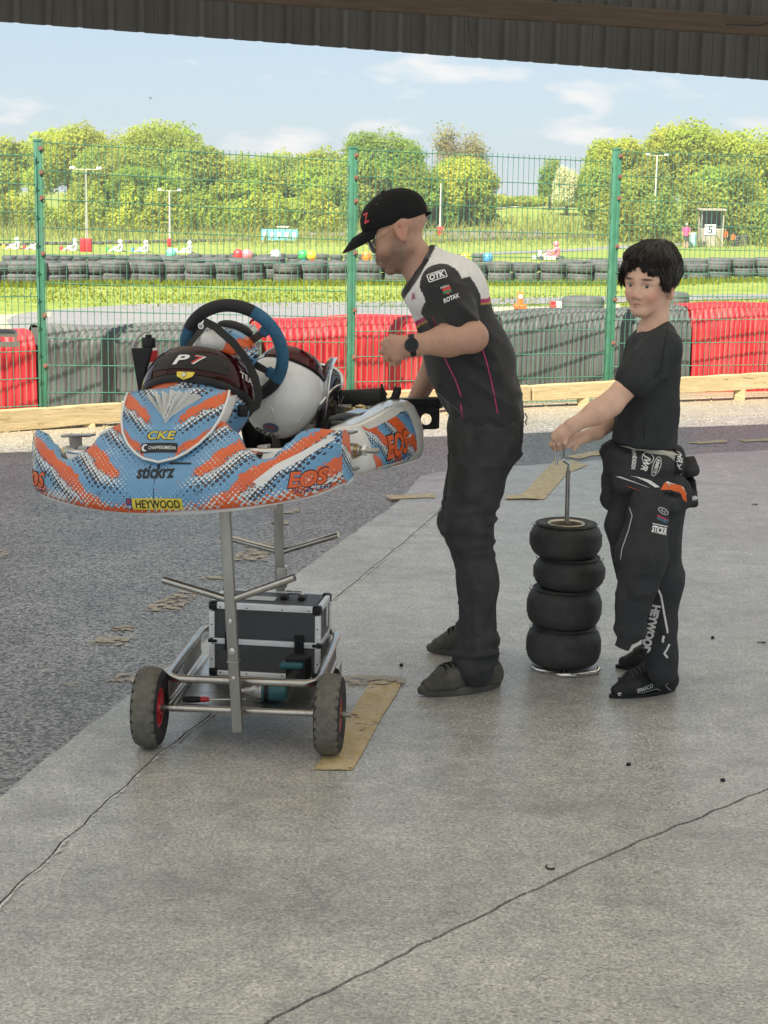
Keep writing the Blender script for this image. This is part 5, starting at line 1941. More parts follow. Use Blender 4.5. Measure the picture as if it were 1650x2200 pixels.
# seat bucket
mb = MB()
def seat_pt(a, t, off=0.0):
    th = R(-122 + 244 * a)
    hgt = .09 + .20 * (math.cos(th / 2.0) ** 1.5)
    if abs(th) > R(75):
        hgt += .03 * math.sin((abs(th) - R(75)) * 3)
    ru, rv = .135 + .035 * t + off, .135 + .075 * t + off
    return K(.085 + ru * math.sin(th), .80 + rv * math.cos(th) + .05 * t, .055 + hgt * t)
mb.grid(lambda a, t: seat_pt(a, t), 40, 12)
seat = mb.build('seat', M_BLKG, kart, smooth=180, fixn=False)
md = seat.modifiers.new('thick', 'SOLIDIFY')
md.thickness = .006
MB().tube([seat_pt(k / 40, 1.0) for k in range(41)], .006, 8).build('seat_edge', M_CHROME, seat, smooth=180)
MB().ball(K(.085, .80, .062), (.15, .14, .018), 20, 8, KM()).build('seat_base', M_BLKG, seat, smooth=180)
# tall polished fin of the seat side
rings = []
for k in range(12):
    t = k / 11
    c = P(lerp(688, 703, t) + 14 * t ** 6, lerp(902, 768, t), 5.50)
    wid = .010 + .010 * math.sin(math.pi * (.25 + .6 * t))
    rings.append([c - KU * wid, c - KV * .004, c + KU * wid, c + KV * .004])
MB().loft(rings).build('seat_fin', M_CHROME, seat, smooth=60)
MB().tube([P(692, 868, 5.52), P(716, 905, 5.58), P(722, 935, 5.6)], .012, 10).build('seat_stay', pm('blue_steel', (.12, .17, .24), .35, .7), kart, smooth=60)

# steering wheel and column
SWC = P(503, 757, 5.34)
sn = (-KV * .88 - Vector((0, 0, 1)) * .30 + KU * .12).normalized()
sx = Vector((0, 0, 1)).cross(sn).normalized()
sy = sn.cross(sx).normalized()
if sx.x < 0:
    sx, sy = -sx, sy
M_SUEDE = pm('blue_suede', (0.030, 0.115, 0.21), .85, var=.2, scale=60, bump=.3, bscale=500)
M_BLKS = pm('black_grip', (0.015, 0.015, 0.016), .75, var=.2, bump=.3, bscale=500)
def wheel_arc(a0, a1, r=.0205, n=14, name='grip', m=M_BLKS):
    pts = []
    for k in range(n + 1):
        a = R(lerp(a0, a1, k / n))
        flat_ = .160
        pts.append(SWC + sx * math.cos(a) * flat_ + sy * math.sin(a) * flat_)
    return MB().tube(pts, r, 12), name, m
stw = thing('unused', '', '', SWC)
bpy.data.objects.remove(stw)
col_a = K(.02, .42, .09)
sw_part = MB().tube([col_a, SWC + sn * -.03 * 0], .010, 10).build('steering_column', M_STEEL, kart, smooth=60)
for a0, a1, m in ((62, 118, M_BLKS), (118, 150, M_BLKS), (150, 215, M_SUEDE), (215, 325, M_BLKS), (325, 422, M_SUEDE)):
    b_, nm, mm = wheel_arc(a0, a1, m=m)
    b_.build('rim_grip' if m is M_SUEDE else 'rim_sleeve', mm, sw_part, smooth=60)
lab = MB().grid(lambda i, j: SWC + (sx * math.cos(R(92 + 26 * i)) + sy * math.sin(R(92 + 26 * i))) * (.160 + .010 * (j - .5)) + sn * (.0198 - .002 * (2 * j - 1) ** 2), 8, 4)
lab.build('rim_label', pm('pale_blue_label', (.20, .42, .58), .4), sw_part, smooth=180)
for a in (150, 270, 35, 330):
    d = sx * math.cos(R(a)) + sy * math.sin(R(a))
    e = sn.cross(d)
    MB().prism([SWC + d * .02 - e * .016, SWC + d * .02 + e * .016, SWC + d * .150 + e * .010, SWC + d * .150 - e * .010], sn * .004).build('spoke', pm('grey_spoke', (.10, .10, .10), .4, .6), sw_part, smooth=0, bevel=.001)
    MB().box(SWC + d * .136, (.036, .034, .022), Matrix((d, e, sn)).transposed()).build('spoke_boss', M_SUEDE if a != 150 else M_BLKS, sw_part, smooth=0, bevel=.007)
MB().lathe([(0, -.01), (.034, -.01), (.034, .012), (0, .016)], SWC, sn, 20).build('wheel_hub', M_BLK, sw_part, smooth=40)

# engine side: silencer, carburettor, air box, battery cover
MB().lathe([(0, 0), (.030, 0), (.036, .006), (.0365, .20), (.036, .206), (.028, .212), (0, .212)], P(700, 862, 5.78), (P(829, 856, 5.72) - P(700, 862, 5.78)), 24).build('silencer', M_BLKS, kart, smooth=40)
MB().tube([P(826, 868, 5.72), P(838, 866, 5.72), P(848, 856, 5.72), P(853, 842, 5.72), P(854, 832, 5.72)], [.014, .0145, .0145, .0145, .0135], 12).build('tail_pipe', M_BLKS, kart, smooth=60)
MB().tube([P(828, 850, 5.72), P(822, 836, 5.72), P(819, 824, 5.72)], [.010, .006, .003], 6).build('exhaust_spring', M_BLKS, kart, smooth=60)
eng = MB()
for (x, y, w_, h_, Y_) in ((733, 880, .062, .03, 5.66), (792, 884, .05, .034, 5.66), (752, 905, .10, .06, 5.70), (812, 898, .07, .05, 5.72)):
    eng.box(P(x, y, Y_), (w_, .06, h_), KM())
eng.build('engine_block', M_ALU, kart, smooth=0, bevel=.004)
for k in range(6):
    MB().box(P(735 + 3 * k, 888 + 5 * k, 5.69), (.15, .09, .003), KM()).build('cooling_fin', M_ALU, kart, smooth=0)
carb = MB()
carb.lathe([(0, 0), (.015, 0), (.015, .05), (0, .05)], P(758, 884, 5.60), KU, 14)
carb.lathe([(0, 0), (.017, 0), (.020, .012), (.020, .022), (0, .028)], P(775, 868, 5.60) - Vector((0, 0, .028)), (0, 0, 1), 14)
carb.lathe([(0, 0), (.009, 0), (.009, .03), (0, .03)], P(753, 878, 5.57), -KV, 10)
carb.build('carburettor', M_BRASS, kart, smooth=40)
MB().tube([P(731, 878, 5.6), P(733, 862, 5.6), P(739, 852, 5.6)], .002, 6).build('throttle_cable', M_CHROME, kart)
ab = MB()
ab.prism([P(703, 896, 5.36), P(740, 886, 5.36), P(776, 890, 5.36), P(794, 924, 5.36), P(790, 960, 5.36), P(752, 958, 5.36), P(712, 946, 5.36), P(701, 925, 5.36)], KV * .13)
abo = ab.build('air_box', M_BLKG, kart, smooth=0, bevel=.010, bseg=3)
for k in range(2):
    MB().box(P(725, 908 + 11 * k, 5.345), (.045, .008, .012), KM()).build('vent_slot', pm('grey_slot', (.09, .09, .09), .4), abo, smooth=0, bevel=.003)
MB().box(P(722, 940, 5.33), (.09, .05, .05), KM()).build('battery', M_BLKS, kart, smooth=0, bevel=.006)
# rear bumper: bar and drilled end plate
rb = MB()
a, b = P(700, 868, 6.02), P(943, 862, 5.90)
rb.prism([a + Vector((0, 0, .012)), a - Vector((0, 0, .03)), b - Vector((0, 0, .03)), b + Vector((0, 0, .012))], KV * .05)
rbo = rb.build('rear_bumper', M_BLK, kart, smooth=0, bevel=.004)
c = P(915, 901, 5.90)
dx = (b - a).normalized()
hole = [c + dx * math.cos(2 * math.pi * k / 20) * .0205 + Vector((0, 0, math.sin(2 * math.pi * k / 20) * .0205)) for k in range(20)]
outer = []
for k in range(20):
    a_ = 2 * math.pi * k / 20
    q = 1 / max(abs(math.cos(a_)), abs(math.sin(a_)))
    outer.append(c + dx * max(-.055, min(.048, math.cos(a_) * q * .05)) + Vector((0, 0, max(-.036, min(.045, math.sin(a_) * q * .045)))))
pl_ = MB()
off = KV * .006
pl_.add(hole + outer + [p + off for p in hole] + [p + off for p in outer],
        [f for k in range(20) for f in ((k, (k + 1) % 20, 20 + (k + 1) % 20, 20 + k), (40 + k, 60 + k, 60 + (k + 1) % 20, 40 + (k + 1) % 20),
                                        (k, 40 + k, 40 + (k + 1) % 20, (k + 1) % 20), (20 + k, 20 + (k + 1) % 20, 60 + (k + 1) % 20, 60 + k))])
pl_.build('end_plate', M_BLK, rbo, smooth=30)
# overflow bottle on its bracket, at the kart's right front
YB = 5.30
bt = MB().lathe([(0, 0), (.027, 0), (.028, .004), (.028, .060), (.024, .070), (.016, .074), (0, .074)], P(320, 795, YB), (0, 0, 1), 18).build('overflow_bottle', M_WHITEG, kart, smooth=50)
MB().lathe([(.0285, .028), (.0287, .03), (.0287, .062), (.0285, .064)], P(320, 795, YB), (0, 0, 1), 18).build('bottle_label', M_PRED, bt, smooth=50)
MB().lathe([(0, .068), (.021, .068), (.022, .072), (.0225, .098), (.020, .102), (.010, .104), (.010, .112), (0, .112)], P(320, 795, YB), (0, 0, 1), 18).build('bottle_cap', M_BLK, bt, smooth=40)
MB().tube([P(322, 713, YB), P(312, 712, YB), P(298, 722, YB), P(288, 736, YB), P(285, 755, YB)], .0045, 8).build('bottle_hose', pm('clear_hose', (.42, .42, .38), .3), bt, smooth=60)
MB().prism([P(281, 748, YB - .04), P(326, 748, YB - .04), P(312, 800, YB - .04), P(306, 862, YB - .04), P(300, 862, YB - .04)], KV * .012).build('bottle_bracket', M_BLK, kart, smooth=0, bevel=.003)

# ================================================================ HELMETS
def helmet(name, label, C, F, UP, r, mats, shellname='shell'):
    """open-face shell: F towards the chin bar, UP towards the crown"""
    F = Vector(F).normalized()
    UP = Vector(UP)
    UP = (UP - F * UP.dot(F)).normalized()
    S = F.cross(UP)
    root = thing(name, label, 'helmet', C)
    def pt(a, b, k=1.0):
        """a: angle from the rear pole towards the chin, b: angle round F measured from the crown"""
        f = -math.cos(a) * r[1]
        q = math.sin(a) ** .92
        uu = math.cos(b) * q * (r[2] if math.cos(b) > 0 else r[2] * .82)
        ss = math.sin(b) * q * r[0]
        return C + (F * f + UP * uu + S * ss) * k
    return root, pt, F, UP, S
# white helmet lying in the seat
C2 = P(611, 843, 5.50)
F2 = Vector((.30, .42, .86))
h2_, pt2, F2, U2, S2 = helmet('helmet', 'plain white helmet lying in the kart seat with its dark red visor up', C2, F2, (-.25, -.9, .35), (.126, .158, .138), None)
sh = MB().grid(lambda i, j: pt2(R(2 + 132 * j), 2 * math.pi * i), 48, 30).build('shell', M_WHITEG, h2_, smooth=180)
MB().grid(lambda i, j: pt2(R(115 + 3.5 * math.sin(math.pi * j)), R(-118 + 236 * i), 1.012 + .012 * math.sin(math.pi * j)), 40, 4).build('rim_gasket', M_BLK, h2_, smooth=180)
def visor_mat(name, c):
    m = bpy.data.materials.new(name)
    n = NT(m)
    f = n.noise(n.tc.outputs['Object'], 20, 4, .6)
    n.set(color=n.ramp(f, .3, .7, tuple(q * .6 for q in c), c), rough=.10, spec=.22, coat=.10, coatr=.03)
    return m
M_VIS = visor_mat('dark_red_visor', (.030, .0012, .003))
M_VIS2 = visor_mat('red_tinted_visor', (.075, .004, .008))
MB().grid(lambda i, j: pt2(R(118 + 26 * j), R(-108 + 216 * i), 1.03), 40, 10).build('visor', M_VIS2, h2_, smooth=180)
MB().grid(lambda i, j: pt2(R(136 + 36 * j), 2 * math.pi * i, .97), 40, 10).build('chin_bar', M_WHITEG, h2_, smooth=180)
MB().grid(lambda i, j: pt2(R(115 + 5 * j), R(-60 + 24 * i), 1.035 - .02 * abs(2 * j - 1)), 8, 3).build('visor_tab', M_WHITEG, h2_, smooth=180)
b2 = bvh_of(sh)
cpos = pt2(R(84), R(-26))
fw = (pt2(R(84), R(-24)) - pt2(R(84), R(-28))).normalized()
print_text(b2, P(650, 771, 5.38), (.86, -.1, -.52), (.5, .0, .86), 'Arai', M_PBLK, h2_, w=.062, h=.020, shear=.15, bold=.03)
print_shape(b2, P(650, 771, 5.38), (.86, -.1, -.52), (.5, .0, .86), oval(.088, .034, 28), M_PBLK, h2_, hole=oval(.080, .027, 28))
print_text(b2, P(572, 932, 5.42), (.9, 0, -.36), (.36, -.1, .9), 'FELIX', M_PBLK, h2_, w=.085, h=.022, shear=.3, bold=.03)
print_shape(b2, P(582, 918, 5.4), (1, 0, -.1), (0, 0, 1), oval(.054, .036, 24), pm('badge_blue', (.10, .13, .26), .4), h2_, off=.001)
print_text(b2, P(582, 916, 5.4), (1, 0, -.1), (0, 0, 1), 'FLIX', M_PORG, h2_, w=.030, h=.010, off=.002)
for (pa, pb, pc_) in (((560, 862), (586, 880), (588, 905)), ((655, 880), (640, 905), (618, 922))):   # moulded ridges on the crown
    q = []
    for p_ in (pa, pb, pc_):
        o_ = P(p_[0], p_[1], 5.2)
        hit = b2.ray_cast(o_, (o_ - CAMP).normalized())
        if hit[0]:
            q.append(hit[0])
    if len(q) > 1:
        MB().tube(q, [.001, .0035, .001][:len(q)], 6).build('moulded_ridge', M_WHITEG, h2_, smooth=180)
MB().box(P(681, 790, 5.40), (.010, .01, .022)).build('vent_plug', M_BLK, h2_, smooth=0, bevel=.002)

# liveried helmet lying on the front panel, crown to the camera
C1 = P(425, 860, 5.17)
F1 = Vector((.10, .55, .83))
h1_, pt1, F1, U1, S1 = helmet('helmet', 'blue and orange painted helmet with a dark red visor resting against the steering wheel', C1, F1, (-.12, -.83, .55), (.174, .165, .165), None)
M_LIVH = livery('helmet_livery', src=tuple(S1), freq=7.0, slope=.5, shift=.2, scuff=0)
M_GREYW = pm('pale_grey_gloss', (.58, .58, .56), .25, var=.06, coat=.4)
MB().grid(lambda i, j: pt1(R(2 + 90 * j), 2 * math.pi * i, .97), 48, 24).build('shell', M_LIVH, h1_, smooth=180)
MB().grid(lambda i, j: pt1(R(82 + 10 * j), R(-125 + 250 * i), 1.0 + .03 * math.sin(math.pi * j)), 48, 5).build('rim_gasket', M_BLK, h1_, smooth=180)
vis = MB().grid(lambda i, j: pt1(R(91 + 40 * j), R(-118 + 236 * i), 1.02 + .05 * j), 48, 12).build('visor', M_VIS, h1_, smooth=180)
bv = bvh_of(vis)
strip_ = MB().grid(lambda i, j: pt1(R(97 + 21 * j + 2.0 * abs(2 * i - 1) ** 4 * (1 if j < .5 else -1)), R(-42 + 84 * i), 1.040 + .03 * j), 24, 6).build('sun_strip', M_BLK, h1_, smooth=180)
bs = bvh_of(strip_)
mid = pt1(R(108), R(0), 1.055)
rt = (pt1(R(108), R(4), 1.03) - pt1(R(108), R(-4), 1.03)).normalized()
if rt.x < 0:
    rt = -rt
upv = (pt1(R(114), 0, 1.03) - pt1(R(102), 0, 1.03)).normalized()
print_text(bs, mid - rt * .024, rt, upv, 'P', M_PWHT, h1_, w=.050, h=.036, shear=.25, bold=.03, off=.0015)
print_text(bs, mid + rt * .030, rt, upv, '7', M_PWHT, h1_, w=.040, h=.036, shear=.25, bold=.03, off=.0013)
print_text(bs, mid + rt * .026, rt, upv, '7', M_PRED, h1_, w=.034, h=.031, shear=.25, bold=.01, off=.0022)
for bdeg, tx, wd in ((72, 'TEAM', .09), (92, 'TH', .05)):
    c_ = pt1(R(108), R(bdeg) * (1 if S1.x > 0 else -1), 1.02)
    tn = (pt1(R(108), R(bdeg + 6) * (1 if S1.x > 0 else -1), 1.02) - c_).normalized()
    un = (pt1(R(118), R(bdeg) * (1 if S1.x > 0 else -1), 1.02) - c_).normalized()
    print_text(bv, c_, tn, un, tx, M_PWHT, h1_, w=wd, h=.022, bold=.01)
MB().grid(lambda i, j: pt1(R(127 + 20 * j), R(-110 + 220 * i), .99), 40, 6).build('chin_bar', M_GREYW, h1_, smooth=180)
MB().grid(lambda i, j: pt1(R(123 + 7 * j), R(-22 + 74 * i) * (1 if S1.x > 0 else -1), 1.022), 20, 4).build('visor_trim', M_PYEL, h1_, smooth=180)
MB().grid(lambda i, j: pt1(R(118 + 46 * j), R(58 + 62 * i) * (1 if S1.x > 0 else -1), .995), 20, 10).build('chin_side', M_LIVH, h1_, smooth=180)
tb = pt1(R(91), 0, 1.03)
tab = MB().prism([tb - rt * .028 + upv * .008, tb + rt * .028 + upv * .008, tb + rt * .024 - upv * .012, tb - upv * .026, tb - rt * .024 - upv * .012], -KV * .006).build('visor_tab', M_PYEL, h1_, smooth=0, bevel=.002)
MB().box(tb - KV * .010 - upv * .002, (.010, .012, .018), Matrix((rt, -KV, upv)).transposed()).build('tab_clip', M_CHROME, tab, smooth=0, bevel=.002)
# chin strap over the shell and hanging down on the right
def strap(pts, w=.011, name='chin_strap', par=None):
    rings = []
    for i, p in enumerate(pts):
        a, b = pts[max(0, i - 1)], pts[min(len(pts) - 1, i + 1)]
        t = (b - a).normalized()
        sd = t.cross(-KV).normalized()
        rings.append([p - sd * w - KV * .002, p + sd * w - KV * .002, p + sd * w + KV * .002, p - sd * w + KV * .002])
    return MB().loft(rings).build(name, M_BLKS, par, smooth=60)
strap([P(438, 690, 5.22), P(462, 702, 5.20), P(500, 735, 5.16), P(528, 770, 5.13), P(548, 812, 5.10), P(556, 850, 5.08), P(551, 872, 5.08), P(535, 882, 5.08)], .0125, 'chin_strap', h1_)
strap([P(556, 840, 5.09), P(551, 866, 5.08), P(524, 878, 5.09), P(508, 880, 5.10)], .010, 'chin_strap', h1_)
MB().box(P(522, 884, 5.07), (.030, .014, .034)).build('strap_buckle', M_BLK, h1_, smooth=0, bevel=.005)
strap([P(440, 700, 5.26), P(415, 730, 5.2), P(385, 770, 5.15)], .009, 'chin_strap', h1_)
MB().lathe([(.006, -.002), (.010, -.002), (.010, .002), (.006, .002), (.006, -.002)], P(432, 700, 5.18), -KV, 12).build('strap_ring', M_CHROME, h1_, smooth=40)
MB().ball(P(492, 748, 5.30), (.098, .075, .062), 24, 14, Matrix.Rotation(.35, 3, 'Y')).build('chin_guard', M_LIVH, h1_, smooth=180)
MB().ball(P(452, 738, 5.25), (.055, .05, .040), 20, 10).build('chin_front', M_GREYW, h1_, smooth=180)
MB().ball(P(505, 708, 5.36), (.060, .05, .026), 16, 8, Matrix.Rotation(.3, 3, 'Y')).build('cheek_pad', M_BLKS, h1_, smooth=180)

# white vent fan printed and moulded at the top of the panel
tip = panel_pt(.008, .15)
for k in range(7):
    q = -1 + 2 * k / 6
    tops = [panel_pt(.012 + q * .080 + d, .222 - .014 * abs(q) ) for d in (-.0115, .0115)]
    nrm = (panel_pt(0, .2) - panel_pt(.02, .2)).cross(panel_pt(0, .22) - panel_pt(0, .2)).normalized()
    if nrm.dot(CAMP - tip) < 0:
        nrm = -nrm
    t0 = [panel_pt(.008 + q * .010 + d, .120 + .020 * abs(q)) for d in (-.003, .003)]
    f_ = MB()
    f_.add([t0[0] + nrm * .001, t0[1] + nrm * .001, tops[1] + nrm * .003, tops[0] + nrm * .003, t0[0].lerp(t0[1], .3) + nrm * .005, tops[0].lerp(tops[1], .3) + nrm * .022],
           [(0, 4, 5, 3), (4, 1, 2, 5), (3, 5, 2), (0, 1, 4)])
    f_.build('vent_fin', M_GREYW, panel, smooth=0)
ps = panel_pt(.020, .215)
pr = (panel_pt(.040, .265) - panel_pt(.012, .185)).normalized()
stk = MB()
a_, b_ = panel_pt(.010, .128), panel_pt(.030, .192)
wv = KU * .0065
for q in (a_, b_):
    pass
stk.add([a_ - wv + nrm * .016, a_ + wv + nrm * .016, b_ + wv + nrm * .026, b_ - wv + nrm * .026], [(0, 1, 2, 3)])
sto = stk.build('sticker', M_PWHT, panel, smooth=0)
bst = bvh_of(sto)
print_text(bst, (a_ + b_) / 2 + nrm * .021, (a_ - b_), KU, 'THE KART CHAMPIONSHIP', M_PBLK, panel, w=.074, h=.0075, bold=.01, off=.001)
# ================================================================ TROLLEY UNDER THE KART
TA = R(4.5)
TU = Vector((math.cos(TA), -math.sin(TA), 0))
TV = Vector((math.sin(TA), math.cos(TA), 0))
TO = (G(320, 1609) + G(709, 1611)) / 2
TW = (G(709, 1611) - G(320, 1609)).length / 2
def T(u, v, w):
    return TO + TU * u + TV * v + Vector((0, 0, w))
TM = Matrix((TU, TV, Vector((0, 0, 1)))).transposed()
M_TUBE = pm('scuffed_trolley_tube', (0.50, 0.48, 0.44), 0.25, 1.0, var=0.15, scale=18, dirt=(0.26, 0.23, 0.20), dirt_amt=0.5)
M_SQ = pm('dull_square_tube', (0.31, 0.295, 0.265), 0.42, 0.9, var=0.2, scale=14, stretch=(1, 1, .3), dirt=(0.17, 0.15, 0.12), dirt_amt=0.6)
M_SHEET = pm('scratched_sheet_steel', (0.46, 0.45, 0.43), 0.30, 1.0, var=0.25, scale=20, stretch=(1, 4, 1), dirt=(0.2, 0.19, 0.18), dirt_amt=0.6)
trolley = thing('kart_trolley', 'steel kart trolley with two pneumatic wheels and two upright posts', 'trolley', TO)
def dusty_tyre(name, col, pale_mix, rough=.85):
    m = bpy.data.materials.new(name)
    n = NT(m)
    o = n.tc.outputs['Object']
    f = n.noise(o, 30, 5, .65)
    c = n.mix(n.ramp(f, .35, .65), col, pale_mix)
    n.set(color=c, rough=rough, spec=.3)
    n.bump(n.noise(o, 160, 3), .35, .003)
    return m
M_TREAD = dusty_tyre('dusty_grey_tread', (0.115, 0.110, 0.092), (0.17, 0.16, 0.13))
M_SIDEW = dusty_tyre('black_sidewall', (0.022, 0.022, 0.023), (0.05, 0.05, 0.048), .7)
M_REDRIM = pm('red_plastic_rim', (0.55, 0.018, 0.025), 0.35, var=.1, coat=.3)
WR = .126
def trolley_wheel(sg):
    c = T(sg * TW, 0, WR)
    ax = TU
    tyre = MB().lathe([(.062, -.030), (.075, -.038), (.100, -.041), (.112, -.038)], c, ax, 40)
    mb = MB()
    mb.lathe([(.060, -.028), (.074, -.037), (.096, -.041), (.110, -.039), (.1155, -.036)], c, ax, 40)
    mb.lathe([(.060, .028), (.074, .037), (.096, .041), (.110, .039), (.1155, .036)], c, ax, 40)
    wo = mb.build('wheel', M_SIDEW, trolley, smooth=50)
    tr = MB()
    a = ax.orthogonal().normalized()
    b = ax.cross(a)
    # tread blocks: crossed grooves cut the crown into lozenges, lugs along both shoulders
    nk, rows = 132, 15
    V = []
    for j in range(rows + 1):
        h = -.036 + .072 * j / rows
        rad = .1155 + .0105 * (1 - (abs(h) / .036) ** 2.6)
        for k in range(nk):
            th = 2 * math.pi * k / nk
            g = min(abs(math.sin(th * 16 + h * 130)), abs(math.sin(th * 16 - h * 130)))
            lug = 1 if abs(h) < .027 else (1 if (k % 6) < 4 else 0)
            rr_ = rad - (.0022 if g < .22 else 0) - (0 if lug else .006)
            V.append(c + ax * h + (a * math.cos(th) + b * math.sin(th)) * rr_)
    tr.add(V, [(j * nk + k, j * nk + (k + 1) % nk, (j + 1) * nk + (k + 1) % nk, (j + 1) * nk + k) for j in range(rows) for k in range(nk)])
    tr.build('tread', M_TREAD, wo, smooth=25)
    rim = MB()
    for s_ in (-1, 1):
        rim.lathe([(.014, s_ * .034), (.022, s_ * .034), (.024, s_ * .022), (.048, s_ * .018), (.053, s_ * .030), (.062, s_ * .031), (.063, s_ * .024), (.063, 0)], c, ax, 32)
    for k in range(5):
        th = 2 * math.pi * k / 5
        d = a * math.cos(th) + b * math.sin(th)
        e = ax.cross(d)
        for s_ in (-1, 1):
            rim.prism([c + d * .020 - e * .006 + ax * s_ * .020, c + d * .020 + e * .006 + ax * s_ * .020, c + d * .052 + e * .004 + ax * s_ * .020, c + d * .052 - e * .004 + ax * s_ * .020], ax * s_ * .008)
    rim.build('rim', M_REDRIM, wo, smooth=35)
    MB().lathe([(0, -.045), (.013, -.045), (.013, .045), (0, .045)], c, ax, 16).build('hub', M_TUBE, wo, smooth=40)
    MB().lathe([(0, .0), (.008, .0), (.008, .022), (0, .022)], c + ax * .042, ax, 12).build('axle_end', M_STEEL, wo, smooth=40)
for sg in (-1, 1):
    trolley_wheel(sg)
hw_, L_ = .236, .66
ZR, ZF = .212, .128
def corner(cx, cy, a0, r=.045, z=ZR):
    return [T(cx + r * math.cos(R(a0 + 15 * k)), cy + r * math.sin(R(a0 + 15 * k)), z) for k in range(7)]
loop = corner(hw_ - .045, L_ - .045, 0) + corner(-hw_ + .045, L_ - .045, 90) + corner(-hw_ + .045, .03 + .045, 180) + corner(hw_ - .045, .03 + .045, 270)
MB().tube(loop, .0125, 12, closed=True).build('top_rail', M_TUBE, trolley, smooth=60)
MB().tube([T(-TW + .04, 0, WR), T(TW - .04, 0, WR)], .0105, 12).build('axle', M_TUBE, trolley, smooth=60)
for sg in (-1, 1):
    MB().tube([T(sg * (hw_ - .01), .01, WR), T(sg * (hw_ - .01), L_ - .02, WR - .015)], .0105, 12).build('lower_rail', M_TUBE, trolley, smooth=60)
    # side plate with slots and the maker's cut-out letters
    ins = -sg
    x = sg * (hw_ - .002)
    wo = MB()
    N = 40
    z0, z1 = WR + .008, ZR - .010
    cells = []
    for k in range(N):
        v0, v1 = .06 + (L_ - .12) * k / N, .06 + (L_ - .12) * (k + 1) / N
        slot = (k < 9 and k % 2 == 1) or (k > 24 and k % 2 == 1)
        if slot:
            for (a_, b_) in ((z0, z0 + .014), (z1 - .012, z1)):
                wo.box(T(x, (v0 + v1) / 2, (a_ + b_) / 2), (.003, v1 - v0, b_ - a_), TM)
        else:
            wo.box(T(x, (v0 + v1) / 2, (z0 + z1) / 2), (.003, v1 - v0, z1 - z0), TM)
    plo = wo.build('side_plate', M_SQ, trolley, smooth=0)
    bpl = bvh_of(plo)
    print_text(bpl, T(x, .235, (z0 + z1) / 2), TV, (0, 0, 1), 'MW2', M_PWHT, plo, w=.10, h=.045, bold=.01, off=.002)
    if sg < 0:
        print_text(bpl, T(x, .235, (z0 + z1) / 2), TV, (0, 0, 1), 'MW2', M_PWHT, plo, w=.10, h=.045, bold=.01, off=-.0042)
MB().box(T(0, L_ / 2, ZF - .02), (2 * hw_ - .03, L_ - .04, .003), TM).build('tray', M_SHEET, trolley, smooth=0)
# castor at the back
for sg in (-1, 1):
    cb = T(sg * (hw_ - .01), L_ - .03, 0)
    MB().lathe([(0, -.014), (.040, -.014), (.045, -.009), (.045, .009), (.040, .014), (0, .014)], cb + Vector((0, 0, .045)), TU, 20).build('castor_wheel', M_BLKS, trolley, smooth=40)
    MB().prism([cb + TU * .020 + Vector((0, 0, .035)) - TV * .012, cb + TU * .020 + Vector((0, 0, .035)) + TV * .012, cb + TU * .020 + Vector((0, 0, .11)) + TV * .03, cb + TU * .020 + Vector((0, 0, .11)) - TV * .03], TU * .003).build('castor_fork', M_STEEL, trolley, smooth=0)
def sqpost(a, b, name, w=.032):
    d = (b - a).normalized()
    x = TU - d * TU.dot(d)
    x.normalize()
    y = d.cross(x)
    mb = MB()
    q = [x * w / 2 + y * w / 2, x * w / 2 - y * w / 2, -x * w / 2 - y * w / 2, -x * w / 2 + y * w / 2]
    mb.loft([[a + k for k in q], [b + k for k in q]])
    return mb.build(name, M_SQ, trolley, smooth=0, bevel=.003), d, x, y
YF = TO.y - .03
pA, pB = P(511, 1572, YF - .035), P(484, 1104, YF + .02)
pB = pA + (pB - pA) * 1.06
post_f, d, x, y = sqpost(pA, pB, 'upright_post')
def on_post(py):
    t = (py - 1572) / (1104 - 1572)
    return P(511, 1572, YF - .035).lerp(P(484, 1104, YF + .02), t)
j = on_post(1288)
for ex, ey in ((352, 1246), (633, 1240)):
    e = P(ex, ey, j.y + (.10 if ex < 500 else -.05))
    MB().tube([j + (e - j).normalized() * .012, e], .0118, 12).build('tyre_arm', M_TUBE, post_f, smooth=60)
fr = -(TV)
for py, r_ in ((1394, .010), (1328, .005), (1452, .006), (1332, .004)):
    MB().lathe([(0, 0), (r_, 0), (r_, .006), (0, .007)], on_post(py) + fr * .016, fr, 12).build('bolt', M_CHROME, post_f, smooth=40)
MB().box(on_post(1418) + fr * .0005, (.036, .036, .004), TM).build('weld_seam', M_STEEL, post_f, smooth=0)
YB2 = TO.y + L_ - .02
qA, qB = P(606, 1415, YB2), P(598, 1090, YB2)
qB = qA + (qB - qA) * 1.58
post_b, d, x, y = sqpost(qA, qB, 'upright_post', .030)
j = P(603, 1186, YB2)
for ex, ey in ((474, 1151), (727, 1149)):
    e = P(ex, ey, YB2 + (.08 if ex < 600 else -.05))
    MB().tube([j + (e - j).normalized() * .012, e], .0118, 12).build('tyre_arm', M_TUBE, post_b, smooth=60)
MB().box(P(606, 1238, YB2), (.036, .036, .075), TM).build('post_sleeve', M_TUBE, post_b, smooth=0, bevel=.003)
MB().lathe([(0, 0), (.007, 0), (.007, .006), (0, .007)], P(614, 1228, YB2 - .02), TU, 10).build('bolt', M_CHROME, post_b, smooth=40)
MB().prism([qB - TU * .20 - Vector((0, 0, .02)), qB + TU * .20 - Vector((0, 0, .02)), qB + TU * .20 + Vector((0, 0, .01)), qB - TU * .20 + Vector((0, 0, .01))], TV * .03).build('support_bar', M_SQ, post_b, smooth=0)
MB().prism([pB - TU * .16 - Vector((0, 0, .02)), pB + TU * .16 - Vector((0, 0, .02)), pB + TU * .16 + Vector((0, 0, .01)), pB - TU * .16 + Vector((0, 0, .01))], TV * .03).build('support_bar', M_SQ, post_f, smooth=0)

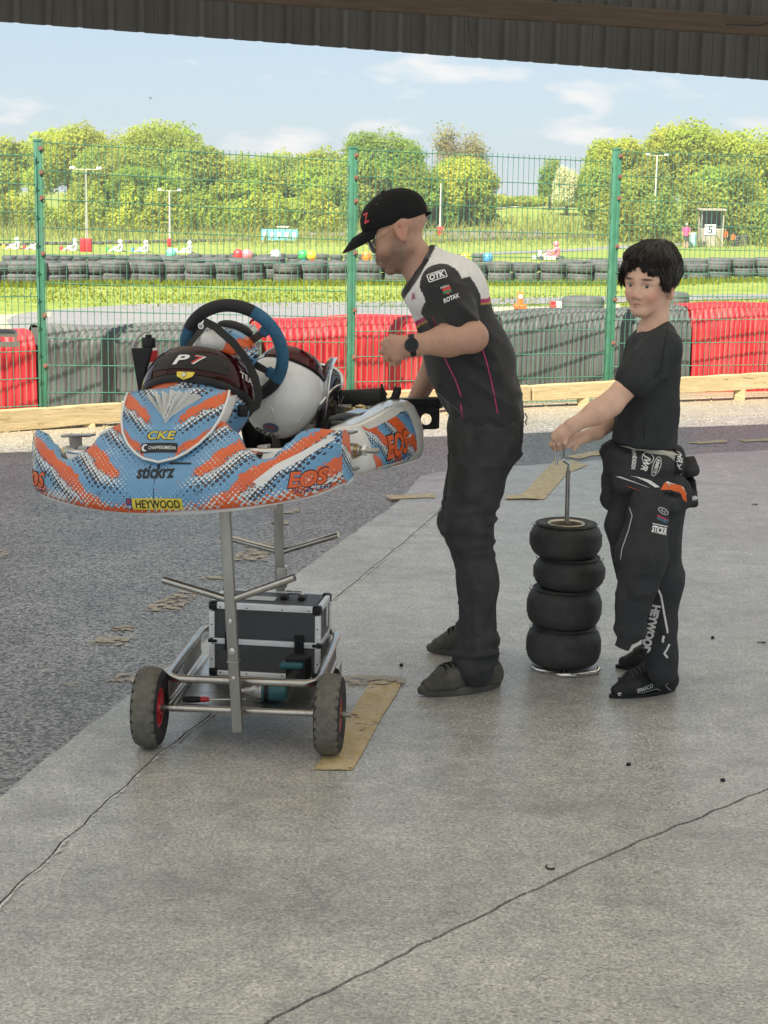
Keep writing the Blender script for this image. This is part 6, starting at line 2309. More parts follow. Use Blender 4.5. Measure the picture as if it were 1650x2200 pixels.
# ================================================================ ALUMINIUM CASE
CW, CH, CD = .374, .250, .205
cz = ZF - .018
CC = P(568, 1452, 5.40)
CO = Vector((CC.x, CC.y, cz))
CA = R(8)
XU = Vector((math.cos(CA), -math.sin(CA), 0))
XV = Vector((math.sin(CA), math.cos(CA), 0))
XM = Matrix((XU, XV, Vector((0, 0, 1)))).transposed()
def X(u, v, w):
    return CO + XU * u + XV * v + Vector((0, 0, w))
case = thing('tool_case', 'black and silver aluminium tool case standing in the trolley tray', 'tool case', X(0, CD / 2, 0))
M_ALUP = pm('brushed_aluminium_trim', (0.88, 0.88, 0.88), 0.36, 0.35, var=0.08, scale=20, stretch=(1, 1, 4), dirt=(0.4, 0.4, 0.4), dirt_amt=0.4)
M_PANEL = pm('black_ribbed_panel', (0.065, 0.068, 0.072), 0.5, var=0.12)
def ribbed(o, ux, uy, w, h, nm):
    """panel with fine raised ribs; o lower left corner"""
    n = int(h / .0052)
    mb = MB()
    nz = ux.cross(uy)
    rows = []
    for k in range(n):
        for q, d in ((0, 0), (.35, .0012), (.65, .0012)):
            yy = (k + q) * h / n
            rows.append([o + uy * yy + nz * d, o + ux * w + uy * yy + nz * d])
    rows.append([o + uy * h, o + ux * w + uy * h])
    mb.loft(rows, closed=False)
    return mb.build(nm, M_PANEL, case, smooth=0, fixn=False)
Zv = Vector((0, 0, 1))
MB().box(X(0, CD / 2, CH / 2), (CW - .012, CD - .012, CH - .012), XM).build('shell', M_PANEL, case, smooth=0)
SPLIT = .118
ribbed(X(-CW / 2 + .014, .004, .018), XU, Zv, CW - .028, SPLIT - .024, 'front_panel')
ribbed(X(-CW / 2 + .014, .004, SPLIT + .016), XU, Zv, CW - .028, CH - SPLIT - .040, 'lid_panel')
ribbed(X(CW / 2 - .004, .014, .018), XV, Zv, CD - .028, SPLIT - .024, 'side_panel')
ribbed(X(CW / 2 - .004, .014, SPLIT + .016), XV, Zv, CD - .028, CH - SPLIT - .040, 'side_panel')
MB().box(X(0, CD / 2, CH - .004), (CW - .04, CD - .04, .004), XM).build('top_panel', M_PANEL, case, smooth=0)
def trim(c, size, nm='edge_trim'):
    return MB().box(c, size, XM).build(nm, M_ALUP, case, smooth=0, bevel=.0025)
t_ = .021
for yy in (.006, CD - .006):
    trim(X(0, yy, CH - t_ / 2), (CW - .05, .016, t_))
    trim(X(0, yy, t_ / 2 * .8), (CW - .05, .016, t_ * .8))
    trim(X(0, yy, SPLIT), (CW - .02, .0145, .019))
    for sg in (-1, 1):
        for (a, b) in ((.024, SPLIT - .011), (SPLIT + .011, CH - .03)):
            trim(X(sg * (CW / 2 - .0075), yy, (a + b) / 2), (.0185, .0172, b - a))
for sg in (-1, 1):
    trim(X(sg * (CW / 2 - .006), CD / 2, CH - t_ / 2), (.016, CD - .05, t_))
    trim(X(sg * (CW / 2 - .006), CD / 2, t_ / 2 * .8), (.016, CD - .05, t_ * .8))
    trim(X(sg * (CW / 2 - .006), CD / 2, SPLIT), (.0145, CD - .02, .019))
    for yy in (.010, CD - .010):
        for zz in (.011, CH - .012):
            MB().box(X(sg * (CW / 2 - .012), yy + .002 * (1 if yy < .1 else -1), zz), (.033, .033, .031), XM).build('corner_cap', M_BLK, case, smooth=0, bevel=.010, bseg=3)
        MB().box(X(sg * (CW / 2 - .010), yy, SPLIT), (.032, .027, .012), XM).build('seam_cap', M_BLK, case, smooth=0, bevel=.003)
for uu in (-.118, .118):
    lt = MB().box(X(uu, -.004, SPLIT + .004), (.032, .008, .062), XM).build('latch', M_BLK, case, smooth=0, bevel=.002)
    MB().box(X(uu, -.010, SPLIT + .006), (.022, .008, .030), XM).build('latch_lever', M_BLKG, lt, smooth=0, bevel=.002)
    for k in range(3):
        MB().box(X(uu, -.0145, SPLIT - .002 + .008 * k), (.022, .002, .002), XM).build('latch_rib', M_BLK, lt, smooth=0)
for uu in (-.06, .06, -.15, .15):
    for zz in (CH - .014, .010):
        MB().lathe([(0, 0), (.0028, 0), (.0022, .0014), (0, .0016)], X(uu, -.0025, zz), -XV, 8).build('rivet', M_BLK, case, smooth=40)
for sg in (-1, 1):
    for zz in (.055, .175):
        MB().lathe([(0, 0), (.0028, 0), (.0022, .0014), (0, .0016)], X(sg * (CW / 2 - .008), -.0032, zz), -XV, 8).build('rivet', M_BLK, case, smooth=40)
for uu in (.045, .105):
    MB().box(X(uu, CD * .55, CH + .004), (.022, .05, .014), XM).build('handle_mount', M_BLK, case, smooth=0, bevel=.004)
MB().tube([X(.045, CD * .55, CH + .008), X(.05, CD * .62, CH + .016), X(.10, CD * .62, CH + .016), X(.105, CD * .55, CH + .008)], .007, 8).build('handle', M_CHROME, case, smooth=60)
MB().box(X(-.03, CD * .42, CH + .0006), (.10, .05, .002), XM).build('paper_label', M_PWHT, case, smooth=0)
MB().box(X(CW / 2 + .001, CD * .62, SPLIT + .075), (.006, .010, .075), XM).build('side_stay', M_ALUP, case, smooth=0, bevel=.001)

# ================================================================ TOOLS IN THE TRAY
zt = ZF - .0185
M_DRT = pm('teal_tool_plastic', (0.03, 0.12, 0.14), .5, var=.15)
dz0 = zt + .001
dc = P(560, 1503, 5.14)
dc = Vector((dc.x, dc.y, dz0 + .031))
drill = thing('impact_driver', 'teal and black cordless impact driver lying in the trolley tray', 'power tool', (dc.x, dc.y, dz0))
ax = (TU * .98 + TV * .05).normalized()
bdy = MB().lathe([(0, 0), (.022, 0), (.029, .006), (.030, .05), (.029, .075), (.022, .083), (0, .084)], dc, ax, 20).build('motor_housing', M_DRT, drill, smooth=50)
MB().lathe([(.0302, .012), (.0310, .013), (.0310, .026), (.0302, .027)], dc, ax, 20).build('housing_band', M_BLK, bdy, smooth=40)
MB().lathe([(0, -.050), (.010, -.050), (.013, -.044), (.014, -.030), (.024, -.020), (.028, 0), (.026, .004), (0, .004)], dc, ax, 20).build('gear_nose', pm('grey_gear_case', (.42, .42, .41), .35, .8), drill, smooth=50)
MB().lathe([(0, -.085), (.0035, -.085), (.0035, -.066), (.008, -.062), (.0085, -.048), (0, -.048)], dc, ax, 12).build('bit_holder', M_STEEL, drill, smooth=50)
hd = (TU * .35 + TV * .93).normalized()
hp = dc + ax * .062
MB().tube([hp + Vector((0, 0, .004)), hp + hd * .035 + Vector((0, 0, .012)), hp + hd * .08 + Vector((0, 0, .024)), hp + hd * .105 + Vector((0, 0, .034))], [.019, .016, .0165, .020], 14).build('handle', M_BLKS, drill, smooth=60)
MB().box(hp + hd * .125 + Vector((0, 0, .048)), (.07, .044, .085), Matrix((ax, hd, Vector((0, 0, 1)))).transposed()).build('battery', M_BLK, drill, smooth=0, bevel=.009, bseg=3)
MB().box(hp + hd * .113 + Vector((0, 0, .060)) - ax * .012, (.074, .048, .022), Matrix((ax, hd, Vector((0, 0, 1)))).transposed()).build('battery_cover', M_DRT, drill, smooth=0, bevel=.008, bseg=3)
sd0 = P(392, 1516, 5.10)
sd0 = Vector((sd0.x, sd0.y, dz0 + .012))
scr = thing('screwdriver', 'long screwdriver with a black and red handle lying in the trolley tray', 'screwdriver', sd0)
sa = (TU * .99 + TV * .12).normalized()
MB().lathe([(0, 0), (.009, .002), (.011, .02), (.010, .05), (.0085, .058), (0, .058)], sd0, sa, 12).build('grip', M_BLK, scr, smooth=50)
MB().lathe([(0, .058), (.009, .058), (.0095, .068), (.007, .085), (0, .085)], sd0, sa, 12).build('collar', M_REDRIM, scr, smooth=50)
MB().tube([sd0 + sa * .084, sd0 + sa * .20], .0032, 8).build('blade', M_CHROME, scr, smooth=60)

# ================================================================ STACK OF KART TYRES ON ITS CARRIER
SB = G(1209, 1432)
SX, SY = SB.x, SB.y + .0
def slick_mat():
    m = bpy.data.materials.new('used_slick_rubber')
    n = NT(m)
    o = n.tc.outputs['Object']
    f = n.noise(o, 14, 6, .7)
    c = n.ramp(f, .3, .7, (0.030, 0.030, 0.031), (0.066, 0.065, 0.063))
    v = n.voro(o, 75, 1.0)
    c = n.mix(n.math('MULTIPLY', n.math('SUBTRACT', 1, n.ramp(v, .03, .08)), .5), c, (.13, .125, .115))
    n.set(color=c, spec=.4)
    n.set(rough=n.math('ADD', .48, n.math('MULTIPLY', f, .25)))
    n.bump(n.math('ADD', n.noise(o, 230, 3), n.noise(o, 40, 4)), .25, .002)
    return m
M_SLICK = slick_mat()
M_RIM = pm('gold_grey_rim', (0.46, 0.42, 0.34), .38, .9, var=.12)
def kart_tyre(r, h, label, cx, cy, z, seed):
    root = thing('racing_slick', label, 'kart tyre', (cx, cy, z), 'slick kart tyres stacked on the carrier')
    c = Vector((cx, cy, z))
    ri = .068
    sw = min(.040, h * .33)
    def arc(r0, z0, r1, z1, k):
        return [(lerp(r0, r1, math.sin(math.pi / 2 * t / k)), lerp(z0, z1, 1 - math.cos(math.pi / 2 * t / k))) for t in range(k + 1)]
    prof = [(ri, .012), (ri + .006, .004), (ri + .02, .003)] + arc(r * .66, .0, r * .985, sw * 1.25, 6)
    prof += [(r * 1.0, h * .34), (r * 1.006, h * .5), (r * 1.0, h * .66)]
    up = arc(r * .66, .0, r * .985, sw * 1.25, 6)
    prof += [(a, h - b) for a, b in up[::-1]]
    for k in range(3):                                    # moulded rings on the shoulder
        rr_ = r * (.84 - .035 * k)
        zz = h - .0025 + .0015 * k
        prof += [(rr_ + .002, zz), (rr_, zz + .0022), (rr_ - .002, zz)]
    prof += [(ri + .016, h - .001), (ri + .006, h - .004), (ri, h - .012)]
    o = MB().lathe(prof, c, (0, 0, 1), 56).build('tyre', M_SLICK, root, smooth=32)
    rim = MB().lathe([(.056, h * .30), (.060, h - .018), (ri - .001, h - .010), (ri + .001, h - .002), (ri - .002, h + .001), (.058, h - .004), (.054, h * .5), (.020, h * .42), (.020, h * .34), (.050, h * .32)], c, (0, 0, 1), 40)
    rim.build('rim', M_RIM, root, smooth=40)
    rr2 = random.Random(seed)
    nb = MB()
    for k in range(34):                                   # moulding hairs and picked-up rubber along the upper shoulder
        a = rr2.uniform(0, 6.28)
        q = c + Vector((math.cos(a) * r * .90, math.sin(a) * r * .90, h - .012))
        nb.tube([q, q + Vector((math.cos(a) * .006, math.sin(a) * .006, rr2.uniform(.004, .012)))], .0009, 3)
    kind(nb.build('moulding_hair', M_SLICK, root, smooth=0, fixn=False), 'stuff')
    return root
zc = .012
for r, h, dx, lab in ((.1375, .145, .0, 'widest slick kart tyre at the bottom of the stack'), (.1370, .143, -.003, 'second slick kart tyre from the bottom of the stack'),
                      (.1310, .114, .011, 'third slick kart tyre from the bottom, shifted to the right'), (.1315, .123, -.006, 'top slick kart tyre of the stack showing its metal rim')):
    kart_tyre(r, h, lab, SX + dx, SY, zc, int(h * 1000))
    zc += h + .0015
car = thing('tyre_carrier', 'chrome tyre carrier with a long rod, fork handle and bent foot', 'tyre carrier', (SX, SY, 0))
MB().tube([Vector((SX, SY, .03)), Vector((SX - .006, SY, .735))], .0085, 12).build('rod', M_STEEL, car, smooth=60)
ft = MB()
ft.tube([Vector((SX - .118, SY - .04, .012)), Vector((SX - .10, SY - .075, .008)), Vector((SX - .02, SY - .142, .008)), Vector((SX + .03, SY - .142, .008)), Vector((SX + .115, SY - .095, .008)), Vector((SX + .125, SY - .06, .012))], .0085, 10)
ft.tube([Vector((SX, SY - .13, .008)), Vector((SX, SY + .12, .008))], .008, 8)
ft.build('foot', M_CHROME, car, smooth=60)
hz = P(1205, 1000, SY).z
tip = Vector((SX - .006, SY, .73))
HX = P(1195, 1000, SY).x
HX2 = P(1213, 985, SY).x
MB().tube([tip, Vector((tip.x + .002, SY, hz + .005)), Vector((HX2 - .006, SY - .004, hz + .02))], .006, 8).build('neck', M_CHROME, car, smooth=60)
zt_ = P(1200, 952, SY).z
fk = MB()
fk.tube([Vector((HX, SY - .012, hz + .002)), Vector((HX + .001, SY - .01, zt_ - .012)), Vector((HX + .006, SY - .006, zt_)), Vector((HX2 - .004, SY + .014, zt_)), Vector((HX2 + .001, SY + .02, zt_ - .012)), Vector((HX2, SY + .02, hz + .022))], .0058, 10)
fk.build('fork_handle', M_CHROME, car, smooth=60)
# ================================================================ PEOPLE
M_SKIN = attr_mat('skin', rough=.52, bscale=420, bump=.10, var=.10, spec=.4, sss=.12, vscale=45)
M_CLOTH = attr_mat('printed_sports_cloth', rough=.85, bscale=1100, bump=.35, var=.16, sheen=.15)
M_DENIM = pm('black_trouser_cloth', (0.046, 0.046, 0.049), .85, var=.22, scale=18, bump=.4, bscale=1300, dirt=(0.085, 0.084, 0.082), dirt_amt=.5, spec=.25)
M_SHOE = pm('dusty_grey_shoe', (0.075, 0.072, 0.060), .9, var=.25, scale=40, bump=.5, bscale=700, dirt=(0.13, 0.125, 0.10), dirt_amt=.7)
M_SOLE = pm('grey_rubber_sole', (0.085, 0.083, 0.070), .8, var=.2, scale=30)
M_CAP = pm('black_cap_cloth', (0.010, 0.010, 0.011), .9, var=.2, scale=60, bump=.3, bscale=900, spec=.2)
M_HAIR = pm('dark_brown_hair', (0.014, 0.010, 0.008), .45, var=.5, scale=70, spec=.4, stretch=(1, 1, .2))

def frame(F, roll=0.0):
    F = Vector(F).normalized()
    U = Vector((0, 0, 1))
    U = (U - F * U.dot(F)).normalized()
    Lf = U.cross(F)
    if roll:
        q = Matrix.Rotation(roll, 3, F)
        U, Lf = q @ U, q @ Lf
    return Matrix((F, Lf, U)).transposed()
def build_head(S, C, M, s, kid=False):
    """adds skull, face and ears to a body solid; local axes: x to the face, y to its left, z up"""
    L = lambda x, y, z: C + M @ (Vector((x, y, z)) * s)
    jw = .92 if kid else 1.0
    S.ell(L(-.018, 0, .035), (.099 * s, .078 * s, .086 * s), M, .02)
    S.ell(L(.026, 0, -.030), (.069 * s, (.056 if kid else .061) * s, .080 * s), M, .03)
    for sg in (-1, 1):
        S.cap(L(-.006, sg * (.042 if kid else .050), -.055 * jw), L(.060, sg * .014, -.096 * jw), (.019 if kid else .022) * s, .016 * s, .024)
        S.ell(L(.056, sg * (.036 if kid else .039), -.030), (.030 * s, .021 * s, .024 * s), M, .025)
        S.cap(L(-.02, sg * .058, .02), L(.055, sg * .045, .018), .024 * s, .018 * s, .03)
    S.ell(L(.072, 0, -.100 * jw), (.017 * s, .022 * s, .014 * s), M, .018)
    S.cap(L(.080, -.030, .018), L(.080, .030, .018), .0125 * s, None, .016)          # brow
    for sg in (-1, 1):
        S.ell(L(.099, sg * .031, -.003), (.016 * s, .020 * s, .0135 * s), M, .014, True)
        S.cap(L(.081, sg * .017, .0065), L(.079, sg * .044, .0045), .0052 * s, None, .006)   # upper lid
        S.cap(L(.081, sg * .018, -.0125), L(.078, sg * .043, -.0115), .0042 * s, None, .007)  # lower lid
    S.cap(L(.087 if kid else .089, 0, .004), L(.100 if kid else .106, 0, -.034), .0080 * s, (.0098 if kid else .0110) * s, .012)            # nose
    for sg in (-1, 1):
        S.ell(L(.093 if kid else .097, sg * .0115, -.040), (.011 * s, .0080 * s, .0075 * s), M, .008)
    if kid:
        S.cap(L(.084, 0, -.046), L(.085, 0, -.055), .010 * s, .010 * s, .014)
        for sg in (-1, 1):
            S.cap(L(.0905, 0, -.0612), L(.0810, sg * .0205, -.0640), .0048 * s, .0030 * s, .006)
            S.cap(L(.0880, 0, -.0705), L(.0810, sg * .0180, -.0660), .0056 * s, .0034 * s, .006)
            S.cap(L(.0985, 0, -.0652), L(.0880, sg * .0220, -.0650), .0024 * s, .0020 * s, .003, True)
    else:
        S.cap(L(.087, 0, -.046), L(.090, 0, -.056), .010 * s, .011 * s, .014)
        S.cap(L(.091, -.017, -.0655), L(.091, .017, -.0655), .0062 * s, None, .008)
        S.ell(L(.0955, 0, -.064), (.006 * s, .012 * s, .005 * s), M, .006)
        S.cap(L(.089, -.014, -.0765), L(.089, .014, -.0765), .0070 * s, None, .008)
        S.cap(L(.101, -.021, -.0712), L(.101, .021, -.0712), .0028 * s, None, .004, True)
    ez = -.014 if kid else 0
    for sg in (-1, 1):                                                                  # ears
        e = M @ Matrix.Rotation(sg * .45, 3, 'Z') @ Matrix.Rotation(-.25, 3, 'Y')
        S.ell(L(-.010, sg * .081, ez), (.021 * s, .0085 * s, .034 * s), e, .007)
        S.ell(L(-.006, sg * .079, -.026 + ez), (.012 * s, .0065 * s, .012 * s), e, .008)
        S.ell(L(-.006, sg * .0895, .003 + ez), (.011 * s, .006 * s, .020 * s), e, .006, True)
    return L
def head_local(V, C, M, s):
    return ((np.asarray(V) - np.array(C)) @ np.array(M)) / s
def blob(q, c, r):
    d = (q - np.array(c)) / np.array(r)
    return np.exp(-(d ** 2).sum(1))
def skin_cols(V, C, M, s, base, lip, blush, stubble=0.0, brow=(0.02, 0.015, 0.01), jw=1.0):
    q = head_local(V, C, M, s)
    c = np.tile(np.array(base), (len(V), 1))
    c *= (1 + .08 * vnoise(V, 30, 3) + .05 * vnoise(V, 90, 4))[:, None]
    def mixin(m, col):
        nonlocal c
        c = c * (1 - m[:, None]) + np.array(col)[None] * m[:, None]
    for sg in (-1, 1):
        mixin(.55 * blob(q, (.065, sg * .045, -.040), (.03, .022, .024)), blush)
        mixin(.5 * blob(q, (-.01, sg * .085, -.005), (.03, .012, .04)), blush)
    mixin(.35 * blob(q, (.112, 0, -.036), (.014, .014, .012)), blush)
    hd = (np.abs(q[:, 0]) < .2) & (np.abs(q[:, 2]) < .2)
    if stubble:
        n = vnoise(V, 300, 8) * .3 + .8
        m = blob(q, (.06, 0, -.085), (.065, .060, .036)) + .9 * blob(q, (.02, .055, -.055), (.045, .03, .035)) + .9 * blob(q, (.02, -.055, -.055), (.045, .03, .035)) + .7 * blob(q, (.095, 0, -.056), (.02, .024, .008))
        mixin(np.clip(m * stubble * n, 0, .75), (.13, .095, .075))
    mixin(.8 * np.clip(blob(q, (.095, 0, -.0715 * jw), (.02, .019, .0085)) * 1.6 - .4, 0, 1), lip)
    mixin(.7 * np.clip(blob(q, (.10, 0, -.0710 * jw), (.03, .022, .0020)) * 1.3 - .2, 0, 1), tuple(x * .30 for x in lip))
    for sg in (-1, 1):
        t = blob(q, (.085, sg * .034, .0205 - .0015 * (sg * 0)), (.03, .0200, .0046))
        mixin(np.clip(t * 1.7 - .25, 0, .92), brow)
        mixin(.55 * np.clip(blob(q, (.082, sg * .031, .004), (.02, .017, .003)), 0, 1), (.10, .06, .05))  # lid crease shade put into the skin colour
        mixin((.8 if stubble else .5) * np.clip(blob(q, (.104, sg * .009, -.0455), (.010, .005, .0032)) * 1.3 - .2, 0, 1), (.10, .045, .04))
    c[~hd] = c[~hd]
    return np.clip(c, 0, 1)
def eyes(L, M, s, parent, iris=(.10, .11, .09), look=(1, 0, 0)):
    ms = pm('eye_white', (.62, .60, .58), .2, var=.03, coat=.5)
    mi = pm('iris_' + str(iris[0]), iris, .2, var=.3, scale=300, coat=.6)
    mp_ = pm('pupil', (.006, .006, .006), .1, coat=.8)
    lk = M @ Vector(look).normalized()
    for sg in (-1, 1):
        c = L(.0725, sg * .0310, -.0035)
        r = .0128 * s
        e = MB().ball(c, r, 16, 12).build('eye', ms, parent, smooth=180)
        MB().lathe([(0, r * 1.005), (r * .22, r * .985), (r * .50, r * .88)], c, lk, 16).build('iris', mi, e, smooth=180)
        MB().lathe([(0, r * 1.03), (r * .12, r * 1.02), (r * .24, r * .985)], c, lk, 12).build('pupil', mp_, e, smooth=180)
def wrinkle(V, F, amp, sc, seed, ridged=True):
    N = vnormals(V, F)
    a = vnoise(V * np.array(sc)[None], 1.0, seed)
    b = vnoise(V * np.array(sc)[None] * 2.3 + 3.3, 1.0, seed + 1)
    w = (1 - 2 * np.abs(a)) if ridged else a
    return V + N * ((w + .45 * b) * amp)[:, None]
def biggest(V, F):
    """drop loose crumbs: keep the largest connected piece"""
    lab = np.arange(len(V))
    while True:
        m = lab[F].min(1)
        new = lab.copy()
        for i in range(4):
            np.minimum.at(new, F[:, i], m)
        new = new[new]
        if (new == lab).all():
            break
        lab = new
    ids, cnt = np.unique(lab, return_counts=True)
    if len(ids) == 1:
        return V, F
    keep = lab == ids[cnt.argmax()]
    idx = np.cumsum(keep) - 1
    return V[keep], idx[F[keep[F[:, 0]]]]
def garment(name, S, m, parent, amp=.004, sc=(14, 14, 7), seed=1, cols=None, smooth=2, extra=None):
    V, F = biggest(*S.mesh(smooth))
    V = wrinkle(V, F, amp, sc, seed)
    if extra:
        V = extra(V, F)
    return np_mesh(name, V, F, m, parent, cols(V) if cols else None)
def cam_hit(bvh, px, py):
    d = ray(px, py).normalized()
    h = bvh.ray_cast(CAMP, d)
    return h[0], h[1]
def piping(bvh, pxs, r, m, parent, name='piping'):
    q = []
    for (a, b) in zip(pxs[:-1], pxs[1:]):
        for k in range(4):
            h, n_ = cam_hit(bvh, lerp(a[0], b[0], k / 4), lerp(a[1], b[1], k / 4))
            if h:
                q.append(h)
    if len(q) > 2:
        return MB().tube(q, r, 6).build(name, m, parent, smooth=180)
def px_dirs(h):
    """directions on a surface seen as 'right' and 'up' in the photo"""
    return CR, CU
def px_text(bvh, px, py, txt, m, parent, wpx, hpx, rot=0.0, shear=0.0, bold=.02, off=.0015, Y=5.6):
    h, n_ = cam_hit(bvh, px, py)
    if not h:
        return
    sc = (h - CAMP).dot(CF) / FPX
    a = R(rot)
    rt = CR * math.cos(a) + CU * math.sin(a)
    up = -CR * math.sin(a) + CU * math.cos(a)
    return print_text(bvh, h, rt, up, txt, m, parent, w=wpx * sc, h=hpx * sc, shear=shear, bold=bold, off=off)
def px_shape(bvh, px, py, pts, m, parent, rot=0.0, hole=None, off=.0011, name='print'):
    h, n_ = cam_hit(bvh, px, py)
    if not h:
        return
    sc = (h - CAMP).dot(CF) / FPX
    a = R(rot)
    rt = CR * math.cos(a) + CU * math.sin(a)
    up = -CR * math.sin(a) + CU * math.cos(a)
    return print_shape(bvh, h, rt, up, [(x * sc, y * sc) for x, y in pts], m, parent, hole=[(x * sc, y * sc) for x, y in hole] if hole else None, off=off, name=name)

# ---------------------------------------------------------------- the man
YM = 5.82
def J(x, y, d=0.0):
    return P(x, y, YM + d)
man = thing('person', 'man in a black cap and team shirt leaning over the back of the kart', 'person', (J(1020, 1400).x, YM, 0))
HM = frame((-.883, -.06, -.47))
HC, HSZ = J(851, 497), 1.08
lo, hi = J(790, 1500, -.42), J(1150, 400, .50)
zs = np.concatenate([np.arange(-.02, .98, .012), np.arange(.98, 1.80, .0036)])
S = SDF((lo.x, YM - .42, -.02), (hi.x, YM + .50, 1.8), .0042, zs=zs)
L = build_head(S, HC, HM, HSZ)
S.cap(J(872, 530), J(915, 585), .060, .066, .03)
for sg, sh in ((-1, (950, 630)), (1, (945, 624))):
    S.cap(J(915, 590, sg * .03), J(sh[0], sh[1], sg * .17), .055, .055, .04)
    S.cap(J(960, 650, sg * .085), J(1043, 880, sg * .06), .100, .085, .05)
# near arm, bent, fist in front of the chest
S.cap(J(950, 632, -.195), J(1012, 722, -.255), .056, .047, .03)
S.cap(J(1016, 725, -.258), J(962, 731, -.272), .0490, .0515, .03)
S.cap(J(962, 731, -.272), J(890, 742, -.290), .0500, .0320, .03)
S.cap(J(889, 742, -.290), J(852, 747, -.285), .0300, .0340, .025, sq=((0, 1, 0), .72))
S.ell(J(855, 748, -.285), (.040, .026, .042), None, .015)
for (kx, ky), (mx_, my), (ex, ey), r_ in (((838, 731), (824, 738), (833, 748), .0112), ((832, 744), (822, 755), (836, 763), .0115), ((836, 757), (829, 770), (846, 773), .0110), ((846, 768), (845, 781), (859, 779), .0100)):
    S.cap(J(kx + 12, ky, -.290), J(kx, ky, -.296), r_ * 1.1, r_, .012)
    S.cap(J(kx, ky, -.296), J(mx_, my, -.285), r_, r_ * .95, .005)
    S.cap(J(mx_, my, -.285), J(ex, ey, -.262), r_ * .95, r_ * .8, .004)
S.cap(J(868, 733, -.275), J(842, 726, -.262), .0135, .0125, .012)
S.cap(J(842, 726, -.262), J(826, 733, -.250), .0120, .0095, .006)
# far arm reaching down to the engine
S.cap(J(945, 626, .20), J(940, 770, .27), .055, .046, .03)
S.cap(J(940, 770, .27), J(893, 862, .25), .046, .032, .03)
S.ell(J(878, 880, .24), (.045, .03, .03), None, .02)
for k in range(4):
    S.cap(J(872 - 2 * k, 882 + 3 * k, .22 + .022 * k), J(850 - 2 * k, 896 + 2 * k, .22 + .02 * k), .0105, .008, .006)
S.cap(J(884, 884, .20), J(862, 900, .185), .012, .009, .008)
# legs under the cloth
for sg, kn, kd, an, ad in ((-1, (1005, 1132), -.13, (1022, 1420), -.17), (1, (992, 1122), .15, (1020, 1380), .25)):
    S.cap(J(1043, 930, sg * .09), J(kn[0] + 6, kn[1], kd), .080, .046, .05)
    S.cap(J(kn[0] + 6, kn[1], kd), J(an[0] + 4, (kn[1] + an[1]) / 2, (kd + ad) / 2), .044, .036, .03)
    S.cap(J(an[0] + 4, (kn[1] + an[1]) / 2, (kd + ad) / 2), J(an[0], an[1], ad), .036, .030, .03)
V, F = S.mesh(1)
cols = skin_cols(V, HC, HM, HSZ, (.50, .295, .215), (.38, .16, .13), (.55, .22, .16), stubble=1.0, brow=(.14, .085, .06))
np_mesh('body', V, F, M_SKIN, man, cols)
eyes(L, HM, HSZ, man, look=(.9, 0, -.35))

# cap
mb = SDF(L(0, 0, 0) - Vector((.22, .16, .16)), L(0, 0, 0) + Vector((.20, .16, .22)), .004)
mb.ell(L(-.016, 0, .042), (.108 * HSZ, .086 * HSZ, .086 * HSZ), HM, .01)
mb.cap(L(.03, -.03, .05), L(.03, .03, .05), .056 * HSZ, None, .03)
mb.plane(L(.07, 0, .040), HM @ Vector((.18, 0, -1)))
V, F = mb.mesh(2)
cap = np_mesh('cap', V, F, M_CAP, man)
rings = []
for k in range(21):
    a = R(-78 + 156 * k / 20)
    inn = L(.012 + .074 * math.cos(a) ** .8, .080 * math.sin(a), .046 - .006 * abs(math.sin(a)))
    ext = .086 * math.cos(a) ** .55
    out = L(.022 + .074 * math.cos(a) + ext, .070 * math.sin(a), .040 - .020 * math.sin(a) ** 2 - .022 * math.cos(a))
    mid = inn.lerp(out, .5) + HM.col[2] * .010
    th = HM.col[2] * .0035
    rings.append([inn + th, mid + th, out + th * .3, out - th * .3, mid - th, inn - th])
MB().loft(rings).build('cap_peak', M_CAP, cap, smooth=50)
pk = []
for k in range(4, 17):
    a = R(-78 + 156 * k / 20)
    ext = .086 * math.cos(a) ** .55
    pk.append(L(.023 + .074 * math.cos(a) + ext, .071 * math.sin(a), .0385 - .020 * math.sin(a) ** 2 - .022 * math.cos(a)))
MB().tube(pk, .0016, 6).build('peak_edging', pm('brown_edging', (.22, .08, .05), .7), cap, smooth=180)
MB().ball(L(-.018, 0, .128), (.009, .009, .005), 12, 6, HM).build('cap_button', M_CAP, cap, smooth=180)
bc = bvh_of(cap)
px_text(bc, 787, 468, 'Z', M_PRED, cap, 14, 22, rot=14, shear=.2, bold=.03)
for q in ((.0, .05, .115), (.02, .055, .105)):
    h_, n_ = bc.ray_cast(L(*q) + HM.col[1] * .1, -HM.col[1])[:2]
    if h_:
        MB().lathe([(.002, -.0006), (.0035, .0006), (.002, .0012)], h_, n_, 10).build('eyelet', pm('grey_thread', (.10, .09, .09), .8), cap)
MB().tube([L(-.075, s_ * .0, .0) for s_ in (0,)] + [L(-.118, .03, .005), L(-.122, .0, .002)], .006, 6).build('cap_strap', M_CAP, cap, smooth=60)
# sunglasses
M_GOLD = pm('gold_wire', (.62, .48, .28), .25, 1.0)
gl = thing('tmp', 't', 't', HC)
bpy.data.objects.remove(gl)
lens_root = None
for sg in (1, -1):
    pts = [L(.0985 - .012 * (abs(y) / .05) ** 2, sg * y, z) for y, z in ((.013, .010), (.030, .0125), (.049, .010), (.054, -.002), (.049, -.020), (.036, -.029), (.022, -.026), (.013, -.014))]
    lens = MB().prism(pts, HM.col[0] * .0016).build('sunglasses_lens', pm('dark_lens', (.008, .008, .007), .08, var=.02, coat=.6), man, smooth=0)
    MB().tube(pts, .0013, 6, closed=True).build('lens_frame', M_GOLD, lens, smooth=60)
    MB().tube([L(.090, sg * .055, .008), L(.05, sg * .072, .010), L(.005, sg * .082, .016), L(-.012, sg * .084, .012)], .0013, 6).build('temple_wire', M_GOLD, lens, smooth=60)
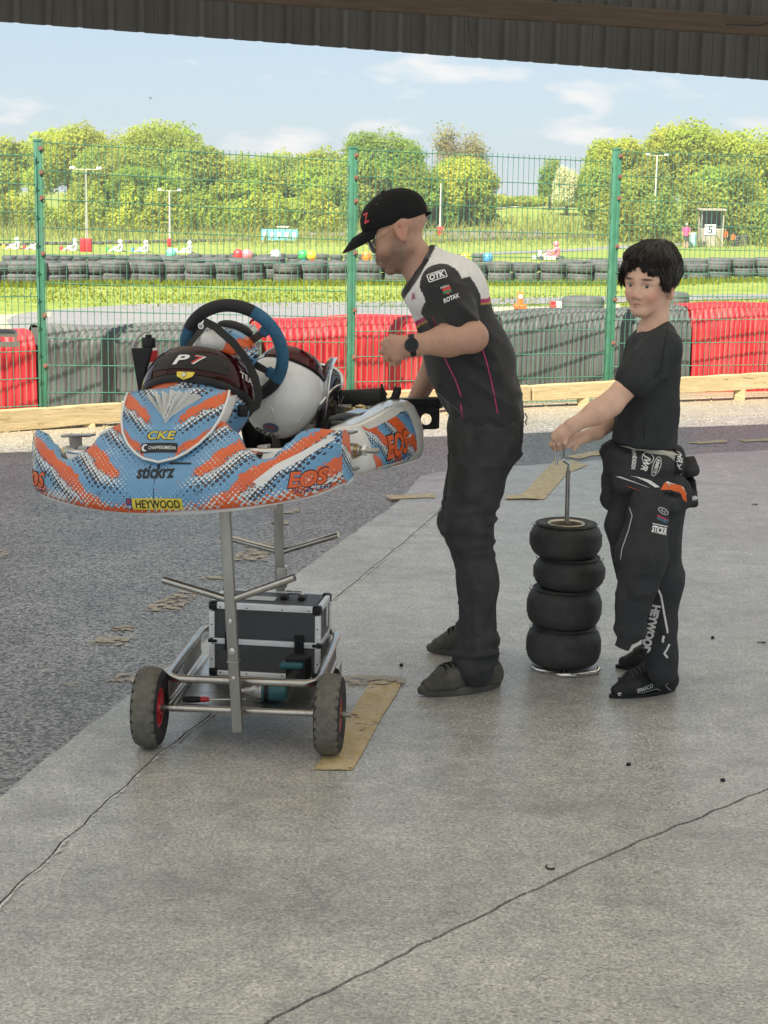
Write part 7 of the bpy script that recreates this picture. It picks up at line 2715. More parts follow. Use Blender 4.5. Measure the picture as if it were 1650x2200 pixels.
MB().tube([L(.0995, -.014, .006), L(.105, 0, .009), L(.0995, .014, .006)], .0013, 6).build('nose_bridge', M_GOLD, man, smooth=60)

# shirt
A0, A1 = J(915, 575), J(1047, 898)
AX = (A1 - A0).normalized()
FN = (Vector((-1, 0, 0)) - AX * Vector((-1, 0, 0)).dot(AX)).normalized()
S = SDF((J(870, 0).x - .03, YM - .36, 0.72), (J(1150, 0).x, YM + .38, 1.75), .0047)
for sg in (-1, 1):
    S.cap(J(962, 645, sg * .085), J(1008, 770, sg * .080), .128, .134, .05)
    S.cap(J(1008, 770, sg * .080), J(1044, 885, sg * .075), .134, .128, .05)
    S.cap(J(918, 590, sg * .03), J(952, 624, sg * .165), .062, .070, .05)
    S.cap(J(930, 610, sg * .05), J(962, 640, sg * .09), .105, .12, .05)
S.cap(J(905, 572), J(925, 600), .075, .09, .03)
S.cap(J(985, 600, -.05), J(985, 600, .05), .055, None, .06)
S.cap(J(946, 622, -.185), J(985, 676, -.232), .078, .070, .03)
S.cap(J(945, 620, .185), J(942, 690, .235), .076, .070, .03)
S.plane(J(1047, 910), Vector((-.05, 0, -1)) + AX * .12)
S.plane(J(906, 561), Vector((-.857, 0, .516)))
# the sleeves end square
def shirt_cols(V):
    P_ = V - np.array(A0)
    t = P_ @ np.array(AX)
    f = P_ @ np.array(FN)
    y = V[:, 1] - YM
    k = 1 / 624.0
    tb = (80 + 24 * np.minimum(1, np.abs(f) / (95 * k)) ** 1.5) * k
    c = np.tile(np.array((.038, .038, .041)), (len(V), 1))
    wh = t < tb
    c[wh] = (.80, .79, .785)
    c[(t >= tb) & (t < tb + 9 * k)] = (.46, .035, .16)
    c[(t >= tb + 9 * k) & (t < tb + 13 * k)] = (.55, .36, .05)
    q = V - np.array(J(946, 622, -.185))
    sx_ = np.array((J(985, 676, -.232) - J(946, 622, -.185)).normalized())
    ts = q @ sx_
    rad = np.linalg.norm(q - ts[:, None] * sx_[None], axis=1)
    a_, b_ = np.array(J(947, 616, -.175)), np.array(J(986, 690, -.235))
    tt = np.clip(((V - a_) @ (b_ - a_)) / ((b_ - a_) @ (b_ - a_)), 0, 1)
    dseg = np.linalg.norm((V - a_ - tt[:, None] * (b_ - a_)[None]) * np.array((1, .55, 1))[None], axis=1)
    slv = ((dseg < .078) & (y < -.10)) | ((ts > .025) & (rad < .105) & (y < -.185))
    q2 = V - np.array(J(945, 620, .185))
    slv |= (y > .165) & (q2[:, 2] < .06)
    c[slv] = (.028, .028, .030)
    pn_ = np.array(Vector((-.857, 0, .516)).normalized())
    c[((V - np.array(J(906, 561))) @ pn_) > -.013] = (.016, .016, .017)
    oval_ = ((V[:, 0] - J(1003, 0).x) / .022) ** 2 + ((y + .0) / .06) ** 2 + ((V[:, 2] - J(1003, 578).z) / .05) ** 2 < 1
    c[oval_] = (.40, .31, .03)
    return c
def shirt_folds(V, F):
    # pulls from the armpit and the waist, running with the lean of the body
    N = vnormals(V, F)
    t = (V - np.array(A0)) @ np.array(AX)
    f = (V - np.array(A0)) @ np.array(FN)
    q = np.stack([t * 9 + f * 16, f * 4 - t * 3, V[:, 1] * 7], 1)
    a = vnoise(q, 1.0, 31)
    w = .35 + .9 * np.exp(-((t - .46) / .13) ** 2) + .6 * np.exp(-((t - .16) / .08) ** 2) * (np.abs(V[:, 1] - YM) > .12)
    return V + N * ((1 - 2.6 * np.abs(a)) * .0085 * w)[:, None]
shirt = garment('team_shirt', S, M_CLOTH, man, .0040, (11, 11, 5), 4, shirt_cols, extra=shirt_folds)
bsh = bvh_of(shirt)
M_PINKP = pm('pink_piping', (.62, .05, .22), .6)
for line in ([(930, 683), (934, 694), (938, 706)], [(955, 768), (966, 792), (978, 815), (986, 838), (993, 857)], [(989, 868), (993, 888), (993, 908)], [(1034, 742), (1046, 780), (1056, 820), (1064, 860), (1071, 898)]):
    piping(bsh, line, .0020, M_PINKP, shirt)
px_text(bsh, 939, 592, 'OTK', M_PWHT, shirt, 34, 13, rot=18, shear=.2, bold=.05)
px_shape(bsh, 939, 592, rrect(42, 19, 3), M_PWHT, shirt, rot=18, hole=rrect(38, 15, 2))
px_text(bsh, 947, 607, '(QUJANG', M_PWHT, shirt, 34, 8, rot=18, shear=.2)
px_text(bsh, 955, 616, 'ASSO', M_PWHT, shirt, 20, 4, rot=18)
px_shape(bsh, 961, 625, [(-9, 8), (9, 8), (9, -2), (0, -10), (-9, -2)], M_PRED, shirt, rot=18)
px_shape(bsh, 961, 627, [(-9, 7), (9, 7), (9, 1), (-9, 1)], pm('green_print', (.05, .22, .09), .5), shirt, rot=18, off=.002)
px_text(bsh, 970, 640, 'ROTAX', M_PWHT, shirt, 36, 10, rot=22, shear=.2, bold=.04)
px_text(bsh, 889, 636, 'IA', pm('pink_print', (.5, .04, .2), .5), shirt, 7, 14, bold=.03)

# trousers
S = SDF((J(930, 0).x - .02, YM - .40, 0.0), (J(1150, 0).x, YM + .46, .98), .0065)
S.cap(J(1047, 905, -.065), J(1047, 905, .065), .122, None, .02)
S.ell(J(1070, 935, -.06), (.095, .10, .10), None, .05)
S.ell(J(1070, 935, .06), (.095, .10, .10), None, .05)
S.cap(J(1040, 935, -.09), J(1006, 1128, -.125), .112, .082, .05)
S.cap(J(1006, 1128, -.125), J(1027, 1250, -.145), .080, .062, .04)
S.cap(J(1027, 1250, -.145), J(1023, 1400, -.17), .062, .056, .04)
S.cap(J(1022, 1398, -.17), J(1017, 1436, -.175), .060, .068, .03)
S.cap(J(1036, 935, .09), J(996, 1122, .15), .112, .080, .05)
S.cap(J(996, 1122, .15), J(1020, 1250, .20), .078, .060, .04)
S.cap(J(1020, 1250, .20), J(1022, 1372, .25), .060, .057, .04)
S.plane(Vector((0, 0, .035)), (0, 0, -1))
def leg_folds(V, F):
    N = vnormals(V, F)
    z = V[:, 2]
    kz = J(1004, 1130).z
    w = np.exp(-((z - kz) / .12) ** 2) * .6 + np.exp(-((z - .14) / .09) ** 2) * 1.0 + np.exp(-((z - .80) / .09) ** 2) * .4
    a = vnoise(V * np.array((9, 9, 26))[None], 1, 21)
    return V + N * ((1 - 2.4 * np.abs(a)) * .013 * w)[:, None]
trs = garment('trousers', S, M_DENIM, man, .0075, (13, 13, 3.0), 8, extra=leg_folds)
btr = bvh_of(trs)
MB().tube([J(1128, 888, -.04), J(1133, 897, -.05), J(1129, 906, -.05), J(1131, 914, -.05)], .0022, 6).build('belt_loop', M_CAP, trs, smooth=60)
piping(btr, [(966, 962), (963, 1000), (958, 1060), (953, 1125)], .0016, M_CAP, trs, 'side_seam')
# shoes
def shoe(name, toe, heel, ankle, dt, dh, da, lab, wd=.043):
    T0, H0 = G(*toe), G(*heel)
    d = (T0 - H0).normalized()
    T0, H0 = T0 - d * .012, H0 + d * .012
    S = SDF([min(T0[i], H0[i]) - .10 for i in (0, 1)] + [-.01], [max(T0[i], H0[i]) + .10 for i in (0, 1)] + [.20], .0045)
    z = Vector((0, 0, 1))
    side_ = z.cross(d)
    fl = (side_, 1.15)
    S.cap(H0 + d * .03 + z * .052, T0 - d * .10 + z * .050, .042, .044, .03)
    S.cap(T0 - d * .10 + z * .048, T0 - d * .032 + z * .030, .044, .028, .03, sq=(side_, 1.35))
    S.cap(H0 + d * .035 + z * .05, H0 + d * .055 + z * .115, .041, .036, .03)
    S.cap(T0 - d * .13 + z * .070, H0 + d * .07 + z * .105, .030, .036, .03)
    S.plane(z * .024, -z)
    V, F = S.mesh(2)
    V = wrinkle(V, F, .0018, (40, 40, 40), 3, False)
    so = np_mesh(name, V, F, M_SHOE, man)
    mb = MB()
    rings = []
    out = []
    for k in range(26):
        a = 2 * math.pi * k / 26
        t = .5 + .5 * math.cos(a)
        wdt = .040 + .010 * math.sin(math.pi * min(1, t * 1.1)) if t > .12 else .034
        c = H0.lerp(T0, .5) + d * (math.cos(a) * ((T0 - H0).length / 2 + .012)) + side_ * math.sin(a) * wdt
        out.append(c)
    for zz, k in ((.001, .97), (.008, 1.0), (.018, 1.01), (.027, .97), (.030, .90)):
        m_ = H0.lerp(T0, .5)
        rings.append([m_ + (q - m_) * k + z * (zz + .006 * max(0, ((q - m_).dot(d)) / .14) ** 2) for q in out])
    mb.loft(rings)
    mb.build('sole', M_SOLE, so, smooth=50)
    bl = BVHTree.FromPolygons([Vector(q) for q in V], [list(map(int, f)) for f in F])
    def over(t, k, lift=.002):
        c = T0.lerp(H0, t) + side_ * k + z * .3
        h_ = bl.ray_cast(c, -z)[0]
        return (h_ + z * lift) if h_ else None
    def line(pts, r_, nm, m_):
        q = [over(*p_) for p_ in pts]
        q = [p_ for p_ in q if p_]
        if len(q) > 2:
            MB().tube(q, r_, 6).build(nm, m_, so, smooth=60)
    for k in range(5):
        t = .27 + .062 * k
        line([(t + .02 * (1 if j_ % 2 else 0), -.026 + .0087 * j_, .0025) for j_ in range(7)], .0024, 'lace', M_CAP)
        line([(t + .05 - .008 * j_, -.026 + .0087 * j_, .0035) for j_ in range(7)], .0022, 'lace', M_CAP)
    line([(.16 + .004 * abs(j_ - 4) ** 1.6, -.034 + .0085 * j_, .0006) for j_ in range(9)], .0016, 'toe_seam', M_SOLE)
    line([(.24 + .03 * j_, .030, .0006) for j_ in range(8)], .0016, 'eyelet_seam', M_SOLE)
    line([(.24 + .03 * j_, -.030, .0006) for j_ in range(8)], .0016, 'eyelet_seam', M_SOLE)
    c = T0.lerp(H0, .62)
    MB().tube([c + z * .125, c + z * .142 - d * -.015 + side_ * .01, c + z * .150 + d * .03, c + z * .136 + d * .035, c + z * .120 + d * .01], .0025, 6).build('lace_loop', M_CAP, so, smooth=60)
    return so
shoe('shoe', (897, 1497), (1076, 1474), None, 0, 0, 0, '')
shoe('shoe', (916, 1402), (1072, 1404), None, 0, 0, 0, '')
# watch
wc = J(884, 741, -.325)
wz = Vector((.02, -1, .12)).normalized()
wr = Vector((J(889, 742, -.29) - J(962, 731, -.272)).normalized())
wt_ = MB().lathe([(0, 0), (.0215, 0), (.0235, .003), (.0235, .008), (.0205, .0105), (0, .0105)], wc - wz * .008, wz, 28).build('watch', M_BLK, man, smooth=35)
MB().lathe([(.0195, .0105), (.0215, .0112), (.0235, .0085), (.0232, .008)], wc - wz * .008, wz, 28).build('bezel', pm('dark_bezel', (.06, .06, .06), .25, .8), wt_, smooth=60)
st_pts = []
u1 = wr.cross(Vector((0, 1, 0))).normalized()
cw_ = J(886, 742, -.290)
for k in range(20):
    a = 2 * math.pi * k / 20
    st_pts.append(cw_ + (u1 * math.cos(a) + Vector((0, 1, 0)) * math.sin(a)) * .0345)
rings = [[p_ - wr * .010, p_ + wr * .010, p_ + (p_ - cw_).normalized() * .003 + wr * .009, p_ + (p_ - cw_).normalized() * .003 - wr * .009] for p_ in st_pts]
rings.append(rings[0])
MB().loft(rings, True, False).build('watch_strap', M_BLKS, wt_, smooth=50)

# ---------------------------------------------------------------- the boy
YB_ = 5.62
def B(x, y, d=0.0):
    return P(x, y, YB_ + d)
boy = thing('person', 'boy with dark hair in a black T-shirt, race suit folded down at the waist', 'person', (B(1400, 1480).x, YB_, 0))
BM = frame((-.60, -.80, -.03), R(-2))
BC, BS = B(1397, 609), .97
zs = np.concatenate([np.arange(-.02, .80, .012), np.arange(.80, 1.58, .0031)])
S = SDF((B(1175, 0).x, YB_ - .34, 0), (B(1485, 0).x, YB_ + .34, 1.6), .0033, zs=zs)
LB = build_head(S, BC, BM, BS, True)
S.cap(B(1412, 652), B(1404, 712), .041, .047, .016)
for sg, sh in ((-1, (1422, 750)), (1, (1388, 748))):
    S.cap(B(1404, 715, 0), B(sh[0], sh[1], sg * .115), .042, .042, .03)
    S.cap(B(1400, 790, sg * .055), B(1388, 960, sg * .05), .080, .082, .05)
# near arm
S.cap(B(1418, 752, -.135), B(1312, 868, -.215), .044, .0375, .03)
S.cap(B(1312, 868, -.215), B(1283, 886, -.222), .038, .0345, .02)
S.cap(B(1283, 886, -.222), B(1230, 915, -.225), .0345, .0235, .03)
S.cap(B(1230, 915, -.225), B(1208, 932, -.215), .0240, .0240, .015, sq=((.35, .9, .2), .75))
S.cap(B(1212, 928, -.215), B(1197, 938, -.205), .021, .021, .012)
YH = SY - YB_
for (k0, k1, k2, d0, d1, d2, r_) in (((1216, 936), (1214, 951), (1211, 964), -.225, -.225, YH - .235 + .02, .0088), ((1205, 938), (1201, 953), (1203, 966), -.212, -.212, -.19, .0090), ((1196, 940), (1190, 954), (1195, 967), -.198, -.198, -.178, .0086), ((1190, 943), (1184, 955), (1190, 966), -.184, -.186, -.166, .0078)):
    S.cap(B(k0[0] + 4, k0[1] - 6, d0), B(*k0, d0), r_ * 1.15, r_, .008)
    S.cap(B(*k0, d0), B(*k1, d1), r_, r_ * .95, .004)
    S.cap(B(*k1, d1), B(*k2, d2), r_ * .92, r_ * .75, .003)
S.cap(B(1228, 925, -.205), B(1224, 942, -.190), .0130, .0105, .010)
S.cap(B(1224, 942, -.190), B(1214, 958, -.175), .0098, .0078, .004)
# far arm and its open hand
S.cap(B(1386, 750, .125), B(1345, 880, .09), .045, .039, .03)
S.cap(B(1345, 880, .09), B(1282, 928, -.05), .039, .026, .03)
S.cap(B(1282, 928, -.05), B(1258, 938, -.09), .0235, .0225, .015)
for k0, k1, k2, r_ in (((1252, 932), (1232, 938), (1216, 948), .0086), ((1250, 937), (1230, 945), (1214, 955), .0086), ((1250, 942), (1233, 951), (1220, 960), .0082)):
    S.cap(B(*k0, -.105), B(*k1, -.13), r_, r_ * .95, .006)
    S.cap(B(*k1, -.13), B(*k2, -.145), r_ * .92, r_ * .8, .004)
S.cap(B(1262, 942, -.095), B(1243, 952, -.125), .0115, .0095, .010)
S.cap(B(1243, 952, -.125), B(1233, 966, -.14), .0092, .0072, .004)
for sg, ad in ((-1, -.03), (1, .22)):
    S.cap(B(1398, 1050, sg * .065), B(1418, 1240, lerp(sg * .065, ad, .5)), .070, .052, .04)
    S.cap(B(1418, 1240, lerp(sg * .065, ad, .5)), B(1420, 1430, ad), .050, .028, .03)
V, F = S.mesh(1)
np_mesh('body', V, F, M_SKIN, boy, skin_cols(V, BC, BM, BS, (.70, .445, .335), (.58, .24, .20), (.78, .27, .22), brow=(.035, .024, .018), jw=.92))
eyes(LB, BM, BS, boy, iris=(.07, .065, .05), look=(.93, .16, -.02))

# hair: a combed-forward mop made of a close cap and many locks
S = SDF(BC - Vector((.16, .16, .12)), BC + Vector((.16, .16, .19)), .0036)
LL = LB
S.ell(LL(-.026, 0, .043), (.108 * BS, .092 * BS, .096 * BS), BM, .01)
S.ell(LL(.035, .030, .092), (.055 * BS, .05 * BS, .032 * BS), BM, .03)
S.ell(LL(.035, -.030, .090), (.055 * BS, .05 * BS, .032 * BS), BM, .03)
S.ell(LL(-.03, .0, .115), (.06 * BS, .055 * BS, .028 * BS), BM, .03)
for sg in (-1, 1):
    S.ell(LL(.012, sg * .078, .018), (.038 * BS, .020 * BS, .046 * BS), BM, .02)
S.ell(LL(.13, 0, -.035), (.075 * BS, .066 * BS, .104 * BS), BM, .008, True)
S.ell(LL(.125, -.012, .030), (.055 * BS, .040 * BS, .055 * BS), BM, .01, True)
for sg in (-1, 1):
    S.ell(LL(.002, sg * .098, -.030), (.030 * BS, .030 * BS, .046 * BS), BM, .006, True)
S.plane(LL(-.05, 0, -.075), BM @ Vector((.45, 0, -1)), .02)
V, F = S.mesh(2)
N = vnormals(V, F)
q = head_local(V, BC, BM, BS)
V = V + N * (.0025 * vnoise(np.stack([np.arctan2(q[:, 1], q[:, 0] + .02) * 9, q[:, 2] * 14, q[:, 0] * 14], 1), 1.0, 5) + .0012 * vnoise(V, 90, 6))[:, None]
hair = np_mesh('hair', V, F, M_HAIR, boy)
bh = bvh_of(hair)
lk = MB()
rr = random.Random(9)
crown = Vector((-.045, .012, .135))
for k in range(1500):
    a = rr.uniform(-math.pi, math.pi)
    el = rr.uniform(.15, 1.45)
    d0 = Vector((math.cos(a) * math.cos(el), math.sin(a) * math.cos(el), math.sin(el)))
    h_ = bh.ray_cast(LL(-.02, 0, .03), BM @ d0)[0]
    if not h_:
        continue
    lp = BM.transposed() @ (h_ - BC) / BS
    away = (lp - crown)
    away.z = 0
    if away.length < 1e-4:
        continue
    away.normalize()
    sweep = Vector((away.x, away.y + (.25 if lp.x > .03 else 0) * (1 if lp.y > 0 else -1), 0)).normalized()
    ln = rr.uniform(.030, .075)
    pts = [h_]
    nrm = (BM @ Vector((lp.x + .02, lp.y, lp.z - .03))).normalized()
    p_ = lp.copy()
    for s_ in range(5):
        down = -.35 - 1.1 * max(0, (.09 - p_.z)) / .09
        stp = Vector((sweep.x, sweep.y, down)).normalized() * ln / 5
        p_ = p_ + stp
        w_ = LL(*p_)
        hh = bh.find_nearest(w_)
        if hh[0]:
            w_ = hh[0] + (w_ - hh[0]).normalized() * rr.uniform(.0003, .0038)
        pts.append(w_)
    wdt = rr.uniform(.0012, .0032)
    lk.tube(pts, [wdt, wdt, wdt, wdt * .9, wdt * .7, .0003], 4)
# fringe locks falling over the forehead
for k in range(620):
    y0 = rr.uniform(-.072, .078)
    if abs(y0 + .008) < .026:
        continue
    side_w = abs(y0 + .012) / .07
    st = Vector((.030 + .02 * (1 - side_w) + rr.uniform(-.02, .01), y0 * .75, .108 + rr.uniform(-.012, .004)))
    tipz = lerp(.060, .002, min(1, side_w ** .9)) + rr.uniform(-.018, .014)
    sg = 1 if y0 > -.012 else -1
    en = Vector((.094 - .050 * side_w ** 2 + rr.uniform(-.004, .004), y0 * 1.08 + sg * .016, tipz))
    m1, mid = st.lerp(en, .35) + Vector((.016, 0, .010)), st.lerp(en, .68) + Vector((.013, 0, .008))
    w_ = rr.uniform(.0014, .0034)
    lk.tube([LL(*st), LL(*m1), LL(*mid), LL(*en)], [.0006, w_, w_, .0004], 4)
for sg in (-1, 1):                                    # hair in front of and over the ears
    for k in range(120):
        x0 = rr.uniform(-.05, .045)
        st = Vector((x0, sg * .088, .050 + rr.uniform(-.02, .02)))
        en = Vector((x0 + rr.uniform(.0, .016), sg * (.083 + rr.uniform(-.003, .006)), lerp(.004, .010, (x0 + .05) / .095) + rr.uniform(-.012, .012) - (.024 if x0 > .022 else 0)))
        w_ = rr.uniform(.0012, .0026)
        lk.tube([LL(*st), LL(*(st.lerp(en, .5) + Vector((0, sg * .006, 0)))), LL(*en)], [w_, w_, .0004], 4)
for k in range(26):                                   # loose ends standing off the crown
    a = rr.uniform(-3.1, 3.1)
    b = LL(-.03 + .05 * math.cos(a), .05 * math.sin(a), .132)
    lk.tube([b, b + Vector((rr.uniform(-.012, .012), 0, .012)), b + Vector((rr.uniform(-.03, .03), rr.uniform(-.02, .02), rr.uniform(.006, .018)))], [.0006, .0005, .0003], 3)
kind(lk.build('hair_locks', M_HAIR, hair, smooth=180, fixn=False), 'stuff')

# T-shirt
S = SDF((B(1290, 0).x, YB_ - .32, .80), (B(1490, 0).x, YB_ + .26, 1.44), .0055)
for sg in (-1, 1):
    S.cap(B(1402, 795, sg * .060), B(1392, 880, sg * .060), .096, .098, .04)
    S.cap(B(1392, 880, sg * .060), B(1384, 945, sg * .060), .099, .106, .04)
S.cap(B(1404, 722, -.03), B(1422, 752, -.125), .048, .055, .04)
S.cap(B(1404, 722, .03), B(1390, 750, .115), .048, .055, .04)
S.cap(B(1410, 735, -.04), B(1402, 735, .04), .062, None, .05)
S.cap(B(1420, 752, -.14), B(1366, 812, -.186), .066, .061, .03)
S.cap(B(1388, 750, .125), B(1368, 815, .12), .062, .058, .03)
S.plane(B(1385, 950), Vector((-.10, 0, -1)))
S.plane(B(1395, 706), Vector((-.42, 0, 1)))
tee = garment('t_shirt', S, pm('black_sports_jersey', (0.024, 0.026, 0.030), .75, var=.2, scale=30, bump=.35, bscale=1100, spec=.35), boy, .0055, (13, 13, 6), 14)
btee = bvh_of(tee)
piping(btee, [(1436, 700), (1430, 730), (1424, 760), (1420, 790), (1400, 820)], .0012, M_CAP, tee, 'shoulder_seam')
piping(btee, [(1383, 905), (1384, 930), (1383, 950)], .001, M_CAP, tee, 'side_seam')

# race suit: legs, the folded-down top and its hanging sleeves
M_SUIT = pm('black_race_suit', (0.034, 0.035, 0.039), .8, var=.2, scale=24, bump=.35, bscale=1000, spec=.3)
S = SDF((B(1285, 0).x, YB_ - .34, .02), (B(1530, 0).x, YB_ + .36, .92), .006)
for sg, ad in ((-1, -.03), (1, .22)):
    S.cap(B(1400, 1010, sg * .060), B(1405, 1080, sg * .068), .108, .094, .04)
    S.cap(B(1405, 1080, sg * .068), B(1420, 1250, lerp(sg * .068, ad, .55)), .090, .070, .04)
    S.cap(B(1420, 1250, lerp(sg * .068, ad, .55)), B(1417, 1340, lerp(sg * .068, ad, .8)), .070, .062, .03)
    S.cap(B(1417, 1340, lerp(sg * .068, ad, .8)), B(1420, 1436, ad), .060, .053, .02)
suit = garment('race_suit', S, M_SUIT, boy, .0070, (12, 12, 8), 15)
S = SDF((B(1275, 0).x, YB_ - .36, .05), (B(1545, 0).x, YB_ + .30, 1.0), .0058)
S.ell(B(1372, 1000, -.085), (.118, .095, .062), frame((1, 0, -.14)), .02)
S.cap(B(1318, 972, -.04), B(1420, 1010, -.15), .040, .046, .03)
S.cap(B(1325, 972, .06), B(1440, 985, .10), .05, .05, .04)
S.cap(B(1340, 1030, -.13), B(1455, 1050, -.12), .042, .040, .03)
S.cap(B(1425, 1075, -.145), B(1452, 1072, -.10), .050, .048, .03)
S.ell(B(1478, 1005, -.03), (.052, .085, .028), frame((1, 0, .35)), .02)
S.ell(B(1484, 1060, -.03), (.036, .075, .050), frame((1, 0, -.2)), .02)
S.cap(B(1318, 1000, .02), B(1318, 1070, -.02), .030, .040, .02)
jk = garment('folded_suit_top', S, M_SUIT, boy, .0085, (9, 9, 19), 16)
S = SDF((B(1285, 0).x, YB_ - .36, .05), (B(1470, 0).x, YB_ + .10, .84), .0055)
S.cap(B(1405, 1052, -.16), B(1380, 1190, -.195), .066, .080, .03, sq=((0, 1, 0), .62))
S.cap(B(1380, 1190, -.195), B(1354, 1350, -.185), .080, .053, .03, sq=((0, 1, 0), .62))
slv = garment('hanging_sleeve', S, M_SUIT, boy, .0065, (9, 9, 15), 17)
S = SDF((B(1285, 0).x, YB_ - .30, .20), (B(1470, 0).x, YB_ + .16, .84), .0055)
S.cap(B(1350, 1040, -.04), B(1334, 1130, -.05), .045, .050, .03)
S.cap(B(1334, 1130, -.05), B(1345, 1235, -.05), .048, .034, .03)
garment('hanging_sleeve', S, M_SUIT, boy, .0042, (9, 9, 13), 18)
MB().tube([B(1352, 1345, -.185), B(1346, 1366, -.187), B(1341, 1380, -.188), B(1336, 1392, -.189)], [.040, .031, .027, .025], 14).build('knitted_cuff', pm('grey_black_knit', (.028, .028, .031), .9, bump=.4, bscale=900), slv, smooth=60)
M_LIN = pm('cream_lining', (.46, .45, .38), .85, var=.1, scale=20, bump=.3, bscale=700)
S = SDF((B(1330, 0).x, YB_ - .26, .80), (B(1500, 0).x, YB_ + .22, 1.0), .0055)
S.cap(B(1428, 962, -.085), B(1440, 1005, -.080), .080, .070, .03)
S.cap(B(1432, 965, .055), B(1440, 1010, .06), .070, .062, .03)
S.cap(B(1380, 958, -.05), B(1430, 962, -.06), .085, .075, .03)
S.plane(B(1400, 950), Vector((.25, 0, 1)))
lin = garment('suit_lining', S, M_LIN, boy, .003, (12, 12, 12), 19)
bj = bvh_of(jk, suit, slv, lin)
M_SORG = pm('orange_suit_panel', (.70, .13, .02), .7, var=.08)
M_SILV = pm('silver_embroidery', (.50, .50, .49), .5)
px_text(bj, 1363, 985, 'BRANDESIGN', M_PWHT, jk, 46, 9, rot=-96, bold=.03)
px_text(bj, 1386, 994, 'JWR', M_PWHT, jk, 34, 18, rot=-108, shear=.25, bold=.03)
px_shape(bj, 1392, 984, oval(26, 26, 22), M_SILV, jk, hole=oval(22, 22, 22))
px_shape(bj, 1411, 1002, oval(44, 17, 22), M_SILV, jk, rot=72, hole=oval(40, 13, 22))
px_text(bj, 1411, 1002, 'RIMBITE', M_PWHT, jk, 30, 7, rot=-108, bold=.03)
px_shape(bj, 1459, 993, rrect(22, 54, 2), M_CAP, lin, rot=-6, off=.003)
px_text(bj, 1458, 990, 'HRX', M_PWHT, lin, 36, 13, rot=-100, shear=.3, bold=.03, off=.005)
px_shape(bj, 1385, 1035, [(-34, 12), (-18, 9), (4, -2), (20, -13), (30, -12), (10, 2), (-14, 10)], M_PWHT, jk, off=.002)
px_shape(bj, 1360, 1036, [(-34, 12), (-24, 12), (30, -10), (38, -14), (12, -4)], M_PWHT, jk, off=.002)
px_shape(bj, 1450, 1052, [(-24, 16), (-16, 24), (22, 12), (30, -2), (28, -12), (22, -4), (-10, 10)], M_PWHT, jk, off=.0016)
px_shape(bj, 1448, 1058, [(-28, 0), (-20, 15), (18, 10), (30, -4), (34, -26), (24, -20), (18, -6), (-8, 0)], M_SORG, jk, off=.0026)
px_text(bj, 1444, 1063, 'HRX', M_CAP, jk, 40, 9, rot=-12, shear=.3, bold=.03, off=.004)
px_shape(bj, 1362, 1050, [(-22, 8), (-10, 5), (8, -3), (14, -6), (0, 0)], M_SORG, jk, off=.002)
px_shape(bj, 1425, 1098, oval(26, 13, 20), M_SILV, slv, rot=-28, hole=oval(22, 10, 20))
px_text(bj, 1425, 1098, 'R-5', M_SILV, slv, 12, 6, rot=-28)
px_text(bj, 1424, 1116, 'ROOSKY', pm('blue_print', (.10, .25, .40), .5), slv, 26, 9, rot=-24, bold=.03)
px_shape(bj, 1423, 1112, [(-13, 5), (13, -6), (13, -8), (-13, 2)], M_PRED, slv, off=.002)
px_text(bj, 1417, 1139, 'STICKR', M_PWHT, slv, 34, 16, rot=-12, bold=.05)
px_shape(bj, 1418, 1128, [(-16, 3), (18, -4), (18, -6), (-16, 1)], M_PWHT, slv, off=.002)
px_text(bj, 1492, 1070, 'NIM', M_PWHT, jk, 16, 9, rot=12, bold=.03)
bsu = bvh_of(suit)
px_text(bsu, 1399, 1352, 'HEYWOOD', M_PWHT, suit, 108, 17, rot=-99, bold=.06)
piping(bsu, [(1410, 1258), (1420, 1280), (1427, 1320), (1433, 1352), (1434, 1362)], .004, M_PWHT, suit, 'white_stripe')
piping(bsu, [(1426, 1366), (1424, 1374), (1424, 1382)], .0045, M_PWHT, suit, 'white_stripe')
piping(bsu, [(1370, 1352), (1374, 1362), (1380, 1364)], .004, M_PWHT, suit, 'white_stripe')
piping(bsu, [(1372, 1382), (1378, 1390), (1385, 1394)], .004, M_PWHT, suit, 'white_stripe')
piping(bsu, [(1438, 1384), (1432, 1396), (1427, 1404), (1436, 1416)], .004, M_PWHT, suit, 'white_stripe')
bsl = bvh_of(slv)
piping(bsl, [(1352, 1090), (1358, 1108), (1350, 1140), (1336, 1180), (1332, 1210)], .0016, M_SILV, slv, 'reflective_seam')

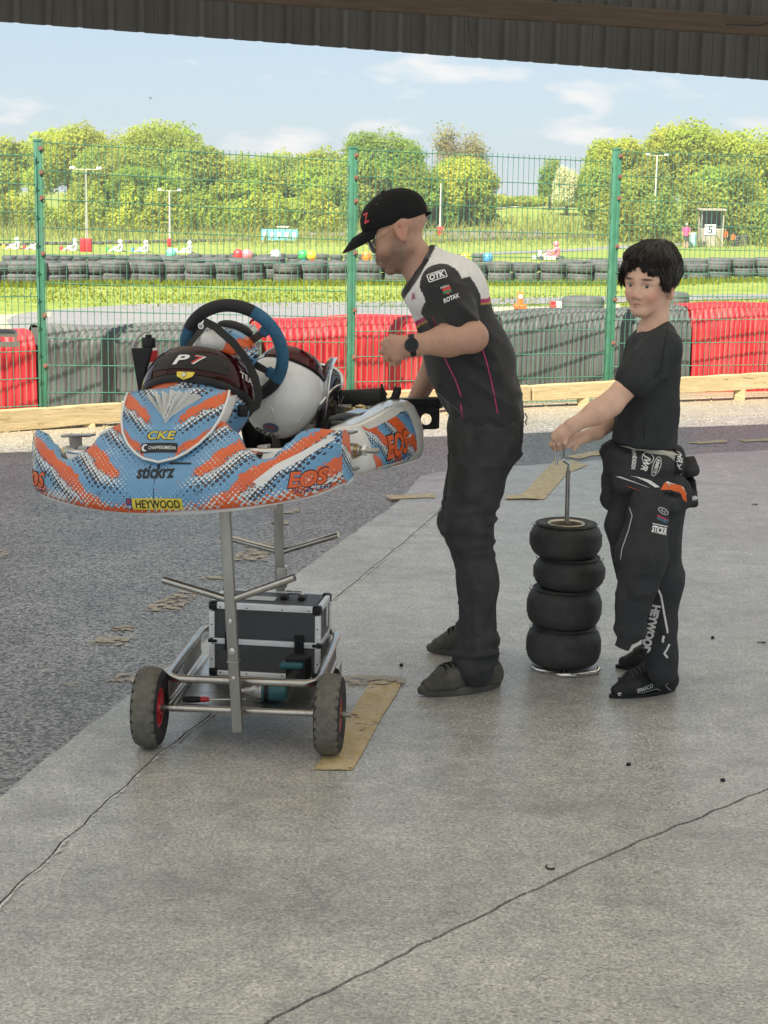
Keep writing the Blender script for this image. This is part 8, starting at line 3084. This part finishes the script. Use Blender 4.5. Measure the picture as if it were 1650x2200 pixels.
# boots
M_BOOT = pm('black_suede_boot', (0.021, 0.021, 0.022), .7, var=.25, scale=40, bump=.4, bscale=700, spec=.35)
M_BOOTL = pm('dark_grey_lace', (.055, .055, .058), .8)
def boot(toe, heel, shaft, dsh):
    T0, H0 = G(*toe), G(*heel)
    d = (T0 - H0).normalized()
    T0, H0 = T0 - d * .010, H0 + d * .008
    z = Vector((0, 0, 1))
    sd = z.cross(d)
    lo = [min(T0[i], H0[i]) - .09 for i in (0, 1)] + [-.01]
    hi = [max(T0[i], H0[i]) + .09 for i in (0, 1)] + [.20]
    S = SDF(lo, hi, .0042)
    S.cap(H0 + d * .030 + z * .040, T0 - d * .085 + z * .036, .036, .036, .03)
    S.cap(T0 - d * .085 + z * .036, T0 - d * .024 + z * .023, .036, .021, .03, sq=(sd, 1.35))
    S.cap(H0 + d * .036 + z * .05, H0 + d * .052 + z * .125, .038, .041, .03)
    S.cap(T0 - d * .105 + z * .060, H0 + d * .060 + z * .115, .027, .034, .03)
    S.plane(z * .008, -z)
    V, F = S.mesh(2)
    V = wrinkle(V, F, .0012, (45, 45, 45), 3, False)
    bo = np_mesh('boot', V, F, M_BOOT, boy)
    out = []
    for k in range(26):
        a = 2 * math.pi * k / 26
        t = .5 + .5 * math.cos(a)
        wdt = .033 + .009 * math.sin(math.pi * min(1, t * 1.1)) if t > .12 else .030
        out.append(H0.lerp(T0, .5) + d * (math.cos(a) * ((T0 - H0).length / 2 + .008)) + sd * math.sin(a) * wdt)
    m_ = H0.lerp(T0, .5)
    MB().loft([[m_ + (q_ - m_) * k + z * zz for q_ in out] for zz, k in ((.001, .98), (.006, 1.0), (.012, .98), (.014, .9))]).build('sole', M_BLK, bo, smooth=50)
    bl = BVHTree.FromPolygons([Vector(q) for q in V], [list(map(int, f)) for f in F])
    def over(t, k, lift=.002):
        c = T0.lerp(H0, t) + sd * k + z * .3
        h_ = bl.ray_cast(c, -z)[0]
        return (h_ + z * lift) if h_ else None
    def line(pts, r_, nm, m_):
        q = [over(*p_) for p_ in pts]
        q = [p_ for p_ in q if p_]
        if len(q) > 2:
            MB().tube(q, r_, 6).build(nm, m_, bo, smooth=60)
    for k in range(5):
        t = .27 + .062 * k
        line([(t + .02 * (1 if j_ % 2 else 0), -.026 + .0087 * j_, .0025) for j_ in range(7)], .0024, 'lace', M_BOOTL)
        line([(t + .05 - .008 * j_, -.026 + .0087 * j_, .0035) for j_ in range(7)], .0022, 'lace', M_BOOTL)
    line([(.16 + .004 * abs(j_ - 4) ** 1.6, -.034 + .0085 * j_, .0006) for j_ in range(9)], .0016, 'toe_seam', M_BLK)
    line([(.24 + .03 * j_, .030, .0006) for j_ in range(8)], .0016, 'eyelet_seam', M_BLK)
    line([(.24 + .03 * j_, -.030, .0006) for j_ in range(8)], .0016, 'eyelet_seam', M_BLK)
    return bo
bn_ = boot((1307, 1500), (1452, 1482), None, 0)
boot((1320, 1434), (1452, 1442), None, 0)
bb_ = bvh_of(bn_)
px_text(bb_, 1386, 1479, 'SPARCO', M_PWHT, bn_, 38, 9, rot=14, shear=.1, bold=.01)
px_text(bb_, 1331, 1493, 'S', M_PWHT, bn_, 9, 11, rot=0, bold=.02)
for line in ([(1378, 1489), (1394, 1485), (1410, 1480), (1424, 1485), (1440, 1489)], [(1445, 1462), (1430, 1472), (1436, 1480), (1447, 1484)]):
    piping(bb_, line, .0012, M_SILV, bn_, 'silver_piping')
# ================================================================ BITS ON THE FLOOR
M_CRUMB = pm('black_rubber_crumb', (0.018, 0.018, 0.018), .8, var=.3)
for i, (px, py, kd, lab) in enumerate([
        (1183, 1864, 'curl', 'small curled black rubber shaving on the concrete below the boy'),
        (1350, 1645, 'lump', 'black rubber crumb on the concrete under the boy\'s boots'),
        (1553, 1679, 'lump', 'black rubber crumb near the right end of the floor joint'),
        (862, 1431, 'lump', 'black rubber crumb left of the man\'s near shoe'),
        (1531, 1372, 'lump', 'black rubber crumb on the concrete right of the boy'),
        (1331, 1461, 'lump', 'black rubber crumb between the tyre stack and the boy\'s boot'),
        (1637, 1382, 'twig', 'small dark twig at the right edge of the floor'),
        (1622, 1085, 'twig', 'dark strip of rubber lying far right on the concrete')]):
    p = G(px, py)
    r_ = random.Random(i)
    mb = MB()
    if kd == 'curl':
        mb.tube([p + Vector((.012 * math.cos(a), .016 * math.sin(a), .003)) for a in [R(150 + 24 * k) for k in range(8)]], .0022, 6)
    elif kd == 'lump':
        mb.ball(p + Vector((0, 0, .004)), (.0085, .007, .0055), 8, 6, Matrix.Rotation(r_.uniform(0, 3), 3, 'Z'))
        mb.v = [q + Vector((r_.uniform(-1, 1), r_.uniform(-1, 1), r_.uniform(0, 1))) * .0012 for q in mb.v]
    else:
        mb.tube([p + Vector((-.018, .004, .003)), p + Vector((-.004, -.004, .006)), p + Vector((.016, .003, .004))], .0022, 5)
        mb.tube([p + Vector((-.004, -.004, .006)), p + Vector((.006, -.02, .004))], .0016, 5)
    o = mb.build('rubber_scrap' if kd != 'twig' else 'floor_litter', M_CRUMB, None, smooth=60)
    tag(o, lab, 'litter', 'bits lying on the concrete floor')
# ================================================================ AIR
hz_m = bpy.data.materials.new('thin_summer_haze')
hz_m.use_nodes = True
hn = hz_m.node_tree
hn.nodes.clear()
ho = hn.nodes.new('ShaderNodeOutputMaterial')
hv = hn.nodes.new('ShaderNodeVolumePrincipled')
hv.inputs['Color'].default_value = (.93, .95, .97, 1)
hv.inputs['Density'].default_value = 0.0008
hv.inputs['Anisotropy'].default_value = 0.2
hn.links.new(hv.outputs[0], ho.inputs['Volume'])
kind(MB().box((0, 480, 3.5), (1600, 1000, 14.4)).build('haze', hz_m, None, smooth=0), 'stuff', 'thin summer haze over the field')
